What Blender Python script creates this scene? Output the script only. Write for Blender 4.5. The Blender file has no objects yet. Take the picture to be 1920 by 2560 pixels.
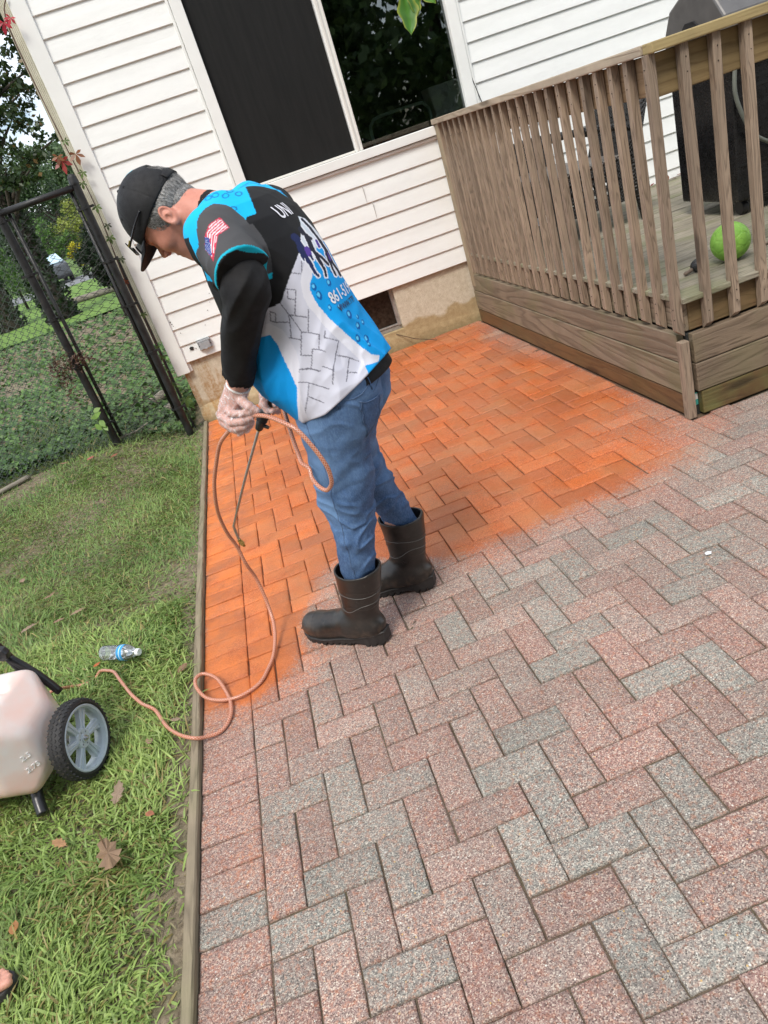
import bpy, bmesh, math, random
import numpy as np
from mathutils import Vector, Matrix
from mathutils.bvhtree import BVHTree
PI = math.pi
random.seed(7)
RNG = np.random.default_rng(11)
S = bpy.context.scene
COL = S.collection

# ------------------------------------------------------------------ camera
RC = ((0.931090568, -0.214661504, -0.294942015),
      (-0.358912041, -0.394542997, -0.845882954),
      (0.065211201, 0.893451880, -0.444399861))
CAM = Vector((0.70525705, -1.61060721, 1.52611466))
cd = bpy.data.cameras.new("camera"); cam = bpy.data.objects.new("camera", cd); COL.objects.link(cam)
Rm = Matrix(RC).transposed() @ Matrix(((1, 0, 0), (0, -1, 0), (0, 0, -1)))
cam.matrix_world = Matrix.Translation(CAM) @ Rm.to_4x4()
cd.sensor_fit = 'VERTICAL'; cd.sensor_height = 36.0; cd.lens = 1782.68 / 2560 * 36.0
cd.clip_start = 0.05; cd.clip_end = 600
S.camera = cam

# ------------------------------------------------------------------ world, sun, exposure
SUN_EL, SUN_AZ = 56.0, 212.0          # azimuth measured from +Y towards +X
w = bpy.data.worlds.new("World"); S.world = w; w.use_nodes = True
nt = w.node_tree; nt.nodes.clear()
wo = nt.nodes.new('ShaderNodeOutputWorld'); bg = nt.nodes.new('ShaderNodeBackground')
sky = nt.nodes.new('ShaderNodeTexSky'); sky.sky_type = 'NISHITA'; sky.sun_disc = False
sky.sun_elevation = math.radians(SUN_EL); sky.sun_rotation = math.radians(SUN_AZ)
sky.air_density = 1.0; sky.dust_density = 2.5; sky.ozone_density = 1.0
# broken cloud layer: procedural clouds mixed into the sky
tc = nt.nodes.new('ShaderNodeTexCoord'); mp = nt.nodes.new('ShaderNodeMapping'); mp.inputs['Scale'].default_value = (1.6, 1.6, 4.0)
nz = nt.nodes.new('ShaderNodeTexNoise'); nz.inputs['Scale'].default_value = 2.2; nz.inputs['Detail'].default_value = 7; nz.inputs['Roughness'].default_value = 0.6
cr = nt.nodes.new('ShaderNodeValToRGB'); cr.color_ramp.elements[0].position = 0.40; cr.color_ramp.elements[1].position = 0.58
cl = nt.nodes.new('ShaderNodeMix'); cl.data_type = 'RGBA'; cl.inputs['B'].default_value = (9.0, 9.4, 10.0, 1)
nt.links.new(tc.outputs['Generated'], mp.inputs['Vector']); nt.links.new(mp.outputs[0], nz.inputs['Vector'])
nt.links.new(nz.outputs['Fac'], cr.inputs['Fac']); nt.links.new(cr.outputs['Color'], cl.inputs['Factor'])
nt.links.new(sky.outputs['Color'], cl.inputs['A']); nt.links.new(cl.outputs['Result'], bg.inputs['Color'])
bg.inputs['Strength'].default_value = 0.14
nt.links.new(bg.outputs[0], wo.inputs['Surface'])
sd = bpy.data.lights.new("sun", 'SUN'); so = bpy.data.objects.new("sun", sd); COL.objects.link(so)
sd.energy = 2.0; sd.angle = math.radians(16); sd.color = (1.0, 0.95, 0.87)
e, a = math.radians(SUN_EL), math.radians(SUN_AZ)
sdir = Vector((math.cos(e) * math.sin(a), math.cos(e) * math.cos(a), math.sin(e)))
so.rotation_euler = sdir.to_track_quat('Z', 'Y').to_euler(); so.location = (0, 0, 20)
S.view_settings.view_transform = 'Standard'; S.view_settings.look = 'None'
S.view_settings.exposure = 0.50; S.view_settings.gamma = 1.0
S.render.engine = 'CYCLES'
try: S.cycles.transparent_max_bounces = 24
except Exception: pass

# ------------------------------------------------------------------ object helpers
def link(o, parent=None):
    COL.objects.link(o)
    if parent is not None: o.parent = parent
    return o

def tag(o, label=None, cat=None, group=None, kind=None):
    if label: o['label'] = label
    if cat: o['category'] = cat
    if group: o['group'] = group
    if kind: o['kind'] = kind
    return o

def empty(name, loc=(0, 0, 0), rz=0.0):
    o = bpy.data.objects.new(name, None); o.empty_display_size = 0.1
    o.location = loc; o.rotation_euler = (0, 0, rz); COL.objects.link(o); return o

def mesh_np(name, V, F, m=None, parent=None, smooth=False, loc=None, mats=None, midx=None, rot=None):
    """V (n,3) array, F list/array of faces -> one linked mesh object"""
    me = bpy.data.meshes.new(name)
    V = np.asarray(V, dtype=np.float32)
    if isinstance(F, np.ndarray) and F.ndim == 2:
        nf, k = F.shape
        me.vertices.add(len(V)); me.vertices.foreach_set('co', V.ravel())
        me.loops.add(nf * k); me.loops.foreach_set('vertex_index', F.astype(np.int32).ravel())
        me.polygons.add(nf); me.polygons.foreach_set('loop_start', np.arange(0, nf * k, k, dtype=np.int32))
        try: me.polygons.foreach_set('loop_total', np.full(nf, k, dtype=np.int32))
        except Exception: pass
        me.update(calc_edges=True); me.validate()
    else:
        me.from_pydata([tuple(map(float, v)) for v in V], [], [tuple(int(i) for i in f) for f in F]); me.update()
    for mm in (mats or ([m] if m else [])): me.materials.append(mm)
    if midx is not None: me.polygons.foreach_set('material_index', np.asarray(midx, dtype=np.int32))
    if smooth: me.polygons.foreach_set('use_smooth', np.ones(len(me.polygons), dtype=bool))
    o = bpy.data.objects.new(name, me)
    if loc is not None: o.location = loc
    if rot is not None: o.rotation_euler = rot
    return link(o, parent)

def bm_obj(name, bm, m=None, parent=None, smooth=False, mats=None, loc=None, rot=None):
    me = bpy.data.meshes.new(name); bm.normal_update(); bm.to_mesh(me); bm.free()
    for mm in (mats or ([m] if m else [])): me.materials.append(mm)
    if smooth: me.polygons.foreach_set('use_smooth', np.ones(len(me.polygons), dtype=bool))
    o = bpy.data.objects.new(name, me)
    if loc is not None: o.location = loc
    if rot is not None: o.rotation_euler = rot
    return link(o, parent)

def vcol(o, name, C):
    """per-vertex float colour attribute"""
    at = o.data.color_attributes.new(name, 'FLOAT_COLOR', 'POINT')
    C = np.asarray(C, dtype=np.float32)
    if C.shape[1] == 3: C = np.c_[C, np.ones(len(C), dtype=np.float32)]
    at.data.foreach_set('color', C.ravel())

def box(bm, x0, x1, y0, y1, z0, z1, bevel=0.0, M=None, mi=0):
    vs = [bm.verts.new(p) for p in ((x0, y0, z0), (x1, y0, z0), (x1, y1, z0), (x0, y1, z0), (x0, y0, z1), (x1, y0, z1), (x1, y1, z1), (x0, y1, z1))]
    fs = [bm.faces.new([vs[i] for i in q]) for q in ((0, 3, 2, 1), (4, 5, 6, 7), (0, 1, 5, 4), (1, 2, 6, 5), (2, 3, 7, 6), (3, 0, 4, 7))]
    if M is not None:
        for v in vs: v.co = M @ v.co
    for f in fs: f.material_index = mi
    if bevel > 0:
        es = list({e for f in fs for e in f.edges})
        bmesh.ops.bevel(bm, geom=es, offset=bevel, segments=2, affect='EDGES', profile=0.5)
    return vs

def obox(name, x0, x1, y0, y1, z0, z1, m, parent=None, bevel=0.0, **k):
    bm = bmesh.new(); box(bm, x0, x1, y0, y1, z0, z1, bevel); return bm_obj(name, bm, m, parent, **k)

def catmull(P, n=8, closed=False):
    P = [Vector(p) for p in P]; out = []
    N = len(P)
    for i in range(N - 1):
        p0 = P[max(i - 1, 0)]; p1 = P[i]; p2 = P[i + 1]; p3 = P[min(i + 2, N - 1)]
        for k in range(n):
            t = k / n
            out.append(0.5 * ((2 * p1) + (-p0 + p2) * t + (2 * p0 - 5 * p1 + 4 * p2 - p3) * t * t + (-p0 + 3 * p1 - 3 * p2 + p3) * t ** 3))
    out.append(P[-1]); return out

def tube_np(P, r, seg=10, cap=True, uv=False):
    """returns V,F for a swept tube; r may be float or list"""
    P = [Vector(p) for p in P]; n = len(P)
    rs = r if isinstance(r, (list, tuple, np.ndarray)) else [r] * n
    V = []; F = []
    t0 = (P[1] - P[0]).normalized()
    up = Vector((0, 0, 1)) if abs(t0.z) < 0.9 else Vector((1, 0, 0))
    nrm = t0.cross(up).normalized()
    for i in range(n):
        t = (P[min(i + 1, n - 1)] - P[max(i - 1, 0)])
        if t.length < 1e-9: t = t0
        t = t.normalized()
        nrm = (nrm - t * nrm.dot(t)).normalized(); b = t.cross(nrm)
        for k in range(seg):
            an = 2 * PI * k / seg
            V.append(P[i] + (nrm * math.cos(an) + b * math.sin(an)) * rs[i])
    for i in range(n - 1):
        for k in range(seg):
            F.append((i * seg + k, i * seg + (k + 1) % seg, (i + 1) * seg + (k + 1) % seg, (i + 1) * seg + k))
    if cap:
        F.append(tuple(range(seg - 1, -1, -1))); F.append(tuple((n - 1) * seg + k for k in range(seg)))
    return V, F

class MB:
    """collects shapes into one mesh"""
    def __init__(s): s.V = []; s.F = []; s.mi = []
    def add(s, V, F, mi=0):
        b = len(s.V); s.V.extend([tuple(v) for v in V]); s.F.extend([tuple(i + b for i in f) for f in F]); s.mi.extend([mi] * len(F)); return s
    def tube(s, P, r, seg=8, mi=0, cap=True): V, F = tube_np(P, r, seg, cap); return s.add(V, F, mi)
    def box(s, x0, x1, y0, y1, z0, z1, mi=0, M=None):
        V = [Vector(p) for p in ((x0, y0, z0), (x1, y0, z0), (x1, y1, z0), (x0, y1, z0), (x0, y0, z1), (x1, y0, z1), (x1, y1, z1), (x0, y1, z1))]
        if M is not None: V = [M @ v for v in V]
        return s.add(V, [(0, 3, 2, 1), (4, 5, 6, 7), (0, 1, 5, 4), (1, 2, 6, 5), (2, 3, 7, 6), (3, 0, 4, 7)], mi)
    def prism(s, poly, h0, h1, M=None, mi=0):
        n = len(poly); V = [Vector((x, y, h0)) for x, y in poly] + [Vector((x, y, h1)) for x, y in poly]
        if M is not None: V = [M @ v for v in V]
        F = [tuple(range(n - 1, -1, -1)), tuple(range(n, 2 * n))] + [(i, (i + 1) % n, n + (i + 1) % n, n + i) for i in range(n)]
        return s.add(V, F, mi)
    def lathe(s, prof, seg=32, M=None, mi=0, close=False):
        V = []; F = []
        for r, z in prof:
            for k in range(seg):
                a = 2 * PI * k / seg; V.append(Vector((r * math.cos(a), r * math.sin(a), z)))
        n = len(prof)
        for i in range(n - 1 if not close else n):
            j = (i + 1) % n
            for k in range(seg): F.append((i * seg + k, i * seg + (k + 1) % seg, j * seg + (k + 1) % seg, j * seg + k))
        if M is not None: V = [M @ v for v in V]
        return s.add(V, F, mi)
    def build(s, name, m=None, parent=None, smooth=False, bevel=0.0, mats=None, autos=None, loc=None, rot=None):
        o = mesh_np(name, s.V, s.F, m, parent, smooth=smooth, mats=mats, midx=s.mi if mats else None, loc=loc, rot=rot)
        if bevel > 0:
            md = o.modifiers.new('bevel', 'BEVEL'); md.width = bevel; md.segments = 2; md.limit_method = 'ANGLE'; md.angle_limit = math.radians(40)
        return o

# ------------------------------------------------------------------ material helpers
class NM:
    def __init__(s, name):
        s.m = bpy.data.materials.new(name); s.m.use_nodes = True; s.nt = s.m.node_tree; s.nt.nodes.clear()
        s.out = s.n('ShaderNodeOutputMaterial'); s.b = s.n('ShaderNodeBsdfPrincipled')
        s.l(s.b.outputs[0], s.out.inputs['Surface'])
    def n(s, t, **k):
        x = s.nt.nodes.new(t)
        for kk, v in k.items(): setattr(x, kk, v)
        return x
    def l(s, a, b): s.nt.links.new(a, b)
    def set(s, **k):
        for kk, v in k.items():
            s.b.inputs[kk.replace('_', ' ')].default_value = v
        return s
    def coord(s, kind='Object', scale=(1, 1, 1), rot=(0, 0, 0)):
        tc = s.n('ShaderNodeTexCoord'); mp = s.n('ShaderNodeMapping'); mp.inputs['Scale'].default_value = scale; mp.inputs['Rotation'].default_value = rot
        s.l(tc.outputs[kind], mp.inputs['Vector']); return mp.outputs[0]
    def noise(s, vec, scale, detail=4, rough=0.55, dist=0.0):
        x = s.n('ShaderNodeTexNoise'); x.inputs['Scale'].default_value = scale; x.inputs['Detail'].default_value = detail
        x.inputs['Roughness'].default_value = rough; x.inputs['Distortion'].default_value = dist
        s.l(vec, x.inputs['Vector']); return x.outputs['Fac']
    def vor(s, vec, scale, feat='F1', out='Distance'):
        x = s.n('ShaderNodeTexVoronoi'); x.feature = feat; x.inputs['Scale'].default_value = scale
        s.l(vec, x.inputs['Vector']); return x.outputs[out]
    def ramp(s, fac, stops, interp='LINEAR'):
        r = s.n('ShaderNodeValToRGB'); r.color_ramp.interpolation = interp
        el = r.color_ramp.elements
        while len(el) > 1: el.remove(el[0])
        for i, (p, c) in enumerate(stops):
            x = el[0] if i == 0 else el.new(p)
            x.position = p
            c = (c, c, c) if isinstance(c, (int, float)) else c
            x.color = (*c[:3], 1)
        s.l(fac, r.inputs['Fac']); return r.outputs['Color']
    def mix(s, fac, a, b, mode='MIX'):
        x = s.n('ShaderNodeMix'); x.data_type = 'RGBA'; x.blend_type = mode
        for v, i in ((fac, 'Factor'), (a, 'A'), (b, 'B')):
            if hasattr(v, 'is_linked') or hasattr(v, 'links'): s.l(v, x.inputs[i])
            elif i == 'Factor': x.inputs[i].default_value = v
            else: x.inputs[i].default_value = (*v[:3], 1) if not isinstance(v, (int, float)) else (v, v, v, 1)
        return x.outputs['Result']
    def math(s, op, a, b=0.0, clamp=False):
        x = s.n('ShaderNodeMath'); x.operation = op; x.use_clamp = clamp
        for v, i in ((a, 0), (b, 1)):
            if hasattr(v, 'links'): s.l(v, x.inputs[i])
            else: x.inputs[i].default_value = v
        return x.outputs[0]
    def attr(s, name, out='Color'):
        x = s.n('ShaderNodeAttribute'); x.attribute_name = name; return x.outputs[out]
    def sep(s, vec):
        x = s.n('ShaderNodeSeparateXYZ'); s.l(vec, x.inputs[0]); return x.outputs
    def comb(s, x_, y_, z_):
        x = s.n('ShaderNodeCombineXYZ')
        for v, i in ((x_, 0), (y_, 1), (z_, 2)):
            if hasattr(v, 'links'): s.l(v, x.inputs[i])
            else: x.inputs[i].default_value = v
        return x.outputs[0]
    def rand(s):
        x = s.n('ShaderNodeObjectInfo'); return x.outputs['Random']
    def color(s, c):
        if hasattr(c, 'links'): s.l(c, s.b.inputs['Base Color'])
        else: s.b.inputs['Base Color'].default_value = (*c[:3], 1)
        return s
    def rough(s, r):
        if hasattr(r, 'links'): s.l(r, s.b.inputs['Roughness'])
        else: s.b.inputs['Roughness'].default_value = r
        return s
    def bump(s, h, strength=0.3, dist=0.01):
        x = s.n('ShaderNodeBump'); x.inputs['Strength'].default_value = strength; x.inputs['Distance'].default_value = dist
        s.l(h, x.inputs['Height']); s.l(x.outputs[0], s.b.inputs['Normal']); return s

def simple(name, c, r=0.5, metal=0.0, var=0.12, scale=20, bump=0.0, bscale=200, spec=None, coat=None):
    k = NM(name); v = k.coord()
    n = k.noise(v, scale, 4)
    c1 = tuple(x * (1 - var) for x in c); c2 = tuple(min(1, x * (1 + var)) for x in c)
    k.color(k.ramp(n, [(0.3, c1), (0.7, c2)])); k.rough(k.ramp(k.noise(v, scale * 2.3, 3), [(0.3, max(0, r - 0.07)), (0.7, min(1, r + 0.07))]))
    k.set(Metallic=metal)
    if spec is not None: k.b.inputs['Specular IOR Level'].default_value = spec
    if coat: k.b.inputs['Coat Weight'].default_value = coat
    if bump > 0: k.bump(k.noise(v, bscale, 3), bump, 0.004)
    return k.m

def wood_mat(name, base, dark, axis='X', scale=1.0, rough=0.75, green=0.0, wetline=None, contrast=1.0, knots=True):
    """weathered board: long grain along axis with ring figure, knots, grey patches"""
    k = NM(name); tc = k.n('ShaderNodeTexCoord'); oi = k.n('ShaderNodeObjectInfo')
    # shift every board by its own random offset
    off = k.n('ShaderNodeVectorMath'); off.operation = 'SCALE'
    cmb = k.comb(oi.outputs['Random'], oi.outputs['Random'], oi.outputs['Random']); k.l(cmb, off.inputs[0]); off.inputs['Scale'].default_value = 37.0
    add = k.n('ShaderNodeVectorMath'); add.operation = 'ADD'; k.l(tc.outputs['Object'], add.inputs[0]); k.l(off.outputs[0], add.inputs[1])
    mp = k.n('ShaderNodeMapping'); sc = {'X': (0.9, 11, 11), 'Y': (11, 0.9, 11), 'Z': (11, 11, 0.9)}[axis]
    mp.inputs['Scale'].default_value = tuple(q * scale for q in sc); k.l(add.outputs[0], mp.inputs['Vector'])
    v = mp.outputs[0]
    f = k.noise(v, 0.9, 3, 0.5, 0.4)
    rings = k.math('FRACT', k.math('MULTIPLY', f, 13.0))
    ringc = k.ramp(rings, [(0.0, 0.15), (0.35, 0.9), (0.8, 1.0), (1.0, 0.1)])
    mp2 = k.n('ShaderNodeMapping'); sc2 = {'X': (6, 220, 220), 'Y': (220, 6, 220), 'Z': (220, 220, 6)}[axis]
    mp2.inputs['Scale'].default_value = sc2; k.l(add.outputs[0], mp2.inputs['Vector'])
    fib = k.noise(mp2.outputs[0], 1.0, 3)
    mixf = k.math('MULTIPLY', ringc, 0.6); mixf = k.math('ADD', mixf, k.math('MULTIPLY', fib, 0.5))
    col = k.mix(mixf, dark, base)
    patch = k.noise(k.coord('Object', (1, 1, 1)), 5.0, 4, 0.6)
    col = k.mix(k.math('MULTIPLY', k.ramp(patch, [(0.4, 0.0), (0.62, 1.0)]), 0.45), col, tuple(x * 0.55 for x in base))
    if green > 0:
        g = k.ramp(k.noise(add.outputs[0], 3.2, 4), [(0.46, 0.0), (0.62, 1.0)])
        col = k.mix(k.math('MULTIPLY', g, green), col, (0.13, 0.15, 0.05))
    if knots:
        mp3 = k.n('ShaderNodeMapping'); sc3 = {'X': (2.2, 9, 9), 'Y': (9, 2.2, 9), 'Z': (9, 9, 2.2)}[axis]; mp3.inputs['Scale'].default_value = sc3
        k.l(add.outputs[0], mp3.inputs['Vector'])
        kn = k.ramp(k.vor(mp3.outputs[0], 0.55), [(0.07, 1.0), (0.13, 0.0)])
        col = k.mix(k.math('MULTIPLY', kn, 0.7), col, tuple(x * 0.4 for x in dark))
    # small tonal difference from board to board
    hv = k.n('ShaderNodeHueSaturation'); k.l(col, hv.inputs['Color'])
    k.l(k.math('ADD', k.math('MULTIPLY', oi.outputs['Random'], 0.34), 0.83), hv.inputs['Value'])
    k.color(hv.outputs[0]); k.rough(rough); k.bump(mixf, 0.5, 0.004)
    return k.m

def smooth01(x, a, b):
    t = np.clip((x - a) / (b - a), 0, 1); return t * t * (3 - 2 * t)
def nz3(P, f, seed=0):
    """cheap smooth pseudo noise, about -1..1"""
    r = np.random.default_rng(seed); out = 0
    for i in range(5):
        k = r.normal(size=3); k *= f * (0.7 + 0.25 * i) / np.linalg.norm(k); out = out + np.sin(P @ k + r.uniform(0, 6.28) + 1.3 * np.sin(P @ np.roll(k, 1) * 0.7 + i))
    return out / 3.2

# ------------------------------------------------------------------ implicit surfaces
def smin(a, b, k):
    h = np.clip(0.5 + 0.5 * (b - a) / k, 0, 1); return b * (1 - h) + a * h - k * h * (1 - h)
def smax(a, b, k): return -smin(-a, -b, k)
def cone(P, a, b, r1, r2):
    a = np.asarray(a, dtype=np.float32); b = np.asarray(b, dtype=np.float32); ba = b - a
    t = np.clip(((P - a) @ ba) / (ba @ ba), 0, 1); d = P - a - t[:, None] * ba
    return np.sqrt((d * d).sum(1)) - (r1 + (r2 - r1) * t)
def ell(P, c, r, M=None):
    d = P - np.asarray(c, dtype=np.float32)
    if M is not None: d = d @ np.asarray(M, dtype=np.float32).T
    r = np.asarray(r, dtype=np.float32); k0 = np.sqrt(((d / r) ** 2).sum(1)); k1 = np.sqrt(((d / r ** 2) ** 2).sum(1)) + 1e-9
    return k0 * (k0 - 1) / k1
def chainsd(P, pts, rs, k=0.01):
    f = None
    for i in range(len(pts) - 1):
        g = cone(P, pts[i], pts[i + 1], rs[i], rs[i + 1]); f = g if f is None else smin(f, g, k)
    return f
def nets(fn, lo, hi, h):
    lo = np.asarray(lo, float); hi = np.asarray(hi, float)
    n = np.ceil((hi - lo) / (4 * h)).astype(int) * 4 + 1
    ax = [lo[i] + h * np.arange(n[i]) for i in range(3)]
    cx = [a_[::4] for a_ in ax]
    G = np.stack(np.meshgrid(*cx, indexing='ij'), -1).reshape(-1, 3).astype(np.float32)
    c = fn(G).reshape([len(q) for q in cx])
    # active coarse cells
    nc = [len(q) - 1 for q in cx]
    cc = 0
    mn = None
    for dx in (0, 1):
        for dy in (0, 1):
            for dz in (0, 1):
                q = np.abs(c[dx:dx + nc[0], dy:dy + nc[1], dz:dz + nc[2]]); mn = q if mn is None else np.minimum(mn, q)
    act = mn < 4 * h * 1.75
    val = np.full(n, 1e3, dtype=np.float32)
    up = np.repeat(np.repeat(np.repeat(c[:-1, :-1, :-1], 4, 0), 4, 1), 4, 2)
    val[:-1, :-1, :-1] = up; val[-1] = val[-2]; val[:, -1] = val[:, -2]; val[:, :, -1] = val[:, :, -2]
    m = np.zeros(n, dtype=bool); ua = np.repeat(np.repeat(np.repeat(act, 4, 0), 4, 1), 4, 2)
    for dx in (0, 1):
        for dy in (0, 1):
            for dz in (0, 1): m[dx:dx + ua.shape[0], dy:dy + ua.shape[1], dz:dz + ua.shape[2]] |= ua
    idx = np.argwhere(m)
    P = (lo + idx * h).astype(np.float32); val[m] = fn(P)
    s = val < 0
    N = np.array(n) - 1
    cnt = np.zeros(N, dtype=np.int8)
    sh = [(dx, dy, dz) for dx in (0, 1) for dy in (0, 1) for dz in (0, 1)]
    for d in sh: cnt += s[d[0]:d[0] + N[0], d[1]:d[1] + N[1], d[2]:d[2] + N[2]]
    cell = np.argwhere((cnt > 0) & (cnt < 8))
    cid = np.full(N, -1, dtype=np.int64); cid[tuple(cell.T)] = np.arange(len(cell))
    acc = np.zeros((len(cell), 3)); num = np.zeros(len(cell))
    for A in sh:
        for ax_ in range(3):
            if A[ax_] == 1: continue
            B = list(A); B[ax_] = 1
            va = val[cell[:, 0] + A[0], cell[:, 1] + A[1], cell[:, 2] + A[2]]; vb = val[cell[:, 0] + B[0], cell[:, 1] + B[1], cell[:, 2] + B[2]]
            cr_ = (va < 0) != (vb < 0); t = np.where(cr_, va / np.where(cr_, va - vb, 1), 0)
            pt = np.tile(np.array(A, float), (len(cell), 1)); pt[:, ax_] += t
            acc[cr_] += pt[cr_]; num[cr_] += 1
    V = lo + h * (cell + acc / np.maximum(num, 1)[:, None])
    F = []
    for ax_ in range(3):
        o1, o2 = [(1, 2), (2, 0), (0, 1)][ax_]
        sl0 = [slice(1, N[i]) for i in range(3)]; sl0[ax_] = slice(0, N[ax_])
        sl1 = list(sl0); sl1[ax_] = slice(1, N[ax_] + 1)
        a0 = s[tuple(sl0)]; a1 = s[tuple(sl1)]
        e_ = np.argwhere(a0 != a1)
        base = e_.copy(); base[:, o1] += 1; base[:, o2] += 1
        flip = a0[tuple(e_.T)]
        def g(d1, d2):
            q = base.copy(); q[:, o1] -= d1; q[:, o2] -= d2; return cid[q[:, 0], q[:, 1], q[:, 2]]
        Q = np.stack([g(1, 1), g(0, 1), g(0, 0), g(1, 0)], 1)
        Q[~flip] = Q[~flip][:, ::-1]
        F.append(Q)
    F = np.concatenate(F); F = F[(F >= 0).all(1)]
    return V, F
# ================================================================== GROUND, PATIO
def srgb(r, g, b):
    f = lambda c: (c / 255 / 12.92) if c / 255 <= 0.04045 else ((c / 255 + 0.055) / 1.055) ** 2.4
    return (f(r), f(g), f(b))

# orange stain: outline of the wetted area on the patio (metres)
STAIN = np.array([(0.0, 4.2), (2.45, 4.2), (2.45, 1.22), (2.30, 1.06), (2.11, .90), (1.83, .80), (1.66, .84), (1.453, .86), (1.205, .84), (1.03, .86), (.93, .98), (.76, 1.10), (.62, 1.16), (.52, 1.12), (.50, .95), (.44, .76), (.40, .62), (.31, .50), (.218, .45), (.1, .455), (0.0, .48)])
def poly_sd(P, poly):
    """signed distance to polygon, negative inside; P (n,2)"""
    x, y = P[:, 0], P[:, 1]; d = np.full(len(P), 1e9); ins = np.zeros(len(P), bool)
    for i in range(len(poly)):
        a_ = poly[i]; b_ = poly[(i + 1) % len(poly)]; e_ = b_ - a_; w_ = P - a_
        t = np.clip((w_ @ e_) / (e_ @ e_ + 1e-12), 0, 1); q = w_ - t[:, None] * e_; d = np.minimum(d, (q * q).sum(1))
        c1 = (a_[1] > y) != (b_[1] > y)
        ins ^= c1 & (x < (b_[0] - a_[0]) * (y - a_[1]) / ((b_[1] - a_[1]) if abs(b_[1] - a_[1]) > 1e-12 else 1e-12) + a_[0])
    d = np.sqrt(d); return np.where(ins, -d, d)
def stain_of(P2):
    P3 = np.c_[P2, np.zeros(len(P2))]
    d = poly_sd(P2, STAIN) + 0.035 * nz3(P3, 14, 3) + 0.012 * nz3(P3, 60, 4)
    wd = 1 + 1.6 * smooth01(P2[:, 0], 1.2, 2.3); core = 1 - .85 * smooth01(d, -0.10 * wd, 0.07 * wd)
    halo = (1 - smooth01(d, 0.0, 0.30)) * 0.34
    # thinner where the far right bricks near the deck stayed drier
    thin = np.exp(-(((P2[:, 0] - 2.35) / .35) ** 2 + ((P2[:, 1] - 3.4) / .8) ** 2)) * 0.42
    thin2 = np.exp(-(((P2[:, 0] - 2.3) / .45) ** 2 + ((P2[:, 1] - 1.35) / .45) ** 2)) * 0.45
    dab = 0
    for cx, cy, rr, am in ((.33, .25, .16, .22), (.06, .25, .12, .2), (.16, -.22, .13, .25), (.08, .03, .1, .15), (.45, .30, .12, .2), (1.05, -.05, .06, .0)):
        dab = np.maximum(dab, am * np.exp(-(((P2[:, 0] - cx) ** 2 + (P2[:, 1] - cy) ** 2) / rr ** 2)))
    return np.clip(np.maximum(core * (1 - thin - thin2), np.maximum(halo, dab)), 0, 1)

# paver material: pressed concrete with crushed-stone face
k = NM('paver_concrete'); v = k.coord('Object')
hue = k.attr('hue'); hs = k.sep(hue)
st = hs[0]; stain = hs[1]; tone = hs[2]
sp = k.vor(v, 400.0, out='Color'); sps = k.sep(sp)
fine = k.noise(v, 330, 3, 0.7)
grey = k.ramp(sps[0], [(0.0, (0.07, 0.068, 0.062)), (0.2, (0.18, 0.178, 0.158)), (0.5, (0.265, 0.26, 0.232)), (0.8, (0.37, 0.355, 0.305)), (1.0, (0.62, 0.58, 0.49))])
red = k.ramp(sps[0], [(0.0, (0.10, 0.06, 0.052)), (0.2, (0.23, 0.128, 0.108)), (0.5, (0.335, 0.200, 0.170)), (0.8, (0.45, 0.295, 0.245)), (1.0, (0.68, 0.56, 0.45))])
blot = k.noise(v, 13, 4)
redm = k.math('ADD', k.math('MULTIPLY', st, .95), k.math('ADD', k.math('MULTIPLY', k.math('SUBTRACT', blot, 0.5), 1.2), .03), clamp=True)
c = k.mix(redm, grey, red)
# scattered single coloured stones
big = k.vor(v, 110.0); bigc = k.vor(v, 110.0, out='Color'); bcs = k.sep(bigc)
bm_ = k.math('MULTIPLY', k.ramp(big, [(0.2, 1.0), (0.27, 0.0)]), k.ramp(bcs[1], [(0.86, 0.0), (0.9, 1.0)]))
c = k.mix(bm_, c, k.ramp(bcs[0], [(0.1, (0.75, 0.72, 0.64)), (0.4, (0.10, 0.09, 0.085)), (0.7, (0.55, 0.36, 0.14)), (0.9, (0.60, 0.58, 0.54))], 'CONSTANT'))
# orange penetrating cleaner / stain, heavier in joints and on smooth spots
wn = k.noise(v, 6.0, 4); spt = k.noise(v, 75.0, 4, .75); al = k.attr('hue', 'Alpha')
so_ = k.math('ADD', k.math('MULTIPLY', stain, 1.8), k.math('MULTIPLY', k.math('SUBTRACT', spt, 0.60), 2.4)); so_ = k.math('MULTIPLY', k.math('MINIMUM', k.math('MAXIMUM', so_, 0.0), 1.0), k.math('ADD', k.math('MULTIPLY', wn, 0.35), 0.78), clamp=True)
oc = k.mix(k.ramp(sps[0], [(0.0, 0.0), (1.0, 1.0)]), (0.28, 0.052, 0.009), (0.76, 0.215, 0.056))
oc = k.mix(k.math('MULTIPLY', k.ramp(blot, [(0.35, 0.0), (0.75, 1.0)]), 0.4), oc, (0.68, 0.13, 0.014))
oc = k.mix(k.math('MULTIPLY', k.ramp(k.noise(v, 3.1, 5, .65), [(0.42, 0.0), (0.62, 1.0)]), 0.55), oc, (0.46, 0.21, 0.095))
oc = k.mix(k.math('MULTIPLY', al, 0.6), oc, (0.34, 0.095, 0.030))
lft = k.ramp(k.sep(v)[0], [(0.1, 0.55), (0.75, 0.0)]); oc = k.mix(k.math('MULTIPLY', lft, k.ramp(k.noise(v, 8, 4, .6), [(.4, .2), (.6, 1.0)])), oc, (0.86, 0.23, 0.035))
c = k.mix(so_, c, oc)
dr = k.ramp(k.noise(v, 1.7, 6, .7), [(.42, 0.0), (.68, 1.0)]); c = k.mix(k.math('MULTIPLY', dr, k.math('SUBTRACT', .24, k.math('MULTIPLY', stain, .22))), c, (0.115, 0.095, 0.075))
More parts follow.
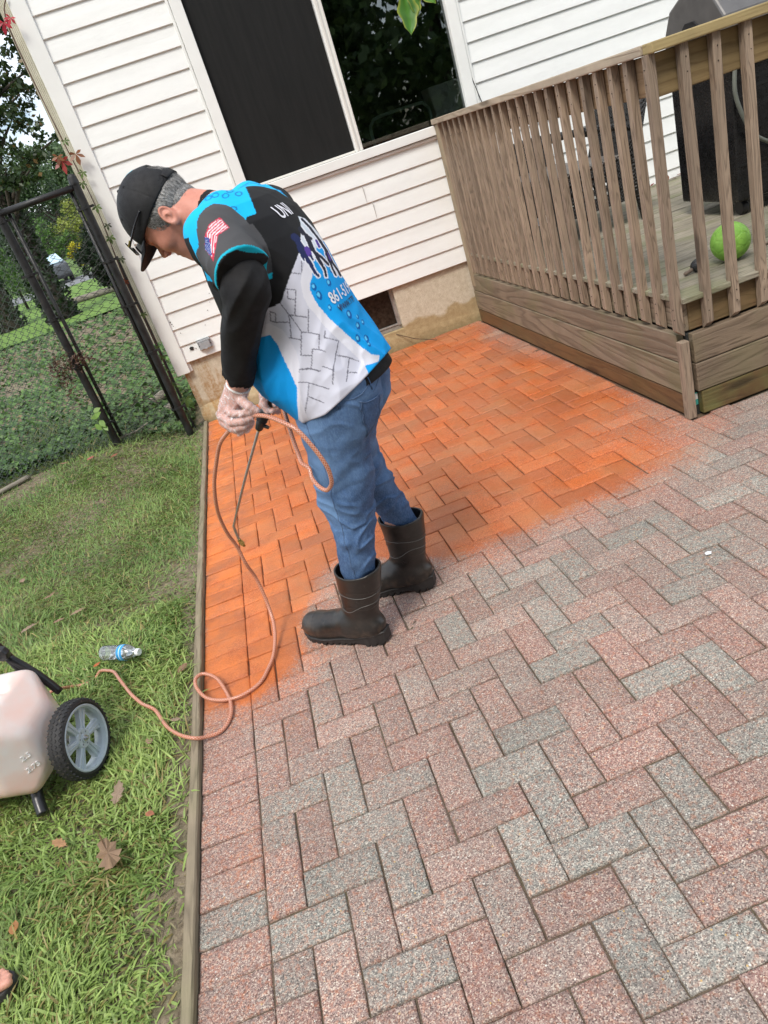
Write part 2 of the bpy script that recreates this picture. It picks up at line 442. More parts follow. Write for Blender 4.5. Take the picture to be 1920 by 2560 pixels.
hv = k.n('ShaderNodeHueSaturation'); k.l(c, hv.inputs['Color']); k.l(tone, hv.inputs['Value']); k.color(hv.outputs[0])
wet = k.ramp(k.noise(v, 2.6, 4, .6), [(.42, 0.0), (.6, 1.0)]); k.l(k.math('SUBTRACT', 0.88, k.math('MULTIPLY', stain, k.math('ADD', k.math('MULTIPLY', wet, .42), .18))), k.b.inputs['Roughness'])
k.bump(k.math('ADD', k.vor(v, 345.0), k.math('MULTIPLY', fine, 0.7)), 0.4, 0.003)
M_PAVER = k.m
k = NM('joint_sand'); v = k.coord('Object'); hs = k.sep(k.attr('hue'))
base = k.ramp(k.noise(v, 260, 3, 0.8), [(0.3, (0.035, 0.028, 0.02)), (0.7, (0.17, 0.14, 0.10))])
base = k.mix(k.math('MULTIPLY', k.ramp(k.noise(v, 9, 3), [(0.5, 0.0), (0.65, 1.0)]), 0.5), base, (0.06, 0.075, 0.03))
c = k.mix(k.math('MULTIPLY', hs[1], 0.75), base, (0.16, 0.045, 0.014)); k.color(c); k.rough(0.95); k.bump(k.noise(v, 400, 2), 0.5, 0.003)
M_JOINT = k.m

GREYS = {(2, -0), (4, 0), (3, 3), (2, 4), (4, 3), (4, 5), (9, 5), (8, 2), (9, 3), (8, 4), (10, 6), (12, -2), (11, -1), (11, 0), (13, 1), (10, 1), (14, -6), (16, -9), (12, -6), (13, -5), (18, -4), (17, -3), (20, -6), (22, -6), (16, -6), (9, 1), (10, 8), (7, 4), (15, 1), (12, 4), (14, 4), (13, 6), (16, 3), (19, 1)}
def build_pavers():
    U = 0.1; g = 0.0018; VV = []; FF = []; HH = []
    rr = random.Random(5)
    nx, ny = 8, 8
    def brick(x0, x1, y0, y1, red, seedt):
        # x0..x1,y0..y1 outer cell; top grid with rounded rim
        q = rr.uniform(0.6, 1.25) * g; x0 += q; x1 -= q; y0 += q; y1 -= q
        dx, dy = x1 - x0, y1 - y0
        step = 0.0135
        n1 = max(3, int(dx / step)); n2 = max(3, int(dy / step)); r = 0.0045
        xs = np.r_[x0, x0 + r * .35, x0 + r, np.linspace(x0 + r, x1 - r, n1)[1:-1], x1 - r, x1 - r * .35, x1]
        ys = np.r_[y0, y0 + r * .35, y0 + r, np.linspace(y0 + r, y1 - r, n2)[1:-1], y1 - r, y1 - r * .35, y1]
        prof = lambda n: np.r_[-r * 1.0, -r * .35, 0, np.zeros(n - 5 - 0)[:max(0, n - 6)], 0, -r * .35, -r]
        px_ = np.zeros(len(xs)); px_[[0, -1]] = -r; px_[[1, -2]] = -r * .35
        py_ = np.zeros(len(ys)); py_[[0, -1]] = -r; py_[[1, -2]] = -r * .35
        X, Y = np.meshgrid(xs, ys, indexing='ij'); Z = np.minimum(px_[:, None], py_[None, :])
        tx, ty = rr.gauss(0, .011), rr.gauss(0, .011); h = rr.gauss(0, .0016)
        mx, my = (x0 + x1) / 2, (y0 + y1) / 2
        if my > 3.6: h += 0.004 * rr.random()
        Z = Z + h + tx * (X - mx) + ty * (Y - my)
        jx = rr.gauss(0, .0007); jy = rr.gauss(0, .0007); rz = rr.gauss(0, .0035)
        Xr = X + jx - rz * (Y - my); Yr = Y + jy + rz * (X - mx)
        # slightly ragged arrises
        edge = (Z < h + tx * (X - mx) + ty * (Y - my) - 0.001)
        P = np.stack([Xr, Yr, Z], -1).reshape(-1, 3)
        P += (np.random.default_rng(rr.randint(0, 1 << 30)).normal(0, .00045, P.shape))
        a_, b_ = X.shape; base = sum(len(q_) for q_ in VV)
        idx = np.arange(a_ * b_).reshape(a_, b_)
        Q = np.stack([idx[:-1, :-1], idx[1:, :-1], idx[1:, 1:], idx[:-1, 1:]], -1).reshape(-1, 4)
        # skirt
        ring = np.r_[idx[:, 0], idx[-1, 1:], idx[-2::-1, -1], idx[0, -2:0:-1]]
        R0 = P[ring].copy(); R0[:, 2] = -0.05
        rb = np.arange(len(ring)) + a_ * b_
        nx_ = np.roll(np.arange(len(ring)), -1)
        Q2 = np.stack([ring[nx_], ring, rb, rb[nx_]], -1)
        Pall = np.r_[P, R0]; VV.append(Pall); FF.append(np.r_[Q, Q2] + base)
        tone = seedt
        H = np.zeros((len(Pall), 4)); H[:, 0] = red; H[:, 1] = -1; H[:, 2] = tone; H[:, 3] = rr.random() ** 1.6; HH.append(H)
    def redness(i, j):
        if (i, j) in GREYS: return rr.uniform(0, .15)
        return rr.choice([.95, .8, .7, .75, .6, .85, .45, .15, .65, .5, .3])
    # soldier course along the timber
    for j in range(-42, 13):
        y1 = -j * U; y0 = y1 - U
        if y0 < -1.25 or y1 > 4.16: continue
        brick(0.021, 0.2, y0, y1, rr.uniform(.7, 1) if rr.random() > .12 else .1, rr.uniform(.82, .98))
    for j in range(-43, 14):
        for i in range(1, 62):
            kk = (i + j - 2) % 4
            xa, xb, ya, yb = i, i + 1, j, j + 1
            if kk == 0: xb = i + 2
            elif kk == 2: yb = j + 2
            elif kk == 1:
                if i == 2: xa, xb = 2, 3          # cut half against the soldier course
                else: continue
            else:
                continue
            if i < 2: continue
            x0, x1 = xa * U, xb * U; y1, y0 = -ya * U, -yb * U
            if y1 > 4.16:
                y1 = 4.155
            if y1 - y0 < 0.03 or x0 > 5.9 or y0 < -1.3: continue
            if x0 > 2.37 and y0 > 1.25: continue
            if x0 > 2.35 and y1 > 1.28: y1 = 1.22
            if y1 - y0 < 0.03: continue
            if y1 > 1.28 and x1 > 2.40: x1 = 2.405
            if x1 - x0 < 0.03: continue
            brick(x0, x1, y0, y1, redness(xa, ya), min(1.02, max(.80, rr.gauss(.885, .06))))
    V = np.concatenate(VV); F = np.concatenate(FF); H = np.concatenate(HH)
    H[:, 1] = stain_of(V[:, :2])
    o = mesh_np('patio', V, F, M_PAVER, smooth=True); vcol(o, 'hue', H)
    return tag(o, kind='structure')
build_pavers()
n1, n2 = 160, 150
X, Y = np.meshgrid(np.linspace(0.0, 6.0, n1), np.linspace(-1.35, 4.15, n2), indexing='ij')
V = np.stack([X, Y, -0.0075 + 0.002 * nz3(np.c_[X.ravel(), Y.ravel(), 0 * X.ravel()], 20, 9).reshape(X.shape)], -1).reshape(-1, 3)
idx = np.arange(n1 * n2).reshape(n1, n2)
F = np.stack([idx[:-1, :-1], idx[1:, :-1], idx[1:, 1:], idx[:-1, 1:]], -1).reshape(-1, 4)
o = mesh_np('joint_sand', V, F, M_JOINT); vcol(o, 'hue', np.c_[np.zeros(len(V)), stain_of(V[:, :2]), np.ones(len(V))]); tag(o, kind='structure')

# ------------------------------------------------------------------ timber edging
M_EDGE = wood_mat('edging_timber', (0.30, 0.245, 0.165), (0.09, 0.07, 0.045), 'Y', rough=.85, green=.25)
def edging():
    n = 150; ys = np.linspace(-1.3, 4.12, n); rows = []
    for i, y in enumerate(ys):
        wob = .004 * math.sin(y * 1.7 + 1) + .0015 * math.sin(y * 9)
        zt = .024 + .003 * math.sin(y * 1.3) + .0012 * random.gauss(0, 1)
        xo, xi = -.012 + wob * .5, .019 + wob * .5
        rows.append([(xo, y, -.1), (xo, y, zt - .006), (xo + .005, y, zt + random.gauss(0, .0006)), (xi - .004, y, zt + random.gauss(0, .0006)), (xi, y, zt - .005), (xi, y, -.1)])
    V = [p for r in rows for p in r]; F = []
    for i in range(n - 1):
        for q in range(5): F.append((i * 6 + q, i * 6 + q + 1, (i + 1) * 6 + q + 1, (i + 1) * 6 + q))
    F.append(tuple(range(5, -1, -1))); F.append(tuple((n - 1) * 6 + q for q in range(6)))
    o = mesh_np('wooden_edging', V, F, M_EDGE)
    tag(o, 'long weathered timber edging board between the lawn and the brick patio', 'edging board')
edging()

# ------------------------------------------------------------------ ground sheet (soil under the lawn, reaching the horizon)
k = NM('soil_ground'); v = k.coord('Object')
c = k.ramp(k.noise(v, 45, 5, 0.7), [(0.28, (0.07, 0.052, 0.032)), (0.5, (0.19, 0.15, 0.10)), (0.75, (0.34, 0.28, 0.19))])
g = k.ramp(k.noise(v, 7, 4), [(0.48, 0.0), (0.66, 1.0)]); c = k.mix(k.math('MULTIPLY', g, 0.45), c, (0.06, 0.085, 0.025))
k.color(c); k.rough(0.95); k.bump(k.noise(v, 120, 4, 0.7), 0.8, 0.01); M_SOIL = k.m
def ground_h(x, y):
    z = -0.012 + 0.012 * np.sin(x * 2.1 + y * 1.3) * np.sin(y * 1.9 - x)
    # soft hump / ivy bank beyond the fence
    z = z + 0.08 * smooth01(y, 5, 8) * np.sin(np.clip(x, -30, 0) * .5) * (1 - smooth01(y, 12, 15.5))
    z = z + 0.13 * smooth01(y, 2.5, 4.1) * smooth01(-x, 0.0, 0.75) * (1 - smooth01(y, 4.6, 11))
    z = z - 0.02 * smooth01(y, 12, 15)
    return z * np.clip(np.abs(x) * 6, 0, 1) - .004
xs = np.r_[np.linspace(-300, -12, 20)[:-1], np.linspace(-12, -0.012, 90)]
ys = np.r_[np.linspace(-60, -3, 12)[:-1], np.linspace(-3, 24, 130), np.linspace(24, 320, 24)[1:]]
X, Y = np.meshgrid(xs, ys, indexing='ij'); Z = ground_h(X, Y)
V = np.stack([X, Y, Z], -1).reshape(-1, 3); idx = np.arange(len(V)).reshape(X.shape)
F = np.stack([idx[:-1, :-1], idx[1:, :-1], idx[1:, 1:], idx[:-1, 1:]], -1).reshape(-1, 4)
tag(mesh_np('ground', V, F, M_SOIL, smooth=True), kind='structure')
V = [(-0.012, -1.3, -.03), (300, -1.3, -.03), (300, -60, -.03), (-0.012, -60, -.03), (-0.012, 4.15, -.03), (-.012, 320, -.03), (300, 320, -.03), (300, 4.15, -.03)]
tag(mesh_np('ground', V, [(0, 3, 2, 1), (4, 7, 6, 5)], M_SOIL), kind='structure')
# distant mown lawn, road
k = NM('far_lawn'); v = k.coord('Object'); k.color(k.ramp(k.noise(v, 3, 5), [(0.3, (0.075, 0.15, 0.018)), (0.7, (0.15, 0.26, 0.04))])); k.rough(.95); k.bump(k.noise(v, 60, 3), .6, .03)
def strip(name, y0, y1, z, m, x0=-90, x1=-1.0):
    xs = np.linspace(x0, x1, 40); V = [(x, y, z) for x in xs for y in (y0, y1)]
    return mesh_np(name, V, [(2 * i, 2 * i + 2, 2 * i + 3, 2 * i + 1) for i in range(39)], m)
tag(strip('far_lawn', 16.2, 34, .02, k.m), kind='structure')
tag(strip('road', 34, 42, .03, simple('asphalt', (.16, .165, .17), .9, var=.1, scale=8)), kind='structure')
k2 = NM('far_verge'); v = k2.coord('Object'); k2.color(k2.ramp(k2.noise(v, 2, 5), [(0.3, (0.05, 0.10, 0.015)), (0.7, (0.12, 0.20, 0.03))])); k2.rough(.95)
tag(strip('far_verge', 42, 120, .025, k2.m), kind='structure')
# ================================================================== HOUSE
YW = 4.155
house = empty('house', (0, YW, 0)); tag(house, 'cream house wall with horizontal vinyl siding above a stained stucco foundation', 'house')
def local(o):  # children of house use world coords: cancel the parent's offset
    o.matrix_parent_inverse = house.matrix_world.inverted() if False else Matrix.Translation((0, -YW, 0)); return o
# vinyl with embossed wood grain
def vinyl(name, base):
    k = NM(name); v = k.coord('Object')
    mp = k.n('ShaderNodeMapping'); mp.inputs['Scale'].default_value = (9, 30, 190); k.l(v, mp.inputs['Vector'])
    gr = k.noise(mp.outputs[0], 1.0, 4, 0.6, 0.6)
    dirt = k.noise(k.coord('Object', (1.2, 1, 4)), 3.0, 5, .65)
    c = k.mix(k.math('MULTIPLY', k.ramp(dirt, [(0.45, 0.0), (0.8, 1.0)]), 0.35), base, tuple(x * .80 for x in base))
    spk = k.ramp(k.vor(v, 5.5), [(0.018, 1.0), (0.026, 0.0)])
    c = k.mix(k.math('MULTIPLY', spk, 0.6), c, (0.12, 0.10, 0.08))
    k.color(c); k.rough(0.42); k.bump(gr, 0.33, 0.0035); return k.m
M_VINYL = vinyl('vinyl_siding', (0.85, 0.87, 0.85))
M_TRIM = simple('vinyl_trim', (0.82, 0.835, 0.81), .4, var=.04, scale=5)
EXPO = 0.1295; Z0 = 0.495
WX0, WX1, WZ0, WZ1 = 0.893, 2.765, 1.415, 3.05          # window outer casing
def siding(x0, x1, zlo, zhi, mb):
    """lapped courses, each butt edge proud of the course below"""
    kx = int((x1 - x0) / .4) + 1
    j0 = int(math.floor((zlo - Z0) / EXPO + 1e-6)); j = j0
    while Z0 + j * EXPO < zhi - 1e-4:
        za = max(Z0 + j * EXPO, zlo); zb = min(Z0 + (j + 1) * EXPO, zhi)
        if zb - za > 0.004:
            def yy(z): return YW - 0.030 + 0.0115 * ((z - (Z0 + j * EXPO)) / EXPO)
            y_bot, y_top = yy(za), yy(zb)
            prof = [(y_bot + .016, za), (y_bot + .002, za), (y_bot, za + .003), (y_bot + (y_top - y_bot) * .5, za + (zb - za) * .5), (y_top, zb)]
            V = []; F = []
            n = len(prof)
            for i in range(kx + 1):
                x = x0 + (x1 - x0) * i / kx
                for (y, z) in prof: V.append((x, y + .0006 * math.sin(x * 3 + z * 40), z))
            for i in range(kx):
                for q in range(n - 1): F.append((i * n + q, (i + 1) * n + q, (i + 1) * n + q + 1, i * n + q + 1))
            mb.add(V, F)
        j += 1
mb = MB()
XR = 9.0
siding(0.055, WX0, Z0, 5.2, mb); siding(WX1, XR, Z0, 5.2, mb); siding(WX0, WX1, Z0, WZ0, mb); siding(WX0, WX1, WZ1, 5.2, mb)
local(mb.build('siding', M_VINYL, house))
# panel lap joints (thin vertical overlaps), dark nail ends and cut-outs
M_LAP = simple('lap_shadow', (.42, .40, .37), .6)
for x, j in ((1.77, 5), (1.81, 4), (3.5, 12)):
    mb = MB(); z = Z0 + j * EXPO; mb.box(x, x + .0016, YW - .0322, YW - .018, z + .002, z + EXPO - .012); local(mb.build('lap_joint', M_LAP, house))
Mr = Matrix.Rotation(PI / 2, 4, 'X'); M_HOLE = simple('hole_black', (.03, .028, .025), .9); mb = MB()
blob = [(math.cos(t) * (.0165 + .002 * math.sin(5 * t)), math.sin(t) * (.015 + .002 * math.cos(7 * t))) for t in np.linspace(0, 2 * PI, 18, endpoint=False)]
mb.prism(blob, 0.0, 0.001, Matrix.Translation((.135, YW - .0275, .585)) @ Mr); local(mb.build('hole', M_HOLE, house))
for (x, z, r) in ((.165, .575, .004), (.118, .573, .003), (.36, .81, .0035), (.30, .715, .003), (.105, .72, .0035), (.42, .92, .003), (.4, .86, .003), (.065, .82, .005), (.07, .80, .004), (.074, .785, .003)):
    mb = MB(); mb.prism([(math.cos(t) * r, math.sin(t) * r) for t in np.linspace(0, 2 * PI, 7, endpoint=False)], 0, .001, Matrix.Translation((x, YW - .0285, z)) @ Mr); local(mb.build('hole', M_HOLE, house))
# corner board with its return, J-channel strip, side wall, downspout
mb = MB(); mb.box(-.052, .055, YW - .042, YW + .06, .42, 5.2); mb.box(.055, .075, YW - .014, YW + .01, .42, .495)
local(mb.build('corner_board', M_TRIM, house, bevel=.004))
mb = MB(); mb.box(-.02, -.0, YW + .06, YW + 9, .45, 5.2); local(mb.build('side_wall', M_VINYL, house))
k = NM('downspout_paint'); v = k.coord(); k.color(k.ramp(k.noise(v, 9, 4), [(.3, (.50, .48, .38)), (.75, (.66, .64, .54))])); k.rough(.55); M_DS = k.m
mb = MB(); n = 7
prof = []
w_ = .078
for i in range(n * 4 + 1):
    t = i / (n * 4); prof.append((-.13 + w_ * t, YW + .055 - .006 * (0.5 + .5 * math.cos(2 * PI * t * n))))
prof += [(-.052, YW + .12), (-.13, YW + .12)]
mb.prism(prof, .70, 5.2); local(mb.build('downspout', M_DS, house))
# foundation, with opening for the cellar window
k = NM('stucco'); v = k.coord('Object')
xyz = k.sep(v)
n1_ = k.noise(v, 26, 5, .6)
white = k.ramp(n1_, [(0.3, (0.50, 0.43, 0.31)), (0.7, (0.66, 0.60, 0.48))]); tan = k.ramp(n1_, [(0.3, (0.34, 0.25, 0.125)), (0.7, (0.46, 0.36, 0.20))])
edge = k.math('ADD', xyz[2], k.math('MULTIPLY', k.math('SUBTRACT', k.noise(v, 5, 5), .5), .22))
lowm = k.ramp(edge, [(0.17, 1.0), (0.20, 0.0)])
tanr = k.ramp(xyz[0], [(0.30, 0.7), (0.75, 1.0)])
c = k.mix(k.math('MULTIPLY', lowm, tanr), white, tan)
rust = k.noise(k.coord('Object', (9, 1, 1.6)), 1.6, 4, .6)
rl = k.ramp(xyz[0], [(0.25, 1.0), (0.62, 0.0)])
rm = k.math('MULTIPLY', k.math('MULTIPLY', k.ramp(rust, [(0.44, 0.0), (0.56, 1.0)]), rl), k.ramp(k.noise(v, 55, 3, .7), [(.38, .35), (.6, 1.0)]))
c = k.mix(k.math('MULTIPLY', rm, .8), c, (0.36, 0.19, 0.055))
gm = k.ramp(k.math('ADD', xyz[2], k.math('MULTIPLY', n1_, .08)), [(0.05, 1.0), (0.12, 0.0)])
c = k.mix(k.math('MULTIPLY', gm, 0.45), c, (0.16, 0.15, 0.07))
k.color(c); k.rough(.92); k.bump(k.math('ADD', k.noise(v, 70, 4, .6, 1.2), k.math('MULTIPLY', k.noise(v, 190, 2), .4)), .8, .008)
M_STUCCO = k.m
BX0, BX1, BZ0 = 0.93, 1.775, .155
mb = MB()
def fbox(x0, x1, z0, z1): mb.box(x0, x1, YW, YW + .25, z0, z1)
fbox(0, BX0, -.2, .52); fbox(BX1, XR, -.2, .52); fbox(BX0, BX1, -.2, BZ0)
mb.box(0, .25, YW + .25, YW + 9, -.2, .47)
o = local(mb.build('foundation', M_STUCCO, house))
mb = MB(); P = [(0.0, YW - .035), (BX0 - .1, YW - .02), (BX1 + .2, YW - .012)]
V = []
for i in range(40):
    x = 0 + 2.44 * i / 39; d = .038 + .012 * math.sin(x * 6)
    d *= (1 - smooth01(x, 1.2, 1.95)) * .9 + .12; z = .10 + .025 * math.sin(x * 4.3 + .5)
    V += [(x, YW - d, -.1), (x, YW - d, z * .55), (x, YW - d * .6, z * .85), (x, YW + .003, z + .02)]
F = [(4 * i + q, 4 * i + 4 + q, 4 * i + 5 + q, 4 * i + 1 + q) for i in range(39) for q in range(3)]
mb.add(V, F); local(mb.build('footing', M_STUCCO, house, smooth=True))
# cellar window
bw = empty('cellar_window', (0, 0, 0)); bw.parent = house; local(bw)
M_ALU = simple('old_aluminium', (.35, .33, .31), .5, .5, var=.25, scale=30)
mb = MB(); mb.box(BX0, BX1, YW + .05, YW + .085, BZ0, BZ0 + .03); mb.box(BX0, BX1, YW + .045, YW + .08, BZ0 + .034, BZ0 + .046); mb.box(BX1 - .028, BX1, YW + .04, YW + .08, BZ0 + .03, .52); mb.box(BX0, BX0 + .028, YW + .04, YW + .08, BZ0 + .03, .52)
mb.build('window_frame', M_ALU, bw, bevel=.002)
k = NM('cellar_glass'); v = k.coord('Object'); d = k.noise(v, 30, 5, .7)
k.color(k.ramp(d, [(.35, (.010, .007, .005)), (.75, (.05, .038, .028))])); k.rough(.25); k.b.inputs['Specular IOR Level'].default_value = .25
mb = MB(); mb.box(BX0 + .02, BX1 - .02, YW + .07, YW + .075, BZ0 + .02, .52); mb.build('window_pane', k.m, bw)
# outlet cover
oc_ = empty('outlet_box', (.242, YW - .022, .585)); oc_.parent = house; local(oc_); oc_.rotation_euler = (0, math.radians(-1), 0)
M_OUT = simple('grey_pvc', (.33, .345, .36), .45, var=.12, scale=40)
mb = MB(); mb.box(-.052, .052, -.024, .0, -.036, .036); mb.build('outlet_body', M_OUT, oc_, bevel=.004)
mb = MB(); mb.box(-.040, .040, -.040, -.0245, -.03, .022); mb.box(-.052, .052, -.034, -.0245, .024, .036); mb.box(-.012, .012, -.043, -.0405, -.034, -.024)
mb.build('outlet_cover', M_OUT, oc_, bevel=.004)
M_SCREW = simple('screw_dark', (.1, .1, .1), .4, .8)
for s_ in (-1, 1):
    mb = MB(); mb.lathe([(0.0, 0.0), (.0045, 0), (.0045, .002), (0, .003)], 10, Matrix.Translation((s_ * .0465, -.0245, -.002)) @ Matrix.Rotation(PI / 2, 4, 'X')); mb.build('screw', M_SCREW, oc_)

# ---- large window
win = empty('window', (0, 0, 0)); win.parent = house; local(win)
mb = MB(); C0 = YW - .048
cw = .078
mb.box(WX0, WX0 + cw, C0, YW + .02, WZ0 + cw, WZ1); mb.box(WX1 - cw, WX1, C0, YW + .02, WZ0 + cw, WZ1)
mb.box(WX0, WX1, C0 - .006, YW + .02, WZ0 + .012, WZ0 + cw - .001)
mb.box(WX0, WX1, C0, YW + .02, WZ1 + .001, WZ1 + cw)
mb.box(1.798, 1.856, C0 + .008, YW + .02, WZ0 + cw, WZ1)
mb.box(WX0 - .022, WX0 - .003, YW - .038, YW, WZ0 + .0, WZ1); mb.box(WX1 + .003, WX1 + .022, YW - .038, YW, WZ0, WZ1)
mb.box(WX0 - .022, WX1 + .022, YW - .036, YW, WZ0 - .012, WZ0 + .008)
mb.build('window_frame', M_TRIM, win, bevel=.004)
mb = MB(); mb.box(1.812, 1.826, C0 - .003, C0 + .0075, WZ0 + cw, WZ1); mb.box(1.845, 1.853, C0 - .002, C0 + .0075, WZ0 + cw + .002, WZ1)
mb.box(WX0 + cw + .001, 1.797, YW - .02, YW + .0, WZ0 + cw + .001, WZ0 + cw + .016)
mb.build('sash', simple('sash_vinyl', (.70, .68, .63), .4, var=.05), win, bevel=.002)
# insect screen on the left sash
k = NM('insect_screen'); v = k.coord('Object'); s1 = k.noise(k.coord('Object', (14, 1, 1.2)), 2.2, 5, .65); s2 = k.noise(v, 90, 3, .8)
k.color(k.mix(k.ramp(s1, [(.35, 0.0), (.8, 1.0)]), (.011, .0115, .0115), (.018, .018, .0175)))
dots = k.ramp(k.vor(v, 26.0), [(0.03, 1.0), (0.06, 0.0)])
k.rough(.5); k.b.inputs['Specular IOR Level'].default_value = .22
scr = k
mb = MB(); mb.box(WX0 + cw + .002, 1.796, YW - .006, YW - .003, WZ0 + cw + .0165, WZ1 - .001); mb.build('screen', k.m, win)
k = NM('window_glass'); k.nt.nodes.remove(k.b)
gl = k.n('ShaderNodeBsdfGlossy'); gl.inputs['Roughness'].default_value = 0.01; gl.inputs['Color'].default_value = (.9, .95, .95, 1)
tr = k.n('ShaderNodeBsdfTransparent'); tr.inputs['Color'].default_value = (.62, .66, .65, 1)
fr = k.n('ShaderNodeFresnel'); fr.inputs['IOR'].default_value = 1.55
ms = k.n('ShaderNodeMixShader'); k.l(k.math('MULTIPLY', fr.outputs[0], 2.5, clamp=True), ms.inputs[0]); k.l(tr.outputs[0], ms.inputs[1]); k.l(gl.outputs[0], ms.inputs[2]); k.l(ms.outputs[0], k.out.inputs['Surface'])
mb = MB(); mb.box(1.857, WX1 - cw - .001, YW + .0, YW + .006, WZ0 + cw, WZ1 - .001); mb.build('window_pane', k.m, win)
# dark room behind the glass
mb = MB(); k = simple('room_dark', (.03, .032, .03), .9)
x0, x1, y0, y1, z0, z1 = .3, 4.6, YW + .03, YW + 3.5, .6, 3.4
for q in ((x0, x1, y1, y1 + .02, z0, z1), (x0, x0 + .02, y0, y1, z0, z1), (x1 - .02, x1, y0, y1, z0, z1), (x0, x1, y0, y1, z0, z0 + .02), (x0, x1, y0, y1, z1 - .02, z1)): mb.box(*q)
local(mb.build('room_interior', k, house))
def inside(o, label, cat): return tag(o, label, cat)
mb = MB(); pts = catmull([(1.985, YW + .10, 1.30), (1.975, YW + .10, 1.58), (2.00, YW + .10, 1.64), (2.06, YW + .10, 1.665), (2.36, YW + .10, 1.665), (2.42, YW + .10, 1.645), (2.445, YW + .10, 1.58), (2.45, YW + .10, 1.30)], 6)
mb.tube(pts, .0115, 10); inside(mb.build('chair_rail', simple('green_tube', (.50, .70, .64), .35), None, smooth=True), 'dark green bent metal tube seen behind the right window pane', 'chair')
mb = MB(); mb.prism([(-.13, 0), (.13, 0), (.16, .24), (-.16, .24)], -.09, .09, Matrix.Translation((2.62, YW + .18, 1.50)) @ Matrix.Rotation(PI / 2, 4, 'X'))
inside(mb.build('basket', simple('pale_bin', (.95, .97, 1.0), .5), None, bevel=.01), 'pale grey tapered bin behind the right corner of the window', 'bin')
mb = MB(); mb.box(1.04, 1.13, YW + .004, YW + .02, 1.51, 1.565)
inside(mb.build('card', simple('maroon', (.20, .02, .06), .6), None), 'small maroon card at the foot of the screened window', 'card')
# thin cable on the wall at the right of the window
mb = MB(); mb.tube(catmull([(2.756, 4.118, 1.847), (2.757, 4.118, 1.757), (2.778, 4.118, 1.647), (2.805, 4.118, 1.528), (2.84, 4.118, 1.48)], 6), .0035, 6)
tag(mb.build('cable', simple('black_cable', (.012, .012, .012), .5), None, smooth=True), 'thin black cable hanging down the siding right of the window', 'cable')
# a dark thin post beside the corner board
mb = MB(); mb.box(-.108, -.088, YW - .03, YW - .01, -.1, 1.37)
tag(mb.build('stake', simple('black_stake', (.018, .018, .017), .6, var=.4), None, bevel=.003), 'thin black upright strip standing beside the house corner board', 'stake')
# twig leaning on the foundation
mb = MB(); mb.tube([(1.99, YW - .12, .004), (1.83, YW - .06, .06), (1.70, YW - .004, .135)], .003, 6)
tag(mb.build('wire', simple('rusty_wire', (.06, .035, .02), .8), None), 'thin dark wire leaning on the foundation near the deck', 'wire')

# ================================================================== DECK
deck = empty('deck', (2.41, 1.2, 0)); tag(deck, 'weathered wooden deck with slatted railing and horizontal skirt boards', 'deck')
def dk(o): o.matrix_parent_inverse = Matrix.Translation((-2.41, -1.2, 0)); return o
DZ = .562
gb, gd = (0.30, 0.235, 0.165), (0.125, 0.088, 0.055)
M_BAL = wood_mat('baluster_wood', (0.375, 0.285, 0.205), (0.075, 0.05, 0.032), 'Z', rough=.8, scale=1.7)
M_SKX = wood_mat('skirt_wood_x', (0.21, 0.155, 0.105), (0.055, 0.037, 0.022), 'X', rough=.72, green=.2, scale=.8)
M_SKY = wood_mat('skirt_wood_y', (0.26, 0.205, 0.145), (0.06, 0.042, 0.026), 'Y', rough=.62, green=.3, scale=.55, knots=False)
M_WET = wood_mat('skirt_wet', (0.17, 0.095, 0.04), (0.07, 0.038, 0.018), 'Y', rough=.45, green=.15, scale=.7)
M_WETX = wood_mat('skirt_wet_x', (0.13, 0.075, 0.03), (0.05, 0.03, 0.014), 'X', rough=.4, green=.6, scale=.7)
M_RIM = wood_mat('rim_red', (0.27, 0.14, 0.075), (0.14, 0.065, 0.035), 'X', rough=.7, green=.35)
M_CAPY = wood_mat('cap_wood_y', (0.44, 0.37, 0.28), (0.20, 0.15, 0.10), 'Y', rough=.8, scale=.7)
M_CAPX = wood_mat('cap_wood_x', (0.36, 0.28, 0.13), (0.20, 0.145, 0.06), 'X', rough=.75, scale=.7)
M_PLANKX = wood_mat('plank_new', (0.36, 0.265, 0.125), (0.15, 0.09, 0.035), 'X', rough=.7, scale=.45)
M_DECKX = wood_mat('decking', (0.31, 0.28, 0.215), (0.10, 0.085, 0.06), 'X', rough=.85, green=.45, scale=.8)
def board(name, x0, x1, y0, y1, z0, z1, m, bv=.004, n=1):
    mb = MB(); mb.box(x0, x1, y0, y1, z0, z1); return dk(mb.build(name, m, deck, bevel=bv))
# decking boards
y = 1.205
while y < 4.12:
    board('deck_board', 2.425, 7.4, y, min(y + .137, 4.12), DZ - .026, DZ - random.uniform(0, .002), M_DECKX); y += .142
# left side skirts (along Y)
XS = 2.405
for i, (za, zb, m, off) in enumerate(((.006, .108, M_WET, .003), (.113, .262, M_SKY, .0), (.267, .395, M_SKY, .002))):
    board('skirt_board', XS + off, XS + off + .036, 1.262, 4.11, za, zb, m)
board('rim_board', XS + .042, XS + .078, 1.25, 4.11, .40, DZ - .028, M_SKY)
# front skirts (along X)
for i, (za, zb, m, off) in enumerate(((.006, .118, M_WETX, .004), (.123, .255, M_SKX, .0), (.260, .395, M_SKX, .002))):
    board('skirt_board', XS + (.045 if i else .062), 7.4, 1.2 + off, 1.236 + off, za, zb, m)
board('rim_board', XS + .06, 7.4, 1.244, 1.28, .40, DZ - .028, M_RIM)
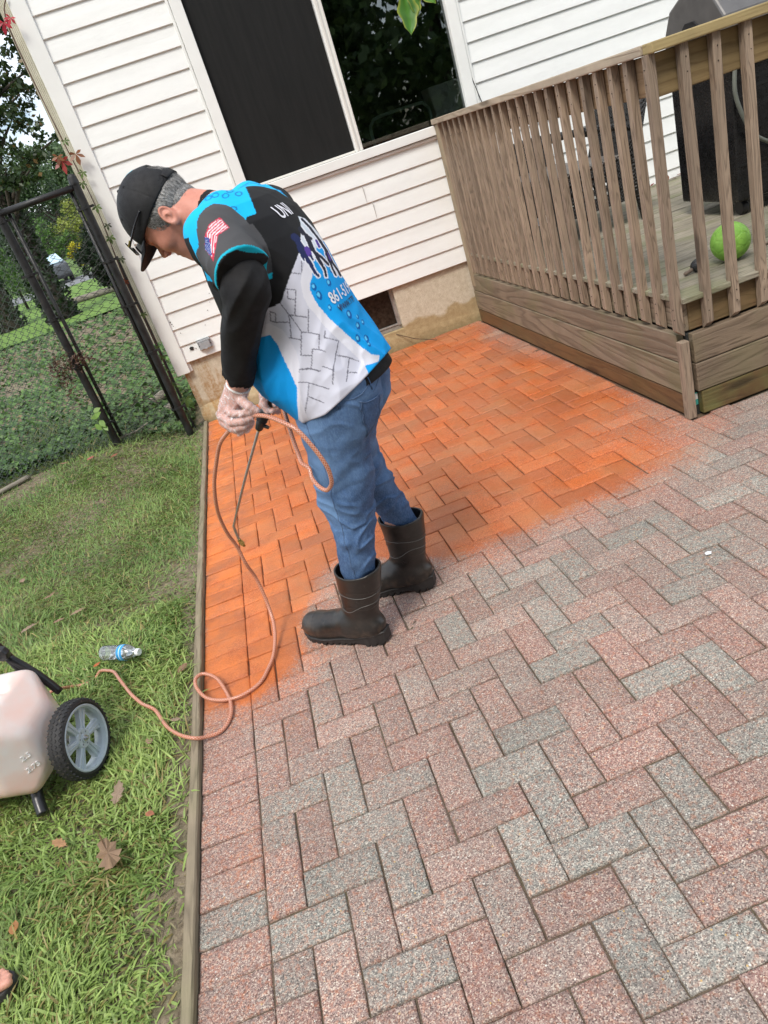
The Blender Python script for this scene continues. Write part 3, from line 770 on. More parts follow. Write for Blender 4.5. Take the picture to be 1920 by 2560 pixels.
# corner: post behind with the gap's shade put into its near-black colour, lower trim strip, tag
board('corner_post', XS + .042, XS + .12, 1.242, 1.32, -.02, .39, simple('frame_gap_shade', (.02, .022, .02), .8, var=.5))
board('corner_trim', XS - .012, XS + .028, 1.205, 1.245, .0, .372, M_BAL, .003)
mb = MB(); mb.box(XS + .044, XS + .060, 1.2385, 1.2395, .045, .105); dk(mb.build('label_tag', simple('tag_green', (.05, .35, .30), .5), deck))
mb = MB(); mb.box(XS + .045, XS + .060, 1.2375, 1.238, .072, .100); dk(mb.build('label_tag', simple('tag_white', (.6, .62, .6), .5, var=.3, scale=300), deck))
M_NAIL = simple('nail_head', (.04, .03, .025), .6, .5)
# balusters: mitred feet
def baluster(x, y, axis, tw=0.0):
    s_ = .0172; z0, z1 = .398, 1.4973
    mb = MB(); V = []
    nz_ = 12; ph = random.uniform(0, 6); am = random.uniform(0, .004)
    for i in range(nz_ + 1):
        z = z0 + (z1 - z0) * i / nz_; b = am * math.sin(PI * i / nz_ + ph) ; t = tw * math.sin(PI * i / nz_)
        for (ux, uy) in ((-1, -1), (1, -1), (1, 1), (-1, 1)):
            zz = z
            if i == 0: zz = z0 + (.024 if (ux < 0 and axis == 'y') or (uy < 0 and axis == 'x') else -.006) - .0
            V.append((x + ux * s_ + (b if axis == 'x' else t), y + uy * s_ + (b if axis == 'y' else t), zz))
    F = [(3, 2, 1, 0), tuple(nz_ * 4 + q for q in range(4))]
    for i in range(nz_):
        for q in range(4): F.append((i * 4 + q, i * 4 + (q + 1) % 4, i * 4 + 4 + (q + 1) % 4, i * 4 + 4 + q))
    mb.add(V, F)
    for zn in (.475, .52, 1.40, 1.45):          # nail heads
        jx = random.uniform(-.004, .004)
        if axis == 'y': MN = Matrix.Translation((x - s_ - .0006, y + jx, zn)) @ Matrix.Rotation(PI / 2, 4, 'Y')
        else: MN = Matrix.Translation((x + jx, y - s_ - .0006, zn)) @ Matrix.Rotation(PI / 2, 4, 'X')
        mb.prism([(math.cos(t) * .0026, math.sin(t) * .0026) for t in np.linspace(0, 2 * PI, 7, endpoint=False)], -.002, .002, MN, 1)
    return dk(mb.build('baluster', None, deck, bevel=.003, mats=[M_BAL, M_NAIL]))
for i in range(1, 23): baluster(XS + .0195, 1.276 + i * .1253, 'y', random.uniform(-.004, .004))
baluster(XS + .004, 1.235, 'y')
for x in np.arange(2.537, 6.5, .133): baluster(float(x), 1.216, 'x', random.uniform(-.006, .006))
# rail planks and caps
board('rail_plank', XS + .041, XS + .077, 1.29, 4.11, 1.352, 1.494, wood_mat('plank_old', (0.33, 0.22, 0.12), (0.17, 0.10, 0.05), 'Y', rough=.8, scale=.8))
board('rail_plank', XS + .03, 7.4, 1.24, 1.276, 1.345, 1.494, M_PLANKX)
board('rail_cap', XS - .012, XS + .13, 1.252, 4.12, 1.4975, 1.5335, M_CAPY, .005)
board('rail_cap', XS - .006, 7.4, 1.11 + .07, 1.25, 1.4965, 1.5335, M_CAPX, .005)
board('rail_post', XS + .0, XS + .09, 4.02, 4.11, .30, 1.495, wood_mat('post_wood', (0.40, 0.33, 0.22), (0.22, 0.165, 0.10), 'Z', rough=.8, scale=.6), .005)

# leaves caught against the wall on the deck
# ================================================================== VEGETATION
def leaf_mat(name, rough=.45, trans=.35, attr='lc'):
    k = NM(name); c = k.attr(attr); hv = k.n('ShaderNodeHueSaturation'); k.l(c, hv.inputs['Color'])
    n = k.noise(k.coord('Object'), 40, 3); k.l(k.math('ADD', k.math('MULTIPLY', n, .5), .75), hv.inputs['Value'])
    k.color(hv.outputs[0]); k.rough(rough)
    t = k.n('ShaderNodeBsdfTranslucent'); k.l(hv.outputs[0], t.inputs['Color']); ms = k.n('ShaderNodeMixShader'); ms.inputs[0].default_value = trans
    k.l(k.b.outputs[0], ms.inputs[1]); k.l(t.outputs[0], ms.inputs[2]); k.l(ms.outputs[0], k.out.inputs['Surface'])
    return k.m
M_LEAF = leaf_mat('leaf'); M_IVY = leaf_mat('ivy_leaf', .55, .15); M_GRASS = leaf_mat('grass_blade', .5, .3)
DIAMOND = np.array([(0, 0, 0), (.32, .45, .06), (0, 1, -.04), (-.32, .45, .06)])
IVY = np.array([(0, 0, 0), (.30, -.12, .03), (.52, .22, .0), (.27, .42, .05), (0, 1.0, -.03), (-.27, .42, .05), (-.52, .22, 0), (-.30, -.12, .03)])
def scatter(P, size, shape, up=None, tilt=1.0, rng=RNG):
    """leaf-shaped faces at P; up=None -> random orientation, otherwise normals near up"""
    n = len(P); nv = len(shape)
    if up is None: nr = rng.normal(size=(n, 3))
    else: nr = np.array(up)[None] + rng.normal(size=(n, 3)) * tilt
    nr /= np.linalg.norm(nr, axis=1)[:, None]
    t = rng.normal(size=(n, 3)); t -= (t * nr).sum(1)[:, None] * nr; t /= np.linalg.norm(t, axis=1)[:, None]
    b = np.cross(nr, t); s = np.asarray(size).reshape(-1, 1) * np.ones((n, 1))
    V = P[:, None, :] + s[:, None] * (shape[None, :, 0:1] * b[:, None] + shape[None, :, 1:2] * t[:, None] + shape[None, :, 2:3] * nr[:, None])
    V = V.reshape(-1, 3); F = np.arange(n * nv).reshape(n, nv); return V, F
def cols(n, c0, c1, nv, rng=RNG, odd=None, podd=0.0):
    t = rng.random((n, 1)); C = np.array(c0) * (1 - t) + np.array(c1) * t; C = C * rng.uniform(.75, 1.25, (n, 1))
    if odd is not None:
        m = rng.random(n) < podd; C[m] = np.array(odd) * rng.uniform(.7, 1.3, (m.sum(), 1))
    return np.repeat(C, nv, 0)
def crown_pts(clumps, n, rng=RNG):
    cl = np.array(clumps, float); w_ = cl[:, 3] ** 2; idx = rng.choice(len(cl), n, p=w_ / w_.sum())
    d = rng.normal(size=(n, 3)); d /= np.linalg.norm(d, axis=1)[:, None]; r = rng.random(n) ** .55
    # sub-clumps make an uneven outline with gaps
    sub = rng.normal(size=(len(cl) * 9, 3)); sub /= np.linalg.norm(sub, axis=1)[:, None]
    k = idx * 9 + rng.integers(0, 9, n); c = cl[idx, :3] + sub[k] * cl[idx, 3:4] * .72
    return c + d * r[:, None] * cl[idx, 3:4] * .42
def crown(name, clumps, n, size, c0, c1, parent=None, shape=DIAMOND, seed=1, m=None, odd=None, podd=0):
    rng = np.random.default_rng(seed); P = crown_pts(clumps, n, rng); V, F = scatter(P, rng.uniform(.6, 1.3, n) * size, shape, rng=rng)
    o = mesh_np(name, V, F, m or M_LEAF, parent); vcol(o, 'lc', cols(n, c0, c1, len(shape), rng, odd, podd)); return o
def bark(name, c=(.07, .055, .04)):
    k = NM(name); v = k.coord('Object', (6, 6, 1.2)); n = k.noise(v, 3, 5, .7); k.color(k.ramp(n, [(.3, tuple(x * .4 for x in c)), (.7, c)])); k.rough(.9); k.bump(n, .9, .05); return k.m
M_BARK = bark('bark')

# --- ivy-covered tree left
def trunk_np(mb, P, r): mb.tube(P, r, 12)
def ivy_tree(x, y, h, r, lean, nleaf, seed, label, clumps=None, ncr=0):
    t = empty('ivy_tree', (x, y, 0)); tag(t, label, 'tree', 'big trees beyond the fence')
    mb = MB(); pts = catmull([(0, 0, -.2), (lean * .3, 0, h * .3), (lean * .6, .1, h * .6), (lean, 0, h)], 6)
    mb.tube(pts, [r * (1.15 - .5 * i / len(pts)) for i in range(len(pts))], 14)
    rng = np.random.default_rng(seed)
    if clumps:
        for cx, cy, cz, cr_ in clumps[::2]:
            b = Vector((cx - x, cy - y, cz)); st = pts[min(len(pts) - 1, int(len(pts) * min(.95, max(.2, (cz - .8) / h))))]
            mb.tube(catmull([st, st.lerp(b, .5) + Vector((0, 0, .2)), b], 5), [.07 - .0055 * i for i in range(11)], 6)
    mb.build('trunk', M_BARK, t, smooth=True)
    u = rng.random(nleaf) * .99; ii = (u * (len(pts) - 1)).astype(int); pa = np.array([tuple(p) for p in pts])
    c = pa[ii] + (pa[ii + 1] - pa[ii]) * ((u * (len(pts) - 1)) % 1)[:, None]
    an = rng.random(nleaf) * 2 * PI; rr = r * (1.15 - .5 * u) * rng.uniform(.95, 1.35, nleaf) * (1 + .15 * np.sin(an * 3 + u * 20))
    P = c + np.stack([np.cos(an) * rr, np.sin(an) * rr, 0 * rr], 1)
    V, F = scatter(P, rng.uniform(.06, .14, nleaf), IVY, rng=rng); o = mesh_np('ivy', V, F, M_IVY, t); vcol(o, 'lc', cols(nleaf, (.012, .03, .010), (.035, .06, .022), 8, rng))
    if clumps:
        cc = [(a_ - x, b_ - y, c_, d_) for a_, b_, c_, d_ in clumps]
        crown('crown', cc, ncr, .115, (.016, .034, .010), (.05, .085, .022), t, seed=seed + 1, odd=(.16, .10, .03), podd=.04)
    return t
CL1 = [(-2.177, 18.816, 6.166, 0.36), (-2.203, 18.565, 5.658, 0.36), (-2.071, 18.32, 5.186, 0.22), (-2.753, 18.349, 5.143, 0.4), (-2.49, 18.138, 4.758, 0.36), (-2.081, 18.087, 4.715, 0.16), (-2.866, 17.947, 4.318, 0.4), (-2.362, 17.723, 3.943, 0.2), (-2.109, 17.579, 3.69, 0.14), (-2.841, 17.641, 3.707, 0.4), (-3.378, 17.551, 3.446, 0.45), (-2.43, 17.482, 3.447, 0.2), (-2.893, 17.417, 3.25, 0.27), (-2.401, 19.125, 6.754, 0.63), (-3.2, 18.4, 5.2, .6), (-3.6, 18, 4.4, .6), (-3.9, 18.6, 6.0, .9), (-3.0, 19, 7.2, .8), (-4.2, 18.2, 8.2, 1.3), (-3.2, 18.0, 8.8, 1.1), (-5.0, 18.6, 7.4, 1.2), (-4.6, 17.6, 9.4, 1.2)]
ivy_tree(-3.93, 18.26, 7.5, .27, -.15, 5200, 31, 'large ivy-clad tree behind the gate with dark feathery foliage above', CL1, 19000)
ivy_tree(-5.88, 20.65, 7.5, .28, .1, 2600, 37, 'second ivy-clad tree trunk at the left edge of the photo')

def tree(name, clumps, trunkx, n, size, c0, c1, label, cat, group=None, seed=1, tr=.12, m=None, odd=None, podd=0):
    bx, by = trunkx; t = empty(name, (bx, by, 0)); tag(t, label, cat, group)
    cl = [(a_ - bx, b_ - by, c_, d_) for a_, b_, c_, d_ in clumps]
    mb = MB(); top = max(c[2] for c in cl)
    mb.tube([(0, 0, -.1), (0.02, 0, top * .5), (0, 0.02, top * .85)], [tr, tr * .7, tr * .3], 8)
    for c in cl: mb.tube([(0, 0, c[2] * .55), (c[0] * .6, c[1] * .6, c[2] * .85), c[:3]], [tr * .35, tr * .22, tr * .1], 5)
    mb.build('trunk', M_BARK, t, smooth=True)
    crown('crown', cl, n, size, c0, c1, t, seed=seed, odd=odd, podd=podd); return t
tree('holly_bush', [(-1.823, 14.165, 1.368, 0.27), (-2.068, 14.09, 1.182, 0.22), (-1.877, 14.009, 1.046, 0.22), (-1.747, 14.297, 1.646, 0.2), (-1.6, 14.2, 1.2, .34), (-1.55, 14.2, 1.6, .3), (-1.9, 14.1, 1.15, .36), (-2.0, 14.1, .95, .3), (-1.7, 14.2, .8, .3)], (-1.8, 14.2), 7000, .06, (.008, .02, .008), (.025, .05, .02), 'round dark glossy evergreen bush seen through the gate mesh', 'bush', seed=5, tr=.05)
BG = 'trees beyond the road'
tree('broadleaf_tree', [(-12.2, 81, 8.3, 2.4), (-12.3, 84, 6, 3.4), (-10.5, 82, 6.4, 2.4), (-14.5, 83, 8.6, 3.0), (-11.5, 82, 9.4, 1.6), (-9.5, 80, 5.0, 2.4)], (-12.3, 83), 9000, .34, (.06, .11, .045), (.14, .21, .09), 'hazy blue-green tree farthest beyond the road', 'tree', BG, seed=6, tr=.3)
tree('broadleaf_tree', [(-9.4, 66, 4.2, 2.0), (-12.2, 69, 6.4, 2.2), (-13.9, 69, 5.4, 2.6), (-10.5, 67, 5.8, 1.8), (-16, 70, 7, 3.2), (-11.5, 67, 3.4, 2.2), (-8.2, 65, 3.2, 1.8)], (-12, 68), 12000, .26, (.022, .05, .018), (.07, .12, .045), 'dark green spreading tree at the middle distance behind the ivy trunk', 'tree', BG, seed=7, tr=.3)
tree('yellow_bush', [(-7.5, 44.3, 2.5, .95), (-7.13, 46.9, 3.3, .8), (-6.4, 45, 2.4, .9), (-6.0, 45, 1.6, .9), (-7.0, 44, 1.5, .9), (-5.4, 45, 2.0, .8)], (-6.9, 45), 6500, .13, (.16, .21, .035), (.32, .36, .07), 'yellow-green rounded shrub across the road', 'shrub', 'shrubs across the road', seed=8, tr=.1)
tree('conifer', [(-8.6, 43.5, 2.8, .6), (-8.7, 43.5, 2.0, .8), (-9.2, 43.5, 1.3, .9), (-8.1, 43.2, 1.4, .8), (-9.6, 44, 2.2, .7), (-7.6, 43, 1.9, .5)], (-8.7, 43.5), 5000, .12, (.05, .12, .02), (.13, .24, .05), 'bright green feathery conifer left of the yellow shrub', 'shrub', 'shrubs across the road', seed=9, tr=.1)
tree('conifer', [(-6.4, 43.6, 1.7, .6), (-7.4, 43.3, 1.6, .6), (-6.2, 43.6, 1.0, .6), (-7.2, 43.3, .8, .6), (-5.2, 43.8, 1.4, .7)], (-6.8, 43.6), 4200, .10, (.03, .08, .018), (.09, .16, .04), 'low mid-green conifer in front of the yellow shrub', 'shrub', 'shrubs across the road', seed=10, tr=.08)
tree('flowering_bush', [(-7.35, 42.7, 1.38, .36), (-7.6, 42.7, 1.15, .3), (-7.0, 42.7, 1.1, .35), (-7.3, 42.7, .7, .4)], (-7.3, 42.7), 1500, .085, (.42, .38, .02), (.70, .62, .05), 'small bush with bright yellow flowers beside the parked car', 'bush', seed=11, tr=.04)
tree('hedge_shrub', [(-6.9, 26.5, 1.9, 1.0), (-7.9, 32, 1.0, .9), (-7.5, 27, 1.0, 1.0), (-6.3, 25.5, 1.2, .6)], (-7.2, 28), 5000, .10, (.03, .08, .018), (.10, .18, .035), 'leafy green shrub at the left edge between the ivy trunks', 'shrub', seed=12, tr=.06)
# far hedge row closing the view
rng = np.random.default_rng(77); n = 16000
P = np.stack([rng.uniform(-60, 5, n), rng.uniform(118, 124, n), rng.uniform(0, 1, n) ** .8 * 9.5], 1); P[:, 2] *= (.75 + .25 * np.sin(P[:, 0] * .5) * np.sin(P[:, 0] * .17 + 1))
V, F = scatter(P, rng.uniform(.5, 1.1, n), DIAMOND, rng=rng); o = mesh_np('woodland', V, F, M_LEAF); vcol(o, 'lc', cols(n, (.05, .09, .05), (.12, .17, .10), 4, rng)); tag(o, 'hazy green woodland at the far end of the view', 'woodland', kind='stuff')

# garden trees behind the viewpoint, mirrored in the window glass
rng = np.random.default_rng(78); n = 80000
cl = [(rng.uniform(-14, 16), rng.uniform(-17, -11), rng.uniform(.2, 11.5), rng.uniform(1.5, 2.8)) for _ in range(110)]
P = crown_pts(cl, n, rng); V, F = scatter(P, rng.uniform(.18, .4, n), DIAMOND, rng=rng); o = mesh_np('garden_trees', V, F, M_LEAF); vcol(o, 'lc', cols(n, (.03, .07, .02), (.12, .18, .05), 4, rng))
tag(o, 'dark trees of the garden mirrored in the window glass', 'trees', kind='stuff')
mb = MB()
for i in range(11):
    x = -13 + 2.7 * i; mb.tube([(x, -15, -.2), (x + .3, -15, 4), (x + .2, -15, 9)], [.28, .2, .08], 8)
o = mb.build('garden_trunks', M_BARK, None); tag(o, 'trunks of the garden trees mirrored in the window glass', 'trees', kind='stuff')

# ivy carpet beyond the fence
rng = np.random.default_rng(21)
n = 19000; yy = 4.15 + 12.3 * rng.random(n) ** 1.7; xx = -.1 - (1.9 + (yy - 4) * .75) * rng.random(n)
zz = ground_h(xx, yy) + rng.random(n) * (.05 + .05 * np.sin(xx * 3) * np.sin(yy * 2.1)) + .012
keep = (np.sin(xx * 1.9 + 1) * np.sin(yy * 1.4 + xx) + rng.random(n) * 1.4 - .35 * (1 - smooth01(yy, 4.2, 5.6))) > -.05
P = np.stack([xx, yy, zz], 1)[keep]; n = len(P)
sz = rng.uniform(.028, .06, n) * (1 + (P[:, 1] - 4) * .08)
V, F = scatter(P, sz, IVY, up=(0, -.25, 1), tilt=.45, rng=rng); o = mesh_np('ivy_carpet', V, F, M_IVY); vcol(o, 'lc', cols(n, (.03, .08, .016), (.10, .19, .04), 8, rng, odd=(.17, .13, .06), podd=.04)); tag(o, 'dark green ivy covering the ground beyond the chain-link gate', 'ivy', kind='stuff')

# ------------------------------------------------------------------ GRASS
def blades(n, xf, L, W, c0, c1, seed, odd=(.33, .27, .10), podd=.06, flat=.55, dens=None):
    rng = np.random.default_rng(seed); P = xf(rng, n)
    if dens is not None: P = P[rng.random(len(P)) < dens(P)]
    n = len(P); z = ground_h(P[:, 0], P[:, 1]) - .004
    # tufts share a heading
    hd = 2.3 * np.sin(P[:, 0] * 5.1 + 2 * np.sin(P[:, 1] * 4)) + rng.normal(0, 1.1, n) + rng.choice([0, PI], n) * (rng.random(n) < .3)
    Ln = rng.uniform(*L, n) * (.75 + .35 * np.sin(P[:, 0] * 3.1 + 1) * np.sin(P[:, 1] * 2.7)); Wd = rng.uniform(*W, n)
    el0 = rng.uniform(.35, 1.35, n); drop = rng.uniform(.5, 1.9, n) * flat * 1.7
    seg = 4; u = np.linspace(0, 1, seg + 1); x = np.zeros((n, seg + 1)); zz = np.zeros((n, seg + 1))
    for i in range(seg):
        el = el0 - drop * (i + .5) / seg; x[:, i + 1] = x[:, i] + np.cos(el) * Ln / seg; zz[:, i + 1] = zz[:, i] + np.sin(el) * Ln / seg
    zz = np.maximum(zz, .003); dx, dy = np.cos(hd), np.sin(hd); tw = rng.normal(0, .35, n)
    wprof = np.array([.55, .95, 1.0, .7, .04])
    V = np.zeros((n, seg + 1, 2, 3))
    for s_ in (0, 1):
        sg = -1 if s_ == 0 else 1; wv = sg * Wd[:, None] * wprof[None] * .5
        V[:, :, s_, 0] = P[:, :1] + x * dx[:, None] - wv * dy[:, None] * np.cos(tw)[:, None]
        V[:, :, s_, 1] = P[:, 1:2] + x * dy[:, None] + wv * dx[:, None] * np.cos(tw)[:, None]
        V[:, :, s_, 2] = z[:, None] + zz + wv * np.sin(tw)[:, None] + .004
    V = V.reshape(-1, 3); b = np.arange(n)[:, None] * (2 * (seg + 1)); F = []
    for i in range(seg): F.append(b + np.array([[2 * i, 2 * i + 1, 2 * i + 3, 2 * i + 2]]))
    F = np.concatenate(F); t = rng.random((n, 1)) * .6 + .4 * (.5 + .5 * np.sin(P[:, :1] * 4 + 3 * np.sin(P[:, 1:2] * 3)))
    C = np.array(c0) * (1 - t) + np.array(c1) * t
    pat = .06 + .5 * np.exp(-(((P[:, 0] + .28) / .12) ** 2 + ((P[:, 1] + .1) / .1) ** 2)); m = rng.random(n) < podd + pat * .7
    C[m] = np.array(odd) * rng.uniform(.6, 1.2, (m.sum(), 1)); C *= rng.uniform(.78, 1.22, (n, 1))
    return V, F, np.repeat(C, 2 * (seg + 1), 0)
def bare(P):
    x, y = P[:, 0], P[:, 1]; ed = np.clip((-x - .04) / .11, 0, 1)
    strip_ = np.where(y < 1.4, .12 + .88 * smooth01(-x, .02 + .035 * (1 + np.sin(y * 7)), .13 + .04 * np.sin(y * 5)), np.clip(.35 + ed, 0, 1))
    patch = 1 - .75 * np.clip(nz3(np.c_[P, P[:, :1] * 0], 6, 17), 0, 1)
    back = 1 - .6 * smooth01(y, 3.3, 4.0)
    return np.clip(strip_ * patch * back, .05, 1)
V1, F1, C1 = blades(64000, lambda r, n: np.c_[-.022 - 1.0 * r.random(n), -.9 + 2.3 * r.random(n)], (.035, .105), (.0028, .0070), (.16, .27, .055), (.37, .48, .14), 1, dens=bare)
V2, F2, C2 = blades(64000, lambda r, n: np.c_[-.022 - 1.75 * r.random(n) ** 1.1, .9 + 3.3 * r.random(n)], (.035, .09), (.0024, .0056), (.10, .20, .04), (.26, .37, .10), 2, dens=bare)
V3, F3, C3 = blades(42000, lambda r, n: np.c_[-.022 - 1.3 * r.random(n), -.9 + 4.2 * r.random(n)], (.03, .07), (.0015, .003), (.18, .18, .08), (.34, .31, .16), 3, podd=.35, flat=.8, dens=bare)
V = np.r_[V1, V2, V3]; F = np.r_[F1, F2 + len(V1), F3 + len(V1) + len(V2)]; C = np.r_[C1, C2, C3]
o = mesh_np('grass', V, F, M_GRASS); vcol(o, 'lc', C); tag(o, 'unmown crabgrass lawn beside the patio edging', 'grass', kind='stuff')
# verge grass just beyond the fence and long weeds at its foot
V1, F1, C1 = blades(9000, lambda r, n: np.c_[-.1 - 1.6 * r.random(n), 4.0 + 1.6 * r.random(n)], (.05, .16), (.003, .008), (.05, .09, .025), (.13, .17, .06), 4, flat=.7)
o = mesh_np('weeds', V1, F1, M_GRASS); vcol(o, 'lc', C1); tag(o, 'straggly weeds along the foot of the chain-link fence', 'weeds', kind='stuff')

# young sapling with light leaves by the gate post
def leaf_obj(name, pos, size, shape, c, parent=None, up=(0, 0, 1), tilt=.3, seed=0, m=None):
    rng = np.random.default_rng(seed); P = np.array([pos], float); V, F = scatter(P, [size], shape, up=up, tilt=tilt, rng=rng)
    o = mesh_np(name, V, F, m or M_LEAF, parent); vcol(o, 'lc', np.repeat(np.array([c]), len(shape), 0)); return o
BROAD = np.array([(0, 0, 0), (.16, .12, .02), (.30, .35, .04), (.28, .62, .03), (.12, .86, 0), (0, 1.02, -.06), (-.12, .86, 0), (-.28, .62, .03), (-.30, .35, .04), (-.16, .12, .02)])
sp_ = empty('sapling', (-.70, 3.93, .1)); tag(sp_, 'light green broad-leaved seedling growing through the mesh near the gate post', 'plant')
mb = MB(); mb.tube([(0, 0, 0), (.01, -.01, .15), (0, -.02, .28)], [.004, .003, .002], 5); mb.build('stem', simple('stem_green', (.10, .14, .04), .6), sp_)
for i, (dx, dz, s_) in enumerate(((-.07, .24, .07), (-.03, .29, .075), (.02, .26, .07), (.05, .29, .065), (-.04, .20, .06), (.0, .33, .06), (.04, .21, .055))):
    leaf_obj('leaf', (dx * .5, -.02, dz), s_, BROAD, (.19, .33, .06), sp_, up=(dx * 4, -1, .6), tilt=.35, seed=40 + i)

# Virginia creeper on the house corner
cr_ = empty('creeper', (-.075, 4.10, .2)); tag(cr_, 'Virginia creeper with reddening five-fingered leaves climbing the house corner', 'climber')
mb = MB(); mb.tube(catmull([(-.05, -.02, -.1), (-.02, .0, .5), (-.03, -.01, 1.0), (.0, -.01, 1.5), (-.02, -.01, 2.0), (-.03, .0, 2.6), (.03, 0, 2.75)], 5), .004, 5); mb.build('stem', simple('vine_stem', (.09, .045, .03), .7), cr_)
FING = np.array([(0, 0, 0), (.13, .3, .03), (.2, .62, .02), (.06, .92, -.02), (0, 1, -.05), (-.06, .92, -.02), (-.2, .62, .02), (-.13, .3, .03)])
def palmate(x, y, z, s, c, seed, parent):
    rng = np.random.default_rng(seed); Vs = []; Cs = []
    rt = rng.uniform(-.5, .5)
    for i, a_ in enumerate((-1.9, -1.0, 0, 1.0, 1.9)):
        aa = a_ + rt + PI + .2; sz = s * (1.0 if abs(a_) < .5 else .85 if abs(a_) < 1.5 else .62)
        dr = np.array([math.sin(aa), -.18, math.cos(aa)]); dr /= np.linalg.norm(dr); nr = np.array([0, -1, .25]) + rng.normal(0, .2, 3); b = np.cross(nr, dr); b /= np.linalg.norm(b)
        Vs.append(np.array([x, y, z]) + sz * (FING[:, :1] * b + FING[:, 1:2] * dr + FING[:, 2:] * nr)); cc = np.array(c) * rng.uniform(.7, 1.3); Cs.append(np.repeat(cc[None], 8, 0))
    V = np.concatenate(Vs); o = mesh_np('leaf', V, np.arange(40).reshape(5, 8), M_LEAF, parent); vcol(o, 'lc', np.concatenate(Cs)); return o
RD, GR, MX = (.30, .035, .03), (.10, .16, .04), (.22, .09, .04)
for i, (x, z, s_, c) in enumerate(((-.048, 2.044, .075, MX), (-.15, 2.03, .085, RD), (-.16, 2.06, .06, MX), (-.119, 2.83, .07, (.45, .02, .04)), (-.065, 2.84, .05, (.45, .02, .04)), (-.075, 2.135, .04, GR), (-.055, 1.93, .045, GR), (-.09, 1.87, .045, GR), (-.065, 1.71, .05, GR), (-.05, 1.58, .04, (.05, .07, .03)), (-.07, 1.50, .05, GR), (-.06, 1.35, .04, (.05, .07, .03)), (-.10, 1.2, .04, (.20, .05, .02)), (-.08, .95, .04, GR), (-.10, .7, .05, GR), (-.12, .52, .05, GR), (-.10, .40, .06, GR), (-.09, .62, .04, GR), (-.06, .25, .07, GR), (-.07, .14, .06, (.07, .11, .05)))):
    palmate(x + .075, -.03 - .01 * (i % 3), z - .2, s_, c, 60 + i, cr_)
# dogwood leaves hanging into view at the top
dg = empty('hanging_twig', (1.272, .203, 1.785)); tag(dg, 'drooping green twig with broad leaves hanging in front of the window top', 'twig')
mb = MB(); mb.tube(catmull([(1.1, .2, 1.3), (.6, .16, .85), (.16, .06, .34), (.05, .02, .12), (0, 0, 0), (-.022, 0, -.01)], 5), .0022, 5); mb.build('stem', simple('twig_brown', (.10, .08, .04), .7), dg)
def curled(pos, L, W, dirv, nr, c, seed, parent):
    rng = np.random.default_rng(seed); d = np.array(dirv, float); d /= np.linalg.norm(d); b = np.cross(nr, d); b /= np.linalg.norm(b); q = np.cross(d, b)
    m_, n_ = 12, 7; V = []; 
    for i in range(m_):
        t = i / (m_ - 1); w_ = W * (math.sin(PI * min(1, t ** .75 * 1.0)) ** .8 * .5 + .001)
        for j in range(n_):
            s_ = (j / (n_ - 1) * 2 - 1); V.append(np.array(pos) + d * L * t + b * s_ * w_ * (1 + .12 * math.sin(t * 16 + seed)) + q * (.10 * L * abs(s_) * (1 - .3 * t) - L * .10 * t * t + .012 * L * math.sin(t * 22 + 5 * abs(s_))))
    idx = np.arange(m_ * n_).reshape(m_, n_); F = np.stack([idx[:-1, :-1], idx[1:, :-1], idx[1:, 1:], idx[:-1, 1:]], -1).reshape(-1, 4)
    o = mesh_np('leaf', V, F, M_LEAF, parent, smooth=True); C = np.array(V); cc = np.tile(np.array(c), (len(V), 1)); s2 = np.abs(np.tile(np.linspace(-1, 1, n_), m_)); cc[s2 > .9] = (.35, .38, .05); cc[s2 < .2] *= 1.25; vcol(o, 'lc', cc)

curled((-.022, 0, -.01), .080, .045, (-.15, -.30, -.95), (0, -1, .3), (.07, .20, .025), 1, dg)
curled((-.008, .0, -.005), .054, .034, (.0, -.30, -.9), (.3, -1, .3), (.08, .22, .03), 2, dg)
curled((.004, .0, .0), .058, .031, (.55, -.3, -.75), (-.2, -1, .4), (.10, .24, .035), 3, dg)
# ================================================================== CHAIN-LINK FENCE AND GATE
YF = 4.0
k = NM('black_fence_paint'); v = k.coord('Object'); n = k.noise(v, 14, 5, .7)
k.color(k.ramp(n, [(.35, (.006, .006, .0065)), (.62, (.013, .013, .013)), (.74, (.06, .052, .04))])); k.rough(k.ramp(n, [(.4, .35), (.7, .8)])); k.bump(k.noise(v, 90, 4, .7), .4, .004); M_FENCE = k.m
M_WIRE = simple('wire_dark', (.018, .02, .019), .45, var=.4, scale=9); M_WIREL = simple('wire_grey', (.055, .075, .062), .5, var=.5, scale=7)
def fence_post(x, z0, h, label):
    t = empty('fence_post', (x, YF, z0)); tag(t, label, 'fence post', 'fence posts by the house corner')
    mb = MB(); mb.tube([(0, 0, -.2), (0.0, 0, h * .5), (0.0, 0, h)], .0285, 20); mb.build('pole', M_FENCE, t, smooth=False, bevel=0)
    mb = MB(); mb.lathe([(0.033, h - .01), (.034, h + .012), (.030, h + .02), (.031, h + .034), (.024, h + .05), (.010, h + .058), (0, h + .06)], 18); mb.build('cap', M_FENCE, t, smooth=True)
    for q in (.16, .62, .98, 1.30, 1.66):
        mb = MB(); mb.lathe([(.0286, q), (.034, q + .002), (.034, q + .018), (.0286, q + .02)], 16); mb.box(.028, .058, -.006, .006, q + .002, q + .018); mb.box(-.058, -.028, -.006, .006, q + .002, q + .018); mb.build('band', M_FENCE, t)
    return t
fence_post(-.128, .05, 1.83, 'black steel gate post nearest the house corner board')
fence_post(-.672, .13, 1.72, 'black steel gate post at the left of the gate')
gate = empty('gate', (-.40, YF, .1)); tag(gate, 'narrow chain-link gate between the two black steel posts', 'gate')
def lp(P): return [(x + .40, y - YF, z - .1) for x, y, z in P]
fr = catmull([(-.195, YF, .13), (-.19, YF, 1.80)], 2)
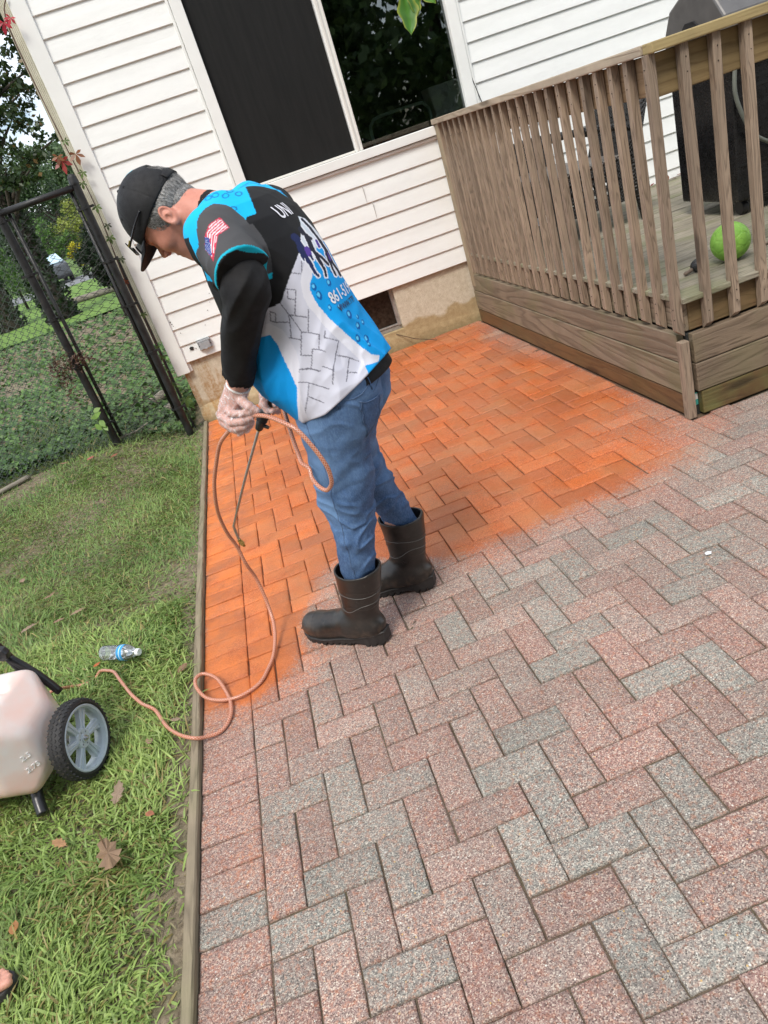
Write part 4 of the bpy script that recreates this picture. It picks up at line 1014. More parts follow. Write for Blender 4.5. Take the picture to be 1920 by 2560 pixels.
mb = MB(); mb.tube(lp([(-.166, YF + .01, .13), (-.176, YF + .01, 1.85)]), .0135, 14); mb.build('gate_frame', M_FENCE, gate, smooth=True)
mb = MB(); mb.tube(lp([(-.622, YF + .01, .17), (-.610, YF + .01, 1.85)]), .0135, 14); mb.build('gate_frame', M_FENCE, gate, smooth=True)
mb = MB(); mb.tube(lp([(-.655, YF - .01, 1.853), (-.150, YF - .01, 1.856)]), .0215, 14); mb.build('top_rail', M_FENCE, gate, smooth=True)
def chain(x0, x1, z0, z1, px, pz, r, y, seed):
    """woven diamond mesh: every wire zigzags and hooks its neighbour"""
    rg = random.Random(seed); mb = MB(); i = 0; x = x0
    while x < x1:
        P = []; kz = 0; z = z0
        while z <= z1:
            s_ = 1 if (kz + i) % 2 else -1
            P.append((min(max(x + s_ * px * .5 + rg.gauss(0, .0012), x0 - .01), x1 + .01), y + s_ * .003 + .006 * math.sin(z * 3 + x * 5), z)); z += pz * .5; kz += 1
        P2 = []
        for a_, b_ in zip(P[:-1], P[1:]): P2 += [a_, tuple(a_[q] * .12 + b_[q] * .88 for q in range(3))]
        P2.append(P[-1]); mb.tube(P2, r, 4, cap=False); x += px * .5 * 2 * .5; i += 1
    return mb
mb = chain(-.615, -.17, .14, 1.83, .078, .080, .0017, 0, 3)
for i, vv in enumerate(mb.V): mb.V[i] = (vv[0] + .40, vv[1], vv[2] - .1)
mb.build('chain_link', M_WIRE, gate)
fen = empty('chain_link_fence', (-1.6, YF, .15)); tag(fen, 'grey-green chain-link fence panel left of the gate', 'fence')
mb = chain(-3.2, -.70, .12, 1.86, .050, .082, .0018, 0, 4)
for i, vv in enumerate(mb.V): mb.V[i] = (vv[0] + 1.6, vv[1], vv[2] - .15)
mb.build('chain_link', M_WIREL, fen)
mb = MB(); mb.tube([(-1.6, .02, 1.72), (.9, .02, 1.70)], .021, 12); mb.build('top_rail', M_FENCE, fen, smooth=True)
# withered leaves caught in the gate mesh
rng = np.random.default_rng(8); n = 420
P = np.r_[np.c_[rng.normal(-.79, .035, n // 2), YF - .02 + rng.normal(0, .015, n // 2), rng.normal(.74, .09, n // 2)], np.c_[rng.normal(-.66, .07, n // 2), YF - .03 + rng.normal(0, .02, n // 2), rng.normal(.80, .035, n // 2)]]
V, F = scatter(P, rng.uniform(.02, .05, len(P)), DIAMOND * np.array([.5, 1, 3]), rng=rng); o = mesh_np('withered_vine', V, F, M_LEAF); vcol(o, 'lc', cols(len(P), (.07, .035, .022), (.17, .10, .07), 4, rng)); tag(o, 'clump of withered brown leaves caught on the left gate post', 'dead vine')
# timber blocks by the fence foot, log, log edging in the far lawn
M_OLDW = wood_mat('old_log', (.30, .27, .22), (.14, .12, .09), 'X', rough=.9)
def log(name, a_, b_, w_, h_, label, cat, group=None, m=None):
    a_, b_ = Vector(a_), Vector(b_); d = b_ - a_; mb = MB(); L = d.length; n = 7; V = []
    rg = random.Random(int(L * 1000))
    for i in range(n):
        x = -L / 2 + L * i / (n - 1)
        for q in range(10):
            an = 2 * PI * q / 10; V.append((x + (rg.gauss(0, .012) if i in (0, n - 1) else 0), math.cos(an) * w_ * (1 + rg.gauss(0, .05)), math.sin(an) * h_ * (1 + rg.gauss(0, .06))))
    F = [(i * 10 + q, i * 10 + (q + 1) % 10, (i + 1) * 10 + (q + 1) % 10, (i + 1) * 10 + q) for i in range(n - 1) for q in range(10)] + [tuple(range(9, -1, -1)), tuple((n - 1) * 10 + q for q in range(10))]
    mb.add(V, F); o = mb.build(name, m or M_OLDW, None, smooth=True); o.location = (a_ + b_) / 2; o.rotation_euler = d.to_track_quat('X', 'Z').to_euler(); return tag(o, label, cat, group)
log('log', (-.52, 4.92, .10), (-.34, 5.12, .13), .055, .045, 'short pale chunk of log lying behind the gate foot', 'log')
log('log', (-.50, 4.62, .05), (-.22, 4.78, .07), .06, .05, 'darker log chunk lying behind the gate next to the house corner', 'log')
log('log', (-1.62, 3.78, .13), (-1.36, 3.92, .14), .022, .018, 'thin grey length of wood lying at the fence foot, left', 'log')
log('log', (-4.6, 22.3, .1), (-2.4, 21.2, .1), .10, .10, 'long pale log lying across the far lawn', 'log')
# twigs
mb = MB(); mb.tube([(-.66, 4.02, .15), (-.52, 4.10, .14), (-.42, 4.14, .16)], .006, 6); tag(mb.build('twig', M_OLDW, None), 'thin grey stick in the weeds below the gate', 'twig')

# ================================================================== PARKED CAR on the far road
cx, cy = -8.75, 40.4
car = empty('parked_car', (cx, cy, .03), math.radians(-72)); tag(car, 'silver and black car parked on the road seen through the gate', 'car')
prof = [(-2.2, .35), (-2.25, .75), (-2.1, .92), (-1.35, .98), (-.75, 1.42), (.9, 1.46), (1.75, 1.0), (2.2, .9), (2.25, .4), (2.1, .25), (-2.1, .25)]
mb = MB(); V = []; 
for s_, ins in ((-1, 0), (1, 0)):
    for x, z in prof: V.append((x, s_ * (.88 - (max(0, z - .95)) * .38), z))
n = len(prof); F = [tuple(range(n - 1, -1, -1)), tuple(range(n, 2 * n))] + [(i, (i + 1) % n, n + (i + 1) % n, n + i) for i in range(n)]
mb.add(V, F); mb.build('body', simple('car_paint', (.09, .095, .10), .25, .3, var=.05), car, bevel=.06)
k = simple('car_glass', (.45, .60, .68), .08, var=.2, scale=2)
for nm, sx in (('windscreen', -1), ('rear_window', 1)):
    mb = MB(); a_ = (-1.33, 1.0) if sx < 0 else (1.70, 1.03); b_ = (-.80, 1.40) if sx < 0 else (.98, 1.43)
    V = [(a_[0] + .03 * sx, -.80, a_[1] + .01), (a_[0] + .03 * sx, .80, a_[1] + .01), (b_[0] + .03 * sx, .68, b_[1] + .01), (b_[0] + .03 * sx, -.68, b_[1] + .01)]; mb.add(V + [(x, y, z - .02) for x, y, z in V], [(0, 1, 2, 3), (7, 6, 5, 4), (0, 4, 5, 1), (1, 5, 6, 2), (2, 6, 7, 3), (3, 7, 4, 0)]); mb.build(nm, k, car)
for sx in (-1.4, 1.4):
    for sy in (-.86, .86):
        mb = MB(); M = Matrix.Translation((sx, sy, .31)) @ Matrix.Rotation(PI / 2, 4, 'X'); mb.lathe([(0, -.1), (.24, -.1), (.31, -.08), (.31, .08), (.24, .1), (0, .1)], 20, M); mb.build('wheel', simple('car_tyre', (.02, .02, .02), .8), car)
for sy in (-.62, .62):
    mb = MB(); mb.box(-2.275, -2.2, sy - .17, sy + .17, .62, .76); mb.build('headlight', simple('lamp_glass', (.8, .82, .85), .15), car, bevel=.02)
mb = MB(); mb.box(-2.27, -2.2, -.38, .38, .50, .74); mb.build('grille', simple('grille', (.02, .02, .02), .5), car)

# ================================================================== ON THE DECK
# green football with moulded pentagon grooves
def ball(c, r):
    k = NM('green_ball'); v = k.coord('Object'); g1 = (1 + 5 ** .5) / 2
    pts = []
    for a_ in (-1, 1):
        for b_ in (-g1, g1): pts += [Vector((0, a_, b_)), Vector((a_, b_, 0)), Vector((b_, 0, a_))]
    n = k.noise(v, 22, 4); col = k.ramp(n, [(.35, (.18, .40, .05)), (.7, (.27, .52, .08))]); col = k.mix(k.ramp(k.noise(v, 75, 4, .7), [(.60, 0.0), (.70, .7)]), col, (.05, .09, .02)); k.color(col); k.rough(.55); k.bump(k.noise(v, 260, 2), .25, .002)
    V, F = nets(lambda P: np.sqrt((P * P).sum(1)) - r, (-r - .01,) * 3, (r + .01,) * 3, .0032)
    # edges of a truncated icosahedron: seam where the two best seeds tie
    ico = np.array([tuple(p.normalized()) for p in pts]); R_ = np.array(Matrix.Rotation(.5, 3, 'X') @ Matrix.Rotation(.3, 3, 'Y')); ico = ico @ R_.T
    tri = []
    for i in range(12):
        for j in range(i + 1, 12):
            for l in range(j + 1, 12):
                if min(ico[i] @ ico[j], ico[j] @ ico[l], ico[i] @ ico[l]) > .4: q = ico[i] + ico[j] + ico[l]; tri.append(q / np.linalg.norm(q))
    seeds = np.r_[ico, tri]; wt = np.r_[np.full(12, .055), np.zeros(20)]
    d = V / np.linalg.norm(V, axis=1)[:, None]; sc = -np.arccos(np.clip(d @ seeds.T, -1, 1)) - wt[None] * 1.1
    so2 = np.sort(sc, axis=1); gap = so2[:, -1] - so2[:, -2]; V = d * (r - .0026 * np.exp(-(gap / .045) ** 2))[:, None]
    o = mesh_np('ball', V, F, k.m, smooth=True, loc=c); o.rotation_euler = (.3, .2, .5); return tag(o, 'bright green rubber football lying on the deck behind the railing', 'ball')
ball((2.86, 1.485, DZ + .085), .086)
# small black toy by the corner
tb = empty('pull_toy', (2.70, 1.50, DZ)); tag(tb, 'small black ribbed toy lying on the deck near the corner post', 'toy')
mb = MB(); mb.lathe([(0, -.034), (.016, -.032), (.026, -.018), (.029, 0), (.026, .018), (.016, .032), (0, .034)], 18, Matrix.Translation((0, 0, .028)) @ Matrix.Rotation(PI / 2, 4, 'Y'))
for a_ in range(10):
    an = 2 * PI * a_ / 10; mb.tube([(-.026 + .0065 * i, math.cos(an) * (.029 - .00055 * (i - 4) ** 2) * 1.0, .028 + math.sin(an) * (.029 - .00055 * (i - 4) ** 2)) for i in range(9)], .0022, 5)
mb.build('toy_body', simple('rubber_black', (.018, .018, .02), .5), tb, smooth=True)
mb = MB(); mb.tube(catmull([(-.03, 0, .02), (-.05, -.002, .014), (-.078, -.004, .010)], 4), [.006, .008, .010, .009, .008, .009, .010, .009, .005], 7); mb.build('handle', simple('handle_brown', (.16, .12, .09), .8), tb, smooth=True)
# rope beside the ball
mb = MB(); mb.tube(catmull([(2.93, 1.41, DZ + .008), (2.99, 1.44, DZ + .01), (3.02, 1.50, DZ + .008), (3.10, 1.52, DZ + .008), (3.06, 1.44, DZ + .008)], 5), .008, 7)
tag(mb.build('rope', simple('rope', (.25, .20, .15), .9), None, smooth=True), 'frayed beige rope lying beside the green ball', 'rope')
# leaves along the wall
rng = np.random.default_rng(14)
for i in range(16):
    x = 3.7 + .9 * rng.random(); y = 4.12 - .28 * rng.random() ** 1.6
    o = leaf_obj('fallen_leaf', (x, y, DZ + .008), rng.uniform(.03, .06), BROAD, tuple(np.array((.22, .09, .04)) * rng.uniform(.5, 1.4)) if rng.random() < .7 else (.35, .03, .03), None, tilt=.4, seed=300 + i)
    tag(o, 'withered leaf in the litter where the deck meets the house wall', 'leaf', 'leaves along the wall on the deck')

# wicker armchair
def weave(name, c0, c1, sc=90.0, hole=False):
    k = NM(name); v = k.coord('Object'); s_ = k.sep(v)
    a_ = k.math('SINE', k.math('MULTIPLY', k.math('ADD', s_[0], s_[1]), sc * 3.2)); b_ = k.math('SINE', k.math('MULTIPLY', s_[2], sc * 3.2)); c_ = k.math('SINE', k.math('MULTIPLY', k.math('SUBTRACT', s_[0], s_[1]), sc * 3.2))
    w_ = k.math('MULTIPLY', a_, b_); k.color(k.ramp(k.math('ADD', k.math('MULTIPLY', w_, .5), .5), [(.25, c0), (.75, c1)])); k.rough(.45); k.bump(w_, .8, .006); return k.m
M_WICK = weave('black_wicker', (.004, .004, .004), (.018, .017, .016)); M_WSEAT = weave('grey_wicker', (.06, .055, .05), (.22, .20, .18))
ch = empty('wicker_chair', (3.02, 3.28, DZ), 0); tag(ch, 'black wicker armchair with a greyer woven seat behind the deck railing', 'chair')
def slab(name, P0, ax, ay, thick, m, nu=2, nv=2, bulge=0.0, holes=None, parent=None, bevel=.01):
    """curved slab: P0 + u*ax + v*ay"""
    P0, ax, ay = Vector(P0), Vector(ax), Vector(ay); nr = ax.cross(ay).normalized(); V = []; F = []
    for s_ in (-1, 1):
        for i in range(nu + 1):
            for j in range(nv + 1):
                u, v_ = i / nu, j / nv; V.append(P0 + ax * u + ay * v_ + nr * (s_ * thick / 2 + bulge * (math.sin(PI * u) * math.sin(PI * v_))))
    N_ = (nu + 1) * (nv + 1); g = lambda i, j, s_: s_ * N_ + i * (nv + 1) + j; skip = holes or (lambda i, j: False)
    for i in range(nu):
        for j in range(nv):
            if skip(i, j): 
                F += [(g(i, j, 0), g(i + 1, j, 0), g(i + 1, j, 1), g(i, j, 1)), (g(i, j + 1, 1), g(i + 1, j + 1, 1), g(i + 1, j + 1, 0), g(i, j + 1, 0)), (g(i, j, 1), g(i, j + 1, 1), g(i, j + 1, 0), g(i, j, 0)), (g(i + 1, j, 0), g(i + 1, j + 1, 0), g(i + 1, j + 1, 1), g(i + 1, j, 1))]; continue
            F += [(g(i, j, 0), g(i, j + 1, 0), g(i + 1, j + 1, 0), g(i + 1, j, 0)), (g(i, j, 1), g(i + 1, j, 1), g(i + 1, j + 1, 1), g(i, j + 1, 1))]
    for i in range(nu): F += [(g(i, 0, 0), g(i + 1, 0, 0), g(i + 1, 0, 1), g(i, 0, 1)), (g(i, nv, 1), g(i + 1, nv, 1), g(i + 1, nv, 0), g(i, nv, 0))]
    for j in range(nv): F += [(g(0, j, 1), g(0, j + 1, 1), g(0, j + 1, 0), g(0, j, 0)), (g(nu, j, 0), g(nu, j + 1, 0), g(nu, j + 1, 1), g(nu, j, 1))]
    return mesh_np(name, [tuple(v) for v in V], F, m, parent)
hl = lambda i, j: (i % 3 == 1 and j % 3 == 1 and 1 < i < 36 and 2 < j < 40)
# chair faces -X (towards the left); back stands at its +X side
slab('seat', (-.30, -.27, .40), (.52, 0, .0), (0, .54, 0), .05, M_WSEAT, 8, 8, -.02, parent=ch)
slab('backrest', (.22, -.27, .30), (0, .54, 0), (.15, 0, .42), .035, M_WICK, 38, 44, .03, holes=hl, parent=ch)
for sy in (-.27, .27):
    mb = MB(); mb.tube(catmull([(-.33, sy, .0), (-.32, sy, .36), (-.34, sy, .60), (-.24, sy, .645), (.05, sy, .62), (.30, sy, .56)], 6), .022, 10); mb.build('arm', M_WICK, ch, smooth=True)
    mb = MB(); mb.tube([(.30, sy, 0.0), (.26, sy, .30), (.40, sy, .74)], [.018, .024, .03], 10); mb.build('leg', M_WICK, ch, smooth=True)
    slab('side_panel', (-.30, sy, .15), (.54, 0, 0), (0, 0, .26), .02, M_WICK, 20, 14, 0, holes=hl, parent=ch)
slab('apron', (-.30, -.27, .22), (0, .54, 0), (0, 0, .17), .02, M_WICK, 4, 4, parent=ch)
# second wicker seat further along: dark arm seen between slats
ch2 = empty('wicker_chair', (3.0, 3.86, DZ), math.radians(90)); tag(ch2, 'second black wicker chair, half hidden, nearer the house wall', 'chair')
slab('seat', (-.25, -.24, .38), (.45, 0, 0), (0, .48, 0), .05, M_WSEAT, 8, 8, parent=ch2)
slab('backrest', (.18, -.24, .30), (0, .48, 0), (.08, 0, .30), .03, M_WICK, 34, 30, .02, holes=hl, parent=ch2)
for sx in (-.24, .2):
    for sy in (-.22, .22): mb = MB(); mb.tube([(sx, sy, 0), (sx, sy, .38)], .018, 8); mb.build('leg', M_WICK, ch2, smooth=True)
# gas grill under its black cover panels
gr = empty('gas_grill', (3.70, 2.42, DZ), math.radians(0)); tag(gr, 'black cabinet gas grill with a grey hood end standing on the deck', 'grill')
M_GB = simple('grill_black', (.009, .009, .010), .28, .2, var=.5, scale=25); M_GH = simple('grill_hood', (.13, .125, .12), .38, .35, var=.15, scale=12); M_GD = simple('grill_dark', (.02, .02, .022), .4, .3)
mb = MB(); mb.box(-.30, .90, -.27, .27, .08, .74); mb.build('cabinet', M_GB, gr, bevel=.012)
mb = MB()
for zz in (.14, .17, .20, .62, .66): mb.box(-.20, -.04, -.2725, -.2705, zz, zz + .016)
mb.box(-.29, .89, -.275, -.2705, .26, .27); mb.box(.30, .31, -.276, -.2705, .1, .72); mb.build('vent', simple('vent_black', (.003, .003, .003), .5), gr)
for sx in (-.24, .84):
    mb = MB(); mb.lathe([(0, -.02), (.035, -.02), (.04, -.012), (.04, .012), (.035, .02), (0, .02)], 16, Matrix.Translation((sx, -.2, .04)) @ Matrix.Rotation(PI / 2, 4, 'Y')); mb.build('caster', M_GD, gr)
mb = MB(); mb.box(-.34, .94, -.30, .30, .742, .80); mb.build('shelf', M_GB, gr, bevel=.01)
hood = [(-.27, .0), (-.285, .08), (-.26, .18), (-.18, .28), (-.06, .335), (.08, .335), (.20, .28), (.27, .16), (.28, .0)]
MH = Matrix.Translation((-.31, 0, .802)) @ Matrix(((0, 0, 1, 0), (1, 0, 0, 0), (0, 1, 0, 0), (0, 0, 0, 1)))
mb = MB(); mb.prism(hood, .0, 1.20, MH); mb.build('hood', M_GH, gr, bevel=.012)
hi = [(-.17, .0), (-.10, .13), (-.02, .20), (.06, .20), (.16, .12), (.20, .0)]
mb = MB(); mb.prism(hi, -.006, -.0005, MH); mb.build('hood_end_panel', M_GD, gr, bevel=.002)
mb = MB()
for (y_, z_) in ((0, .12), (.03, .12), (0, .15), (.03, .15), (0, .09)): mb.box(-.320, -.3165, y_ - .006, y_ + .006, .802 + z_ - .004, .802 + z_ + .006)
mb.build('rivet', simple('rivet', (.002, .002, .002), .5), gr)
mb = MB(); mb.tube(catmull([(-.30, -.30, .74), (-.31, -.31, .60), (-.24, -.32, .42), (-.12, -.31, .33), (-.05, -.29, .30)], 6), .011, 8); mb.build('gas_hose', simple('grey_hose', (.12, .13, .11), .5), gr, smooth=True)

# ================================================================== SPRAYER (tank trolley on the lawn)
yaw = math.radians(-18)
tr_ = empty('tank_sprayer', (-.578, .502, 0), yaw); tag(tr_, 'white plastic spray tank on a trolley with a grey six-spoked wheel', 'sprayer')
k = NM('tank_plastic'); v = k.coord('Object'); n = k.noise(v, 3.2, 4, .6); n2 = k.noise(v, 11, 4)
k.color(k.mix(k.ramp(n, [(.42, 0.0), (.66, .75)]), (.76, .72, .70), (.80, .46, .36))); k.rough(k.ramp(n2, [(.3, .28), (.7, .42)])); k.b.inputs['Subsurface Weight'].default_value = .35; k.b.inputs['Subsurface Radius'].default_value = (.03, .02, .015); k.b.inputs['Subsurface Scale'].default_value = .4; M_TANK = k.m
M_BLK = simple('sprayer_black', (.014, .014, .015), .35, var=.3); M_RIMG = simple('wheel_grey', (.46, .53, .58), .38, var=.08, scale=25)
WR = .132
def wheel(parent, x, side):
    w_ = empty('wheel', (x, 0, WR)); w_.parent = parent; w_.rotation_euler = (0, PI / 2 * side, 0)
    mb = MB(); mb.lathe([(.108, -.026), (.116, -.030), (.124, -.026), (WR - .002, -.018), (WR, 0), (WR - .002, .018), (.124, .026), (.116, .030), (.108, .026), (.105, 0)], 72, close=True)
    # diamond tread blocks
    nb = 46
    for i in range(nb):
        for j in range(4):
            an = 2 * PI * (i + .5 * (j % 2)) / nb; z = -.021 + .014 * j; rr = WR - (.0 if abs(z) < .016 else .0035); h_ = .0062 / rr
            q = []
            for da, dz in ((-h_, 0), (0, -.0062), (h_, 0), (0, .0062)):
                for_ = an + da; q.append((for_, z + dz))
            V = [((rr - .003) * math.cos(a_), (rr - .003) * math.sin(a_), z_) for a_, z_ in q] + [((rr + .0012) * math.cos(a_ * 1.0), (rr + .0012) * math.sin(a_), z_) for a_, z_ in q]
            mb.add(V, [(4, 5, 6, 7), (0, 1, 5, 4), (1, 2, 6, 5), (2, 3, 7, 6), (3, 0, 4, 7)])
    k = NM('tyre_rubber'); vv = k.coord('Object'); k.color(k.mix(k.ramp(k.noise(vv, 90, 4, .7), [(.6, 0.0), (.68, .8)]), (.016, .016, .017), (.12, .10, .07))); k.rough(.65); k.bump(k.noise(vv, 300, 2), .2, .002)
    mb.build('tyre', k.m, w_)
    rim = MB(); rim.lathe([(.107, .022), (.110, .027), (.107, .029), (.101, .026), (.098, .012), (.098, -.018), (.107, -.022)], 64)
    rim.lathe([(0, .020), (.014, .020), (.015, .016), (.030, .016), (.034, .011), (.035, -.016), (0, -.016)], 36)
    for s_ in range(6):
        a_ = 2 * PI * (s_ + .25) / 6; M = Matrix.Rotation(a_, 4, 'Z')
        V = []
        for r_, hw, zt in ((.028, .0105, .013), (.060, .0125, .012), (.101, .019, .010)):
            V += [(r_, -hw, zt - .020), (r_, -hw, zt - .003), (r_, -hw + .003, zt), (r_, -.0025, zt - .0005), (r_, .0025, zt - .0005), (r_, hw - .003, zt), (r_, hw, zt - .003), (r_, hw, zt - .020)]
        V = [M @ Vector(p) for p in V]; F = [(i * 8 + q, i * 8 + (q + 1) % 8, (i + 1) * 8 + (q + 1) % 8, (i + 1) * 8 + q) for i in range(2) for q in range(8)]; rim.add(V, F)
        V = [M @ Vector(p) for p in ((.030, -.0018, -.004), (.100, -.0018, -.006), (.100, -.0018, .012), (.030, -.0018, .0175), (.030, .0018, -.004), (.100, .0018, -.006), (.100, .0018, .012), (.030, .0018, .0155))]; rim.add(V, [(0, 1, 2, 3), (7, 6, 5, 4), (3, 2, 6, 7), (1, 5, 6, 2)])
    rim.build('rim', M_RIMG, w_, bevel=0)
    hb = MB(); hb.lathe([(0, .034), (.003, .034), (.004, .028), (.0075, .028), (.008, .0215), (.011, .0213), (.011, .020)], 6); hb.build('axle_nut', simple('steel', (.55, .55, .56), .3, .9), w_)
    h2 = MB()
    for s_ in range(6):
        a_ = 2 * PI * s_ / 6; h2.lathe([(.0028, .0163), (.0022, .0166), (0, .0166)], 8, Matrix.Translation((.022 * math.cos(a_), .022 * math.sin(a_), 0)))
    h2.build('hub_hole', simple('hub_dimple', (.12, .15, .18), .5), w_); return w_
wheel(tr_, .238, 1); wheel(tr_, -.30, -1)
# tank: chamfered moulded body
def tank_sd(P):
    x, y, z = P[:, 0], P[:, 1], P[:, 2]
    y = y + .035; z = z + .01; q = np.abs(np.stack([(x + .02), y, z - .235], 1)) - np.array([.205, .185, .165])
    b = np.sqrt((np.maximum(q, 0) ** 2).sum(1)) + np.minimum(q.max(1), 0)
    # chamfers: front/back top and bottom edges, and end corners
    ch1 = (np.abs(y) + (z - .235) * .9) / 1.345 - .205; ch2 = (np.abs(y) - (z - .235) * 1.0) / 1.414 - .19; ch3 = ((x + .02) + np.abs(y) * .8) / 1.28 - .205; ch4 = ((x + .02) + (z - .235) * .75) / 1.25 - .20; ch5 = ((x + .02) - (z - .235) * .8) / 1.28 - .215
    d = b
    for c_ in (ch1, ch2, ch3, ch4, ch5): d = smax(d, c_, .02)
    # three oval ribs pressed into the near upper face
    for i, (xe, yc) in enumerate(((.10, .03), (.075, -.04), (.05, -.11))):
        r_ = cone(P, (-.16, yc - .035, .398), (xe, yc - .035, .398), .019, .019); d = smax(d, -(r_ - .002), .005)
    d = smin(d, cone(P, (-.06, .02, .37), (-.06, .02, .43), .06, .055), .02)
    return d + .0012 * nz3(P, 22, 6)
V, F = nets(tank_sd, (-.26, -.25, .03), (.22, .2, .46), .0055); mesh_np('tank', V, F, M_TANK, tr_, smooth=True)
mb = MB(); mb.lathe([(0, .462), (.05, .462), (.056, .455), (.058, .425), (.05, .424)], 28, Matrix.Translation((-.06, .02, 0))); mb.build('tank_lid', M_BLK, tr_)
def text_obj(name, s, size, m, parent=None, ext=.0006, align='CENTER', bold=0.0, shear=0.0):
    cu = bpy.data.curves.new(name, 'FONT'); cu.body = s; cu.size = size; cu.extrude = ext; cu.align_x = align; cu.align_y = 'CENTER'; cu.offset = bold; cu.shear = shear
    to = bpy.data.objects.new(name, cu); COL.objects.link(to); dg_ = bpy.context.evaluated_depsgraph_get(); me = bpy.data.meshes.new_from_object(to.evaluated_get(dg_)); bpy.data.objects.remove(to)
    me.materials.clear(); me.materials.append(m); me.name = name; o = bpy.data.objects.new(name, me); return link(o, parent)
# moulded graduations on the right-hand near face
n_ = Vector((.775, -.632, 0)).normalized(); t_ = Vector((0, 0, 1)).cross(n_)
for s_, zz in (('2.5', .218), ('2.75', .172)):
    o = text_obj('graduation', s_, .026, simple('mould_white', (.93, .92, .92), .25), tr_, .0009)
    M = Matrix((t_, Vector((0, 0, 1)), n_)).transposed().to_4x4(); M.translation = Vector((.1605, -.1385, zz)) + n_ * .0012; o.matrix_local = M
# axle, frame, skid leg, upright handle tube
mb = MB(); mb.tube([(-.33, 0, WR), (.262, 0, WR)], .007, 10); mb.build('axle', simple('axle_steel', (.3, .3, .3), .35, .9), tr_, smooth=True)
mb = MB(); mb.tube(catmull([(.06, .0, .10), (.10, -.12, .07), (.11, -.15, .045), (.13, -.185, .012)], 6), .019, 12); mb.build('stand_leg', M_BLK, tr_, smooth=True)
mb = MB(); mb.tube(catmull([(.09, .12, .10), (.07, .135, .30), (.04, .13, .46), (-.03, .12, .70)], 6), .016, 12); mb.tube(catmull([(.15, .13, .24), (.11, .13, .33), (.05, .13, .42)], 5), .014, 10)
mb.build('handle_tube', M_BLK, tr_, smooth=True)
mb = MB(); mb.lathe([(.004, -.016), (.012, -.016), (.024, -.013), (.027, -.006), (.027, .006), (.024, .013), (.012, .016), (.004, .016)], 8, Matrix.Translation((.062, .105, .455)) @ Matrix.Rotation(PI / 2, 4, 'X'), close=True); mb.build('clamp_knob', M_BLK, tr_, bevel=.002)
mb = MB(); mb.tube(catmull([(-.05, .12, .575), (.01, .12, .575), (.05, .11, .57), (.075, .11, .555)], 5), .009, 8); mb.build('cable_loom', M_BLK, tr_, smooth=True)
for i, (c_, dx) in enumerate((((.60, .05, .02), 0), ((.02, .10, .45), .006))):
    mb = MB(); mb.tube(catmull([(.074 - dx, .108, .556), (.064 + dx, .106, .53), (.046 + dx * 2, .106, .505), (.042 + dx * 3, .11, .475)], 5), .0022, 6); mb.build('wire', simple('wire_%s' % ('red', 'blue')[i], c_, .4), tr_, smooth=True)

# ================================================================== WATER BOTTLE lying in the grass
bt = empty('water_bottle', (-.395, 1.045, ground_h(np.array([-.39]), np.array([1.04]))[0] + .075)); tag(bt, 'clear plastic water bottle with a blue label lying on the grass', 'bottle')
d = Vector((-.253, .960, .085)) - Vector((-.411, 1.054, .085)); bt.rotation_euler = d.to_track_quat('Z', 'Y').to_euler()
k = NM('clear_plastic'); k.nt.nodes.remove(k.b); g_ = k.n('ShaderNodeBsdfGlossy'); g_.inputs['Roughness'].default_value = .06; t_ = k.n('ShaderNodeBsdfTransparent'); t_.inputs['Color'].default_value = (.93, .96, .96, 1); fr = k.n('ShaderNodeFresnel'); fr.inputs['IOR'].default_value = 1.5; ms = k.n('ShaderNodeMixShader')
dfz = k.n('ShaderNodeBsdfDiffuse'); dfz.inputs['Color'].default_value = (.75, .8, .8, 1); m2 = k.n('ShaderNodeMixShader'); m2.inputs[0].default_value = .16
k.l(k.math('ADD', k.math('MULTIPLY', fr.outputs[0], 1.6), .04, clamp=True), ms.inputs[0]); k.l(t_.outputs[0], m2.inputs[1]); k.l(dfz.outputs[0], m2.inputs[2]); k.l(m2.outputs[0], ms.inputs[1]); k.l(g_.outputs[0], ms.inputs[2]); k.l(ms.outputs[0], k.out.inputs['Surface']); M_CLEAR = k.m
prof = [(0, .004), (.022, 0), (.030, .006)]
for i in range(7): prof += [(.0325, .012 + .0125 * i), (.0303, .018 + .0125 * i)]
prof += [(.0322, .101), (.0322, .128), (.0325, .132), (.030, .145), (.022, .163), (.0135, .174), (.0125, .180)]
mb = MB(); mb.lathe(prof, 28); mb.build('bottle_body', M_CLEAR, bt, smooth=True)
k = NM('bottle_label_print'); s_ = k.sep(k.coord('Object')); k.color(k.ramp(k.math('MULTIPLY', s_[2], 1.0), [(.0, (.03, .30, .62)), (.112, (.05, .42, .78)), (.1125, (.6, .82, .92)), (.1165, (.04, .33, .70))], 'CONSTANT')); k.rough(.3)
mb = MB(); mb.lathe([(.0332, .101), (.0333, .105), (.0333, .125), (.0332, .129)], 28); mb.build('label', k.m, bt, smooth=True)
mb = MB(); mb.lathe([(0, .196), (.013, .196), (.0145, .193), (.0145, .181), (.013, .180)], 24); mb.build('cap', simple('cap_white', (.80, .84, .86), .35), bt, bevel=.0008)

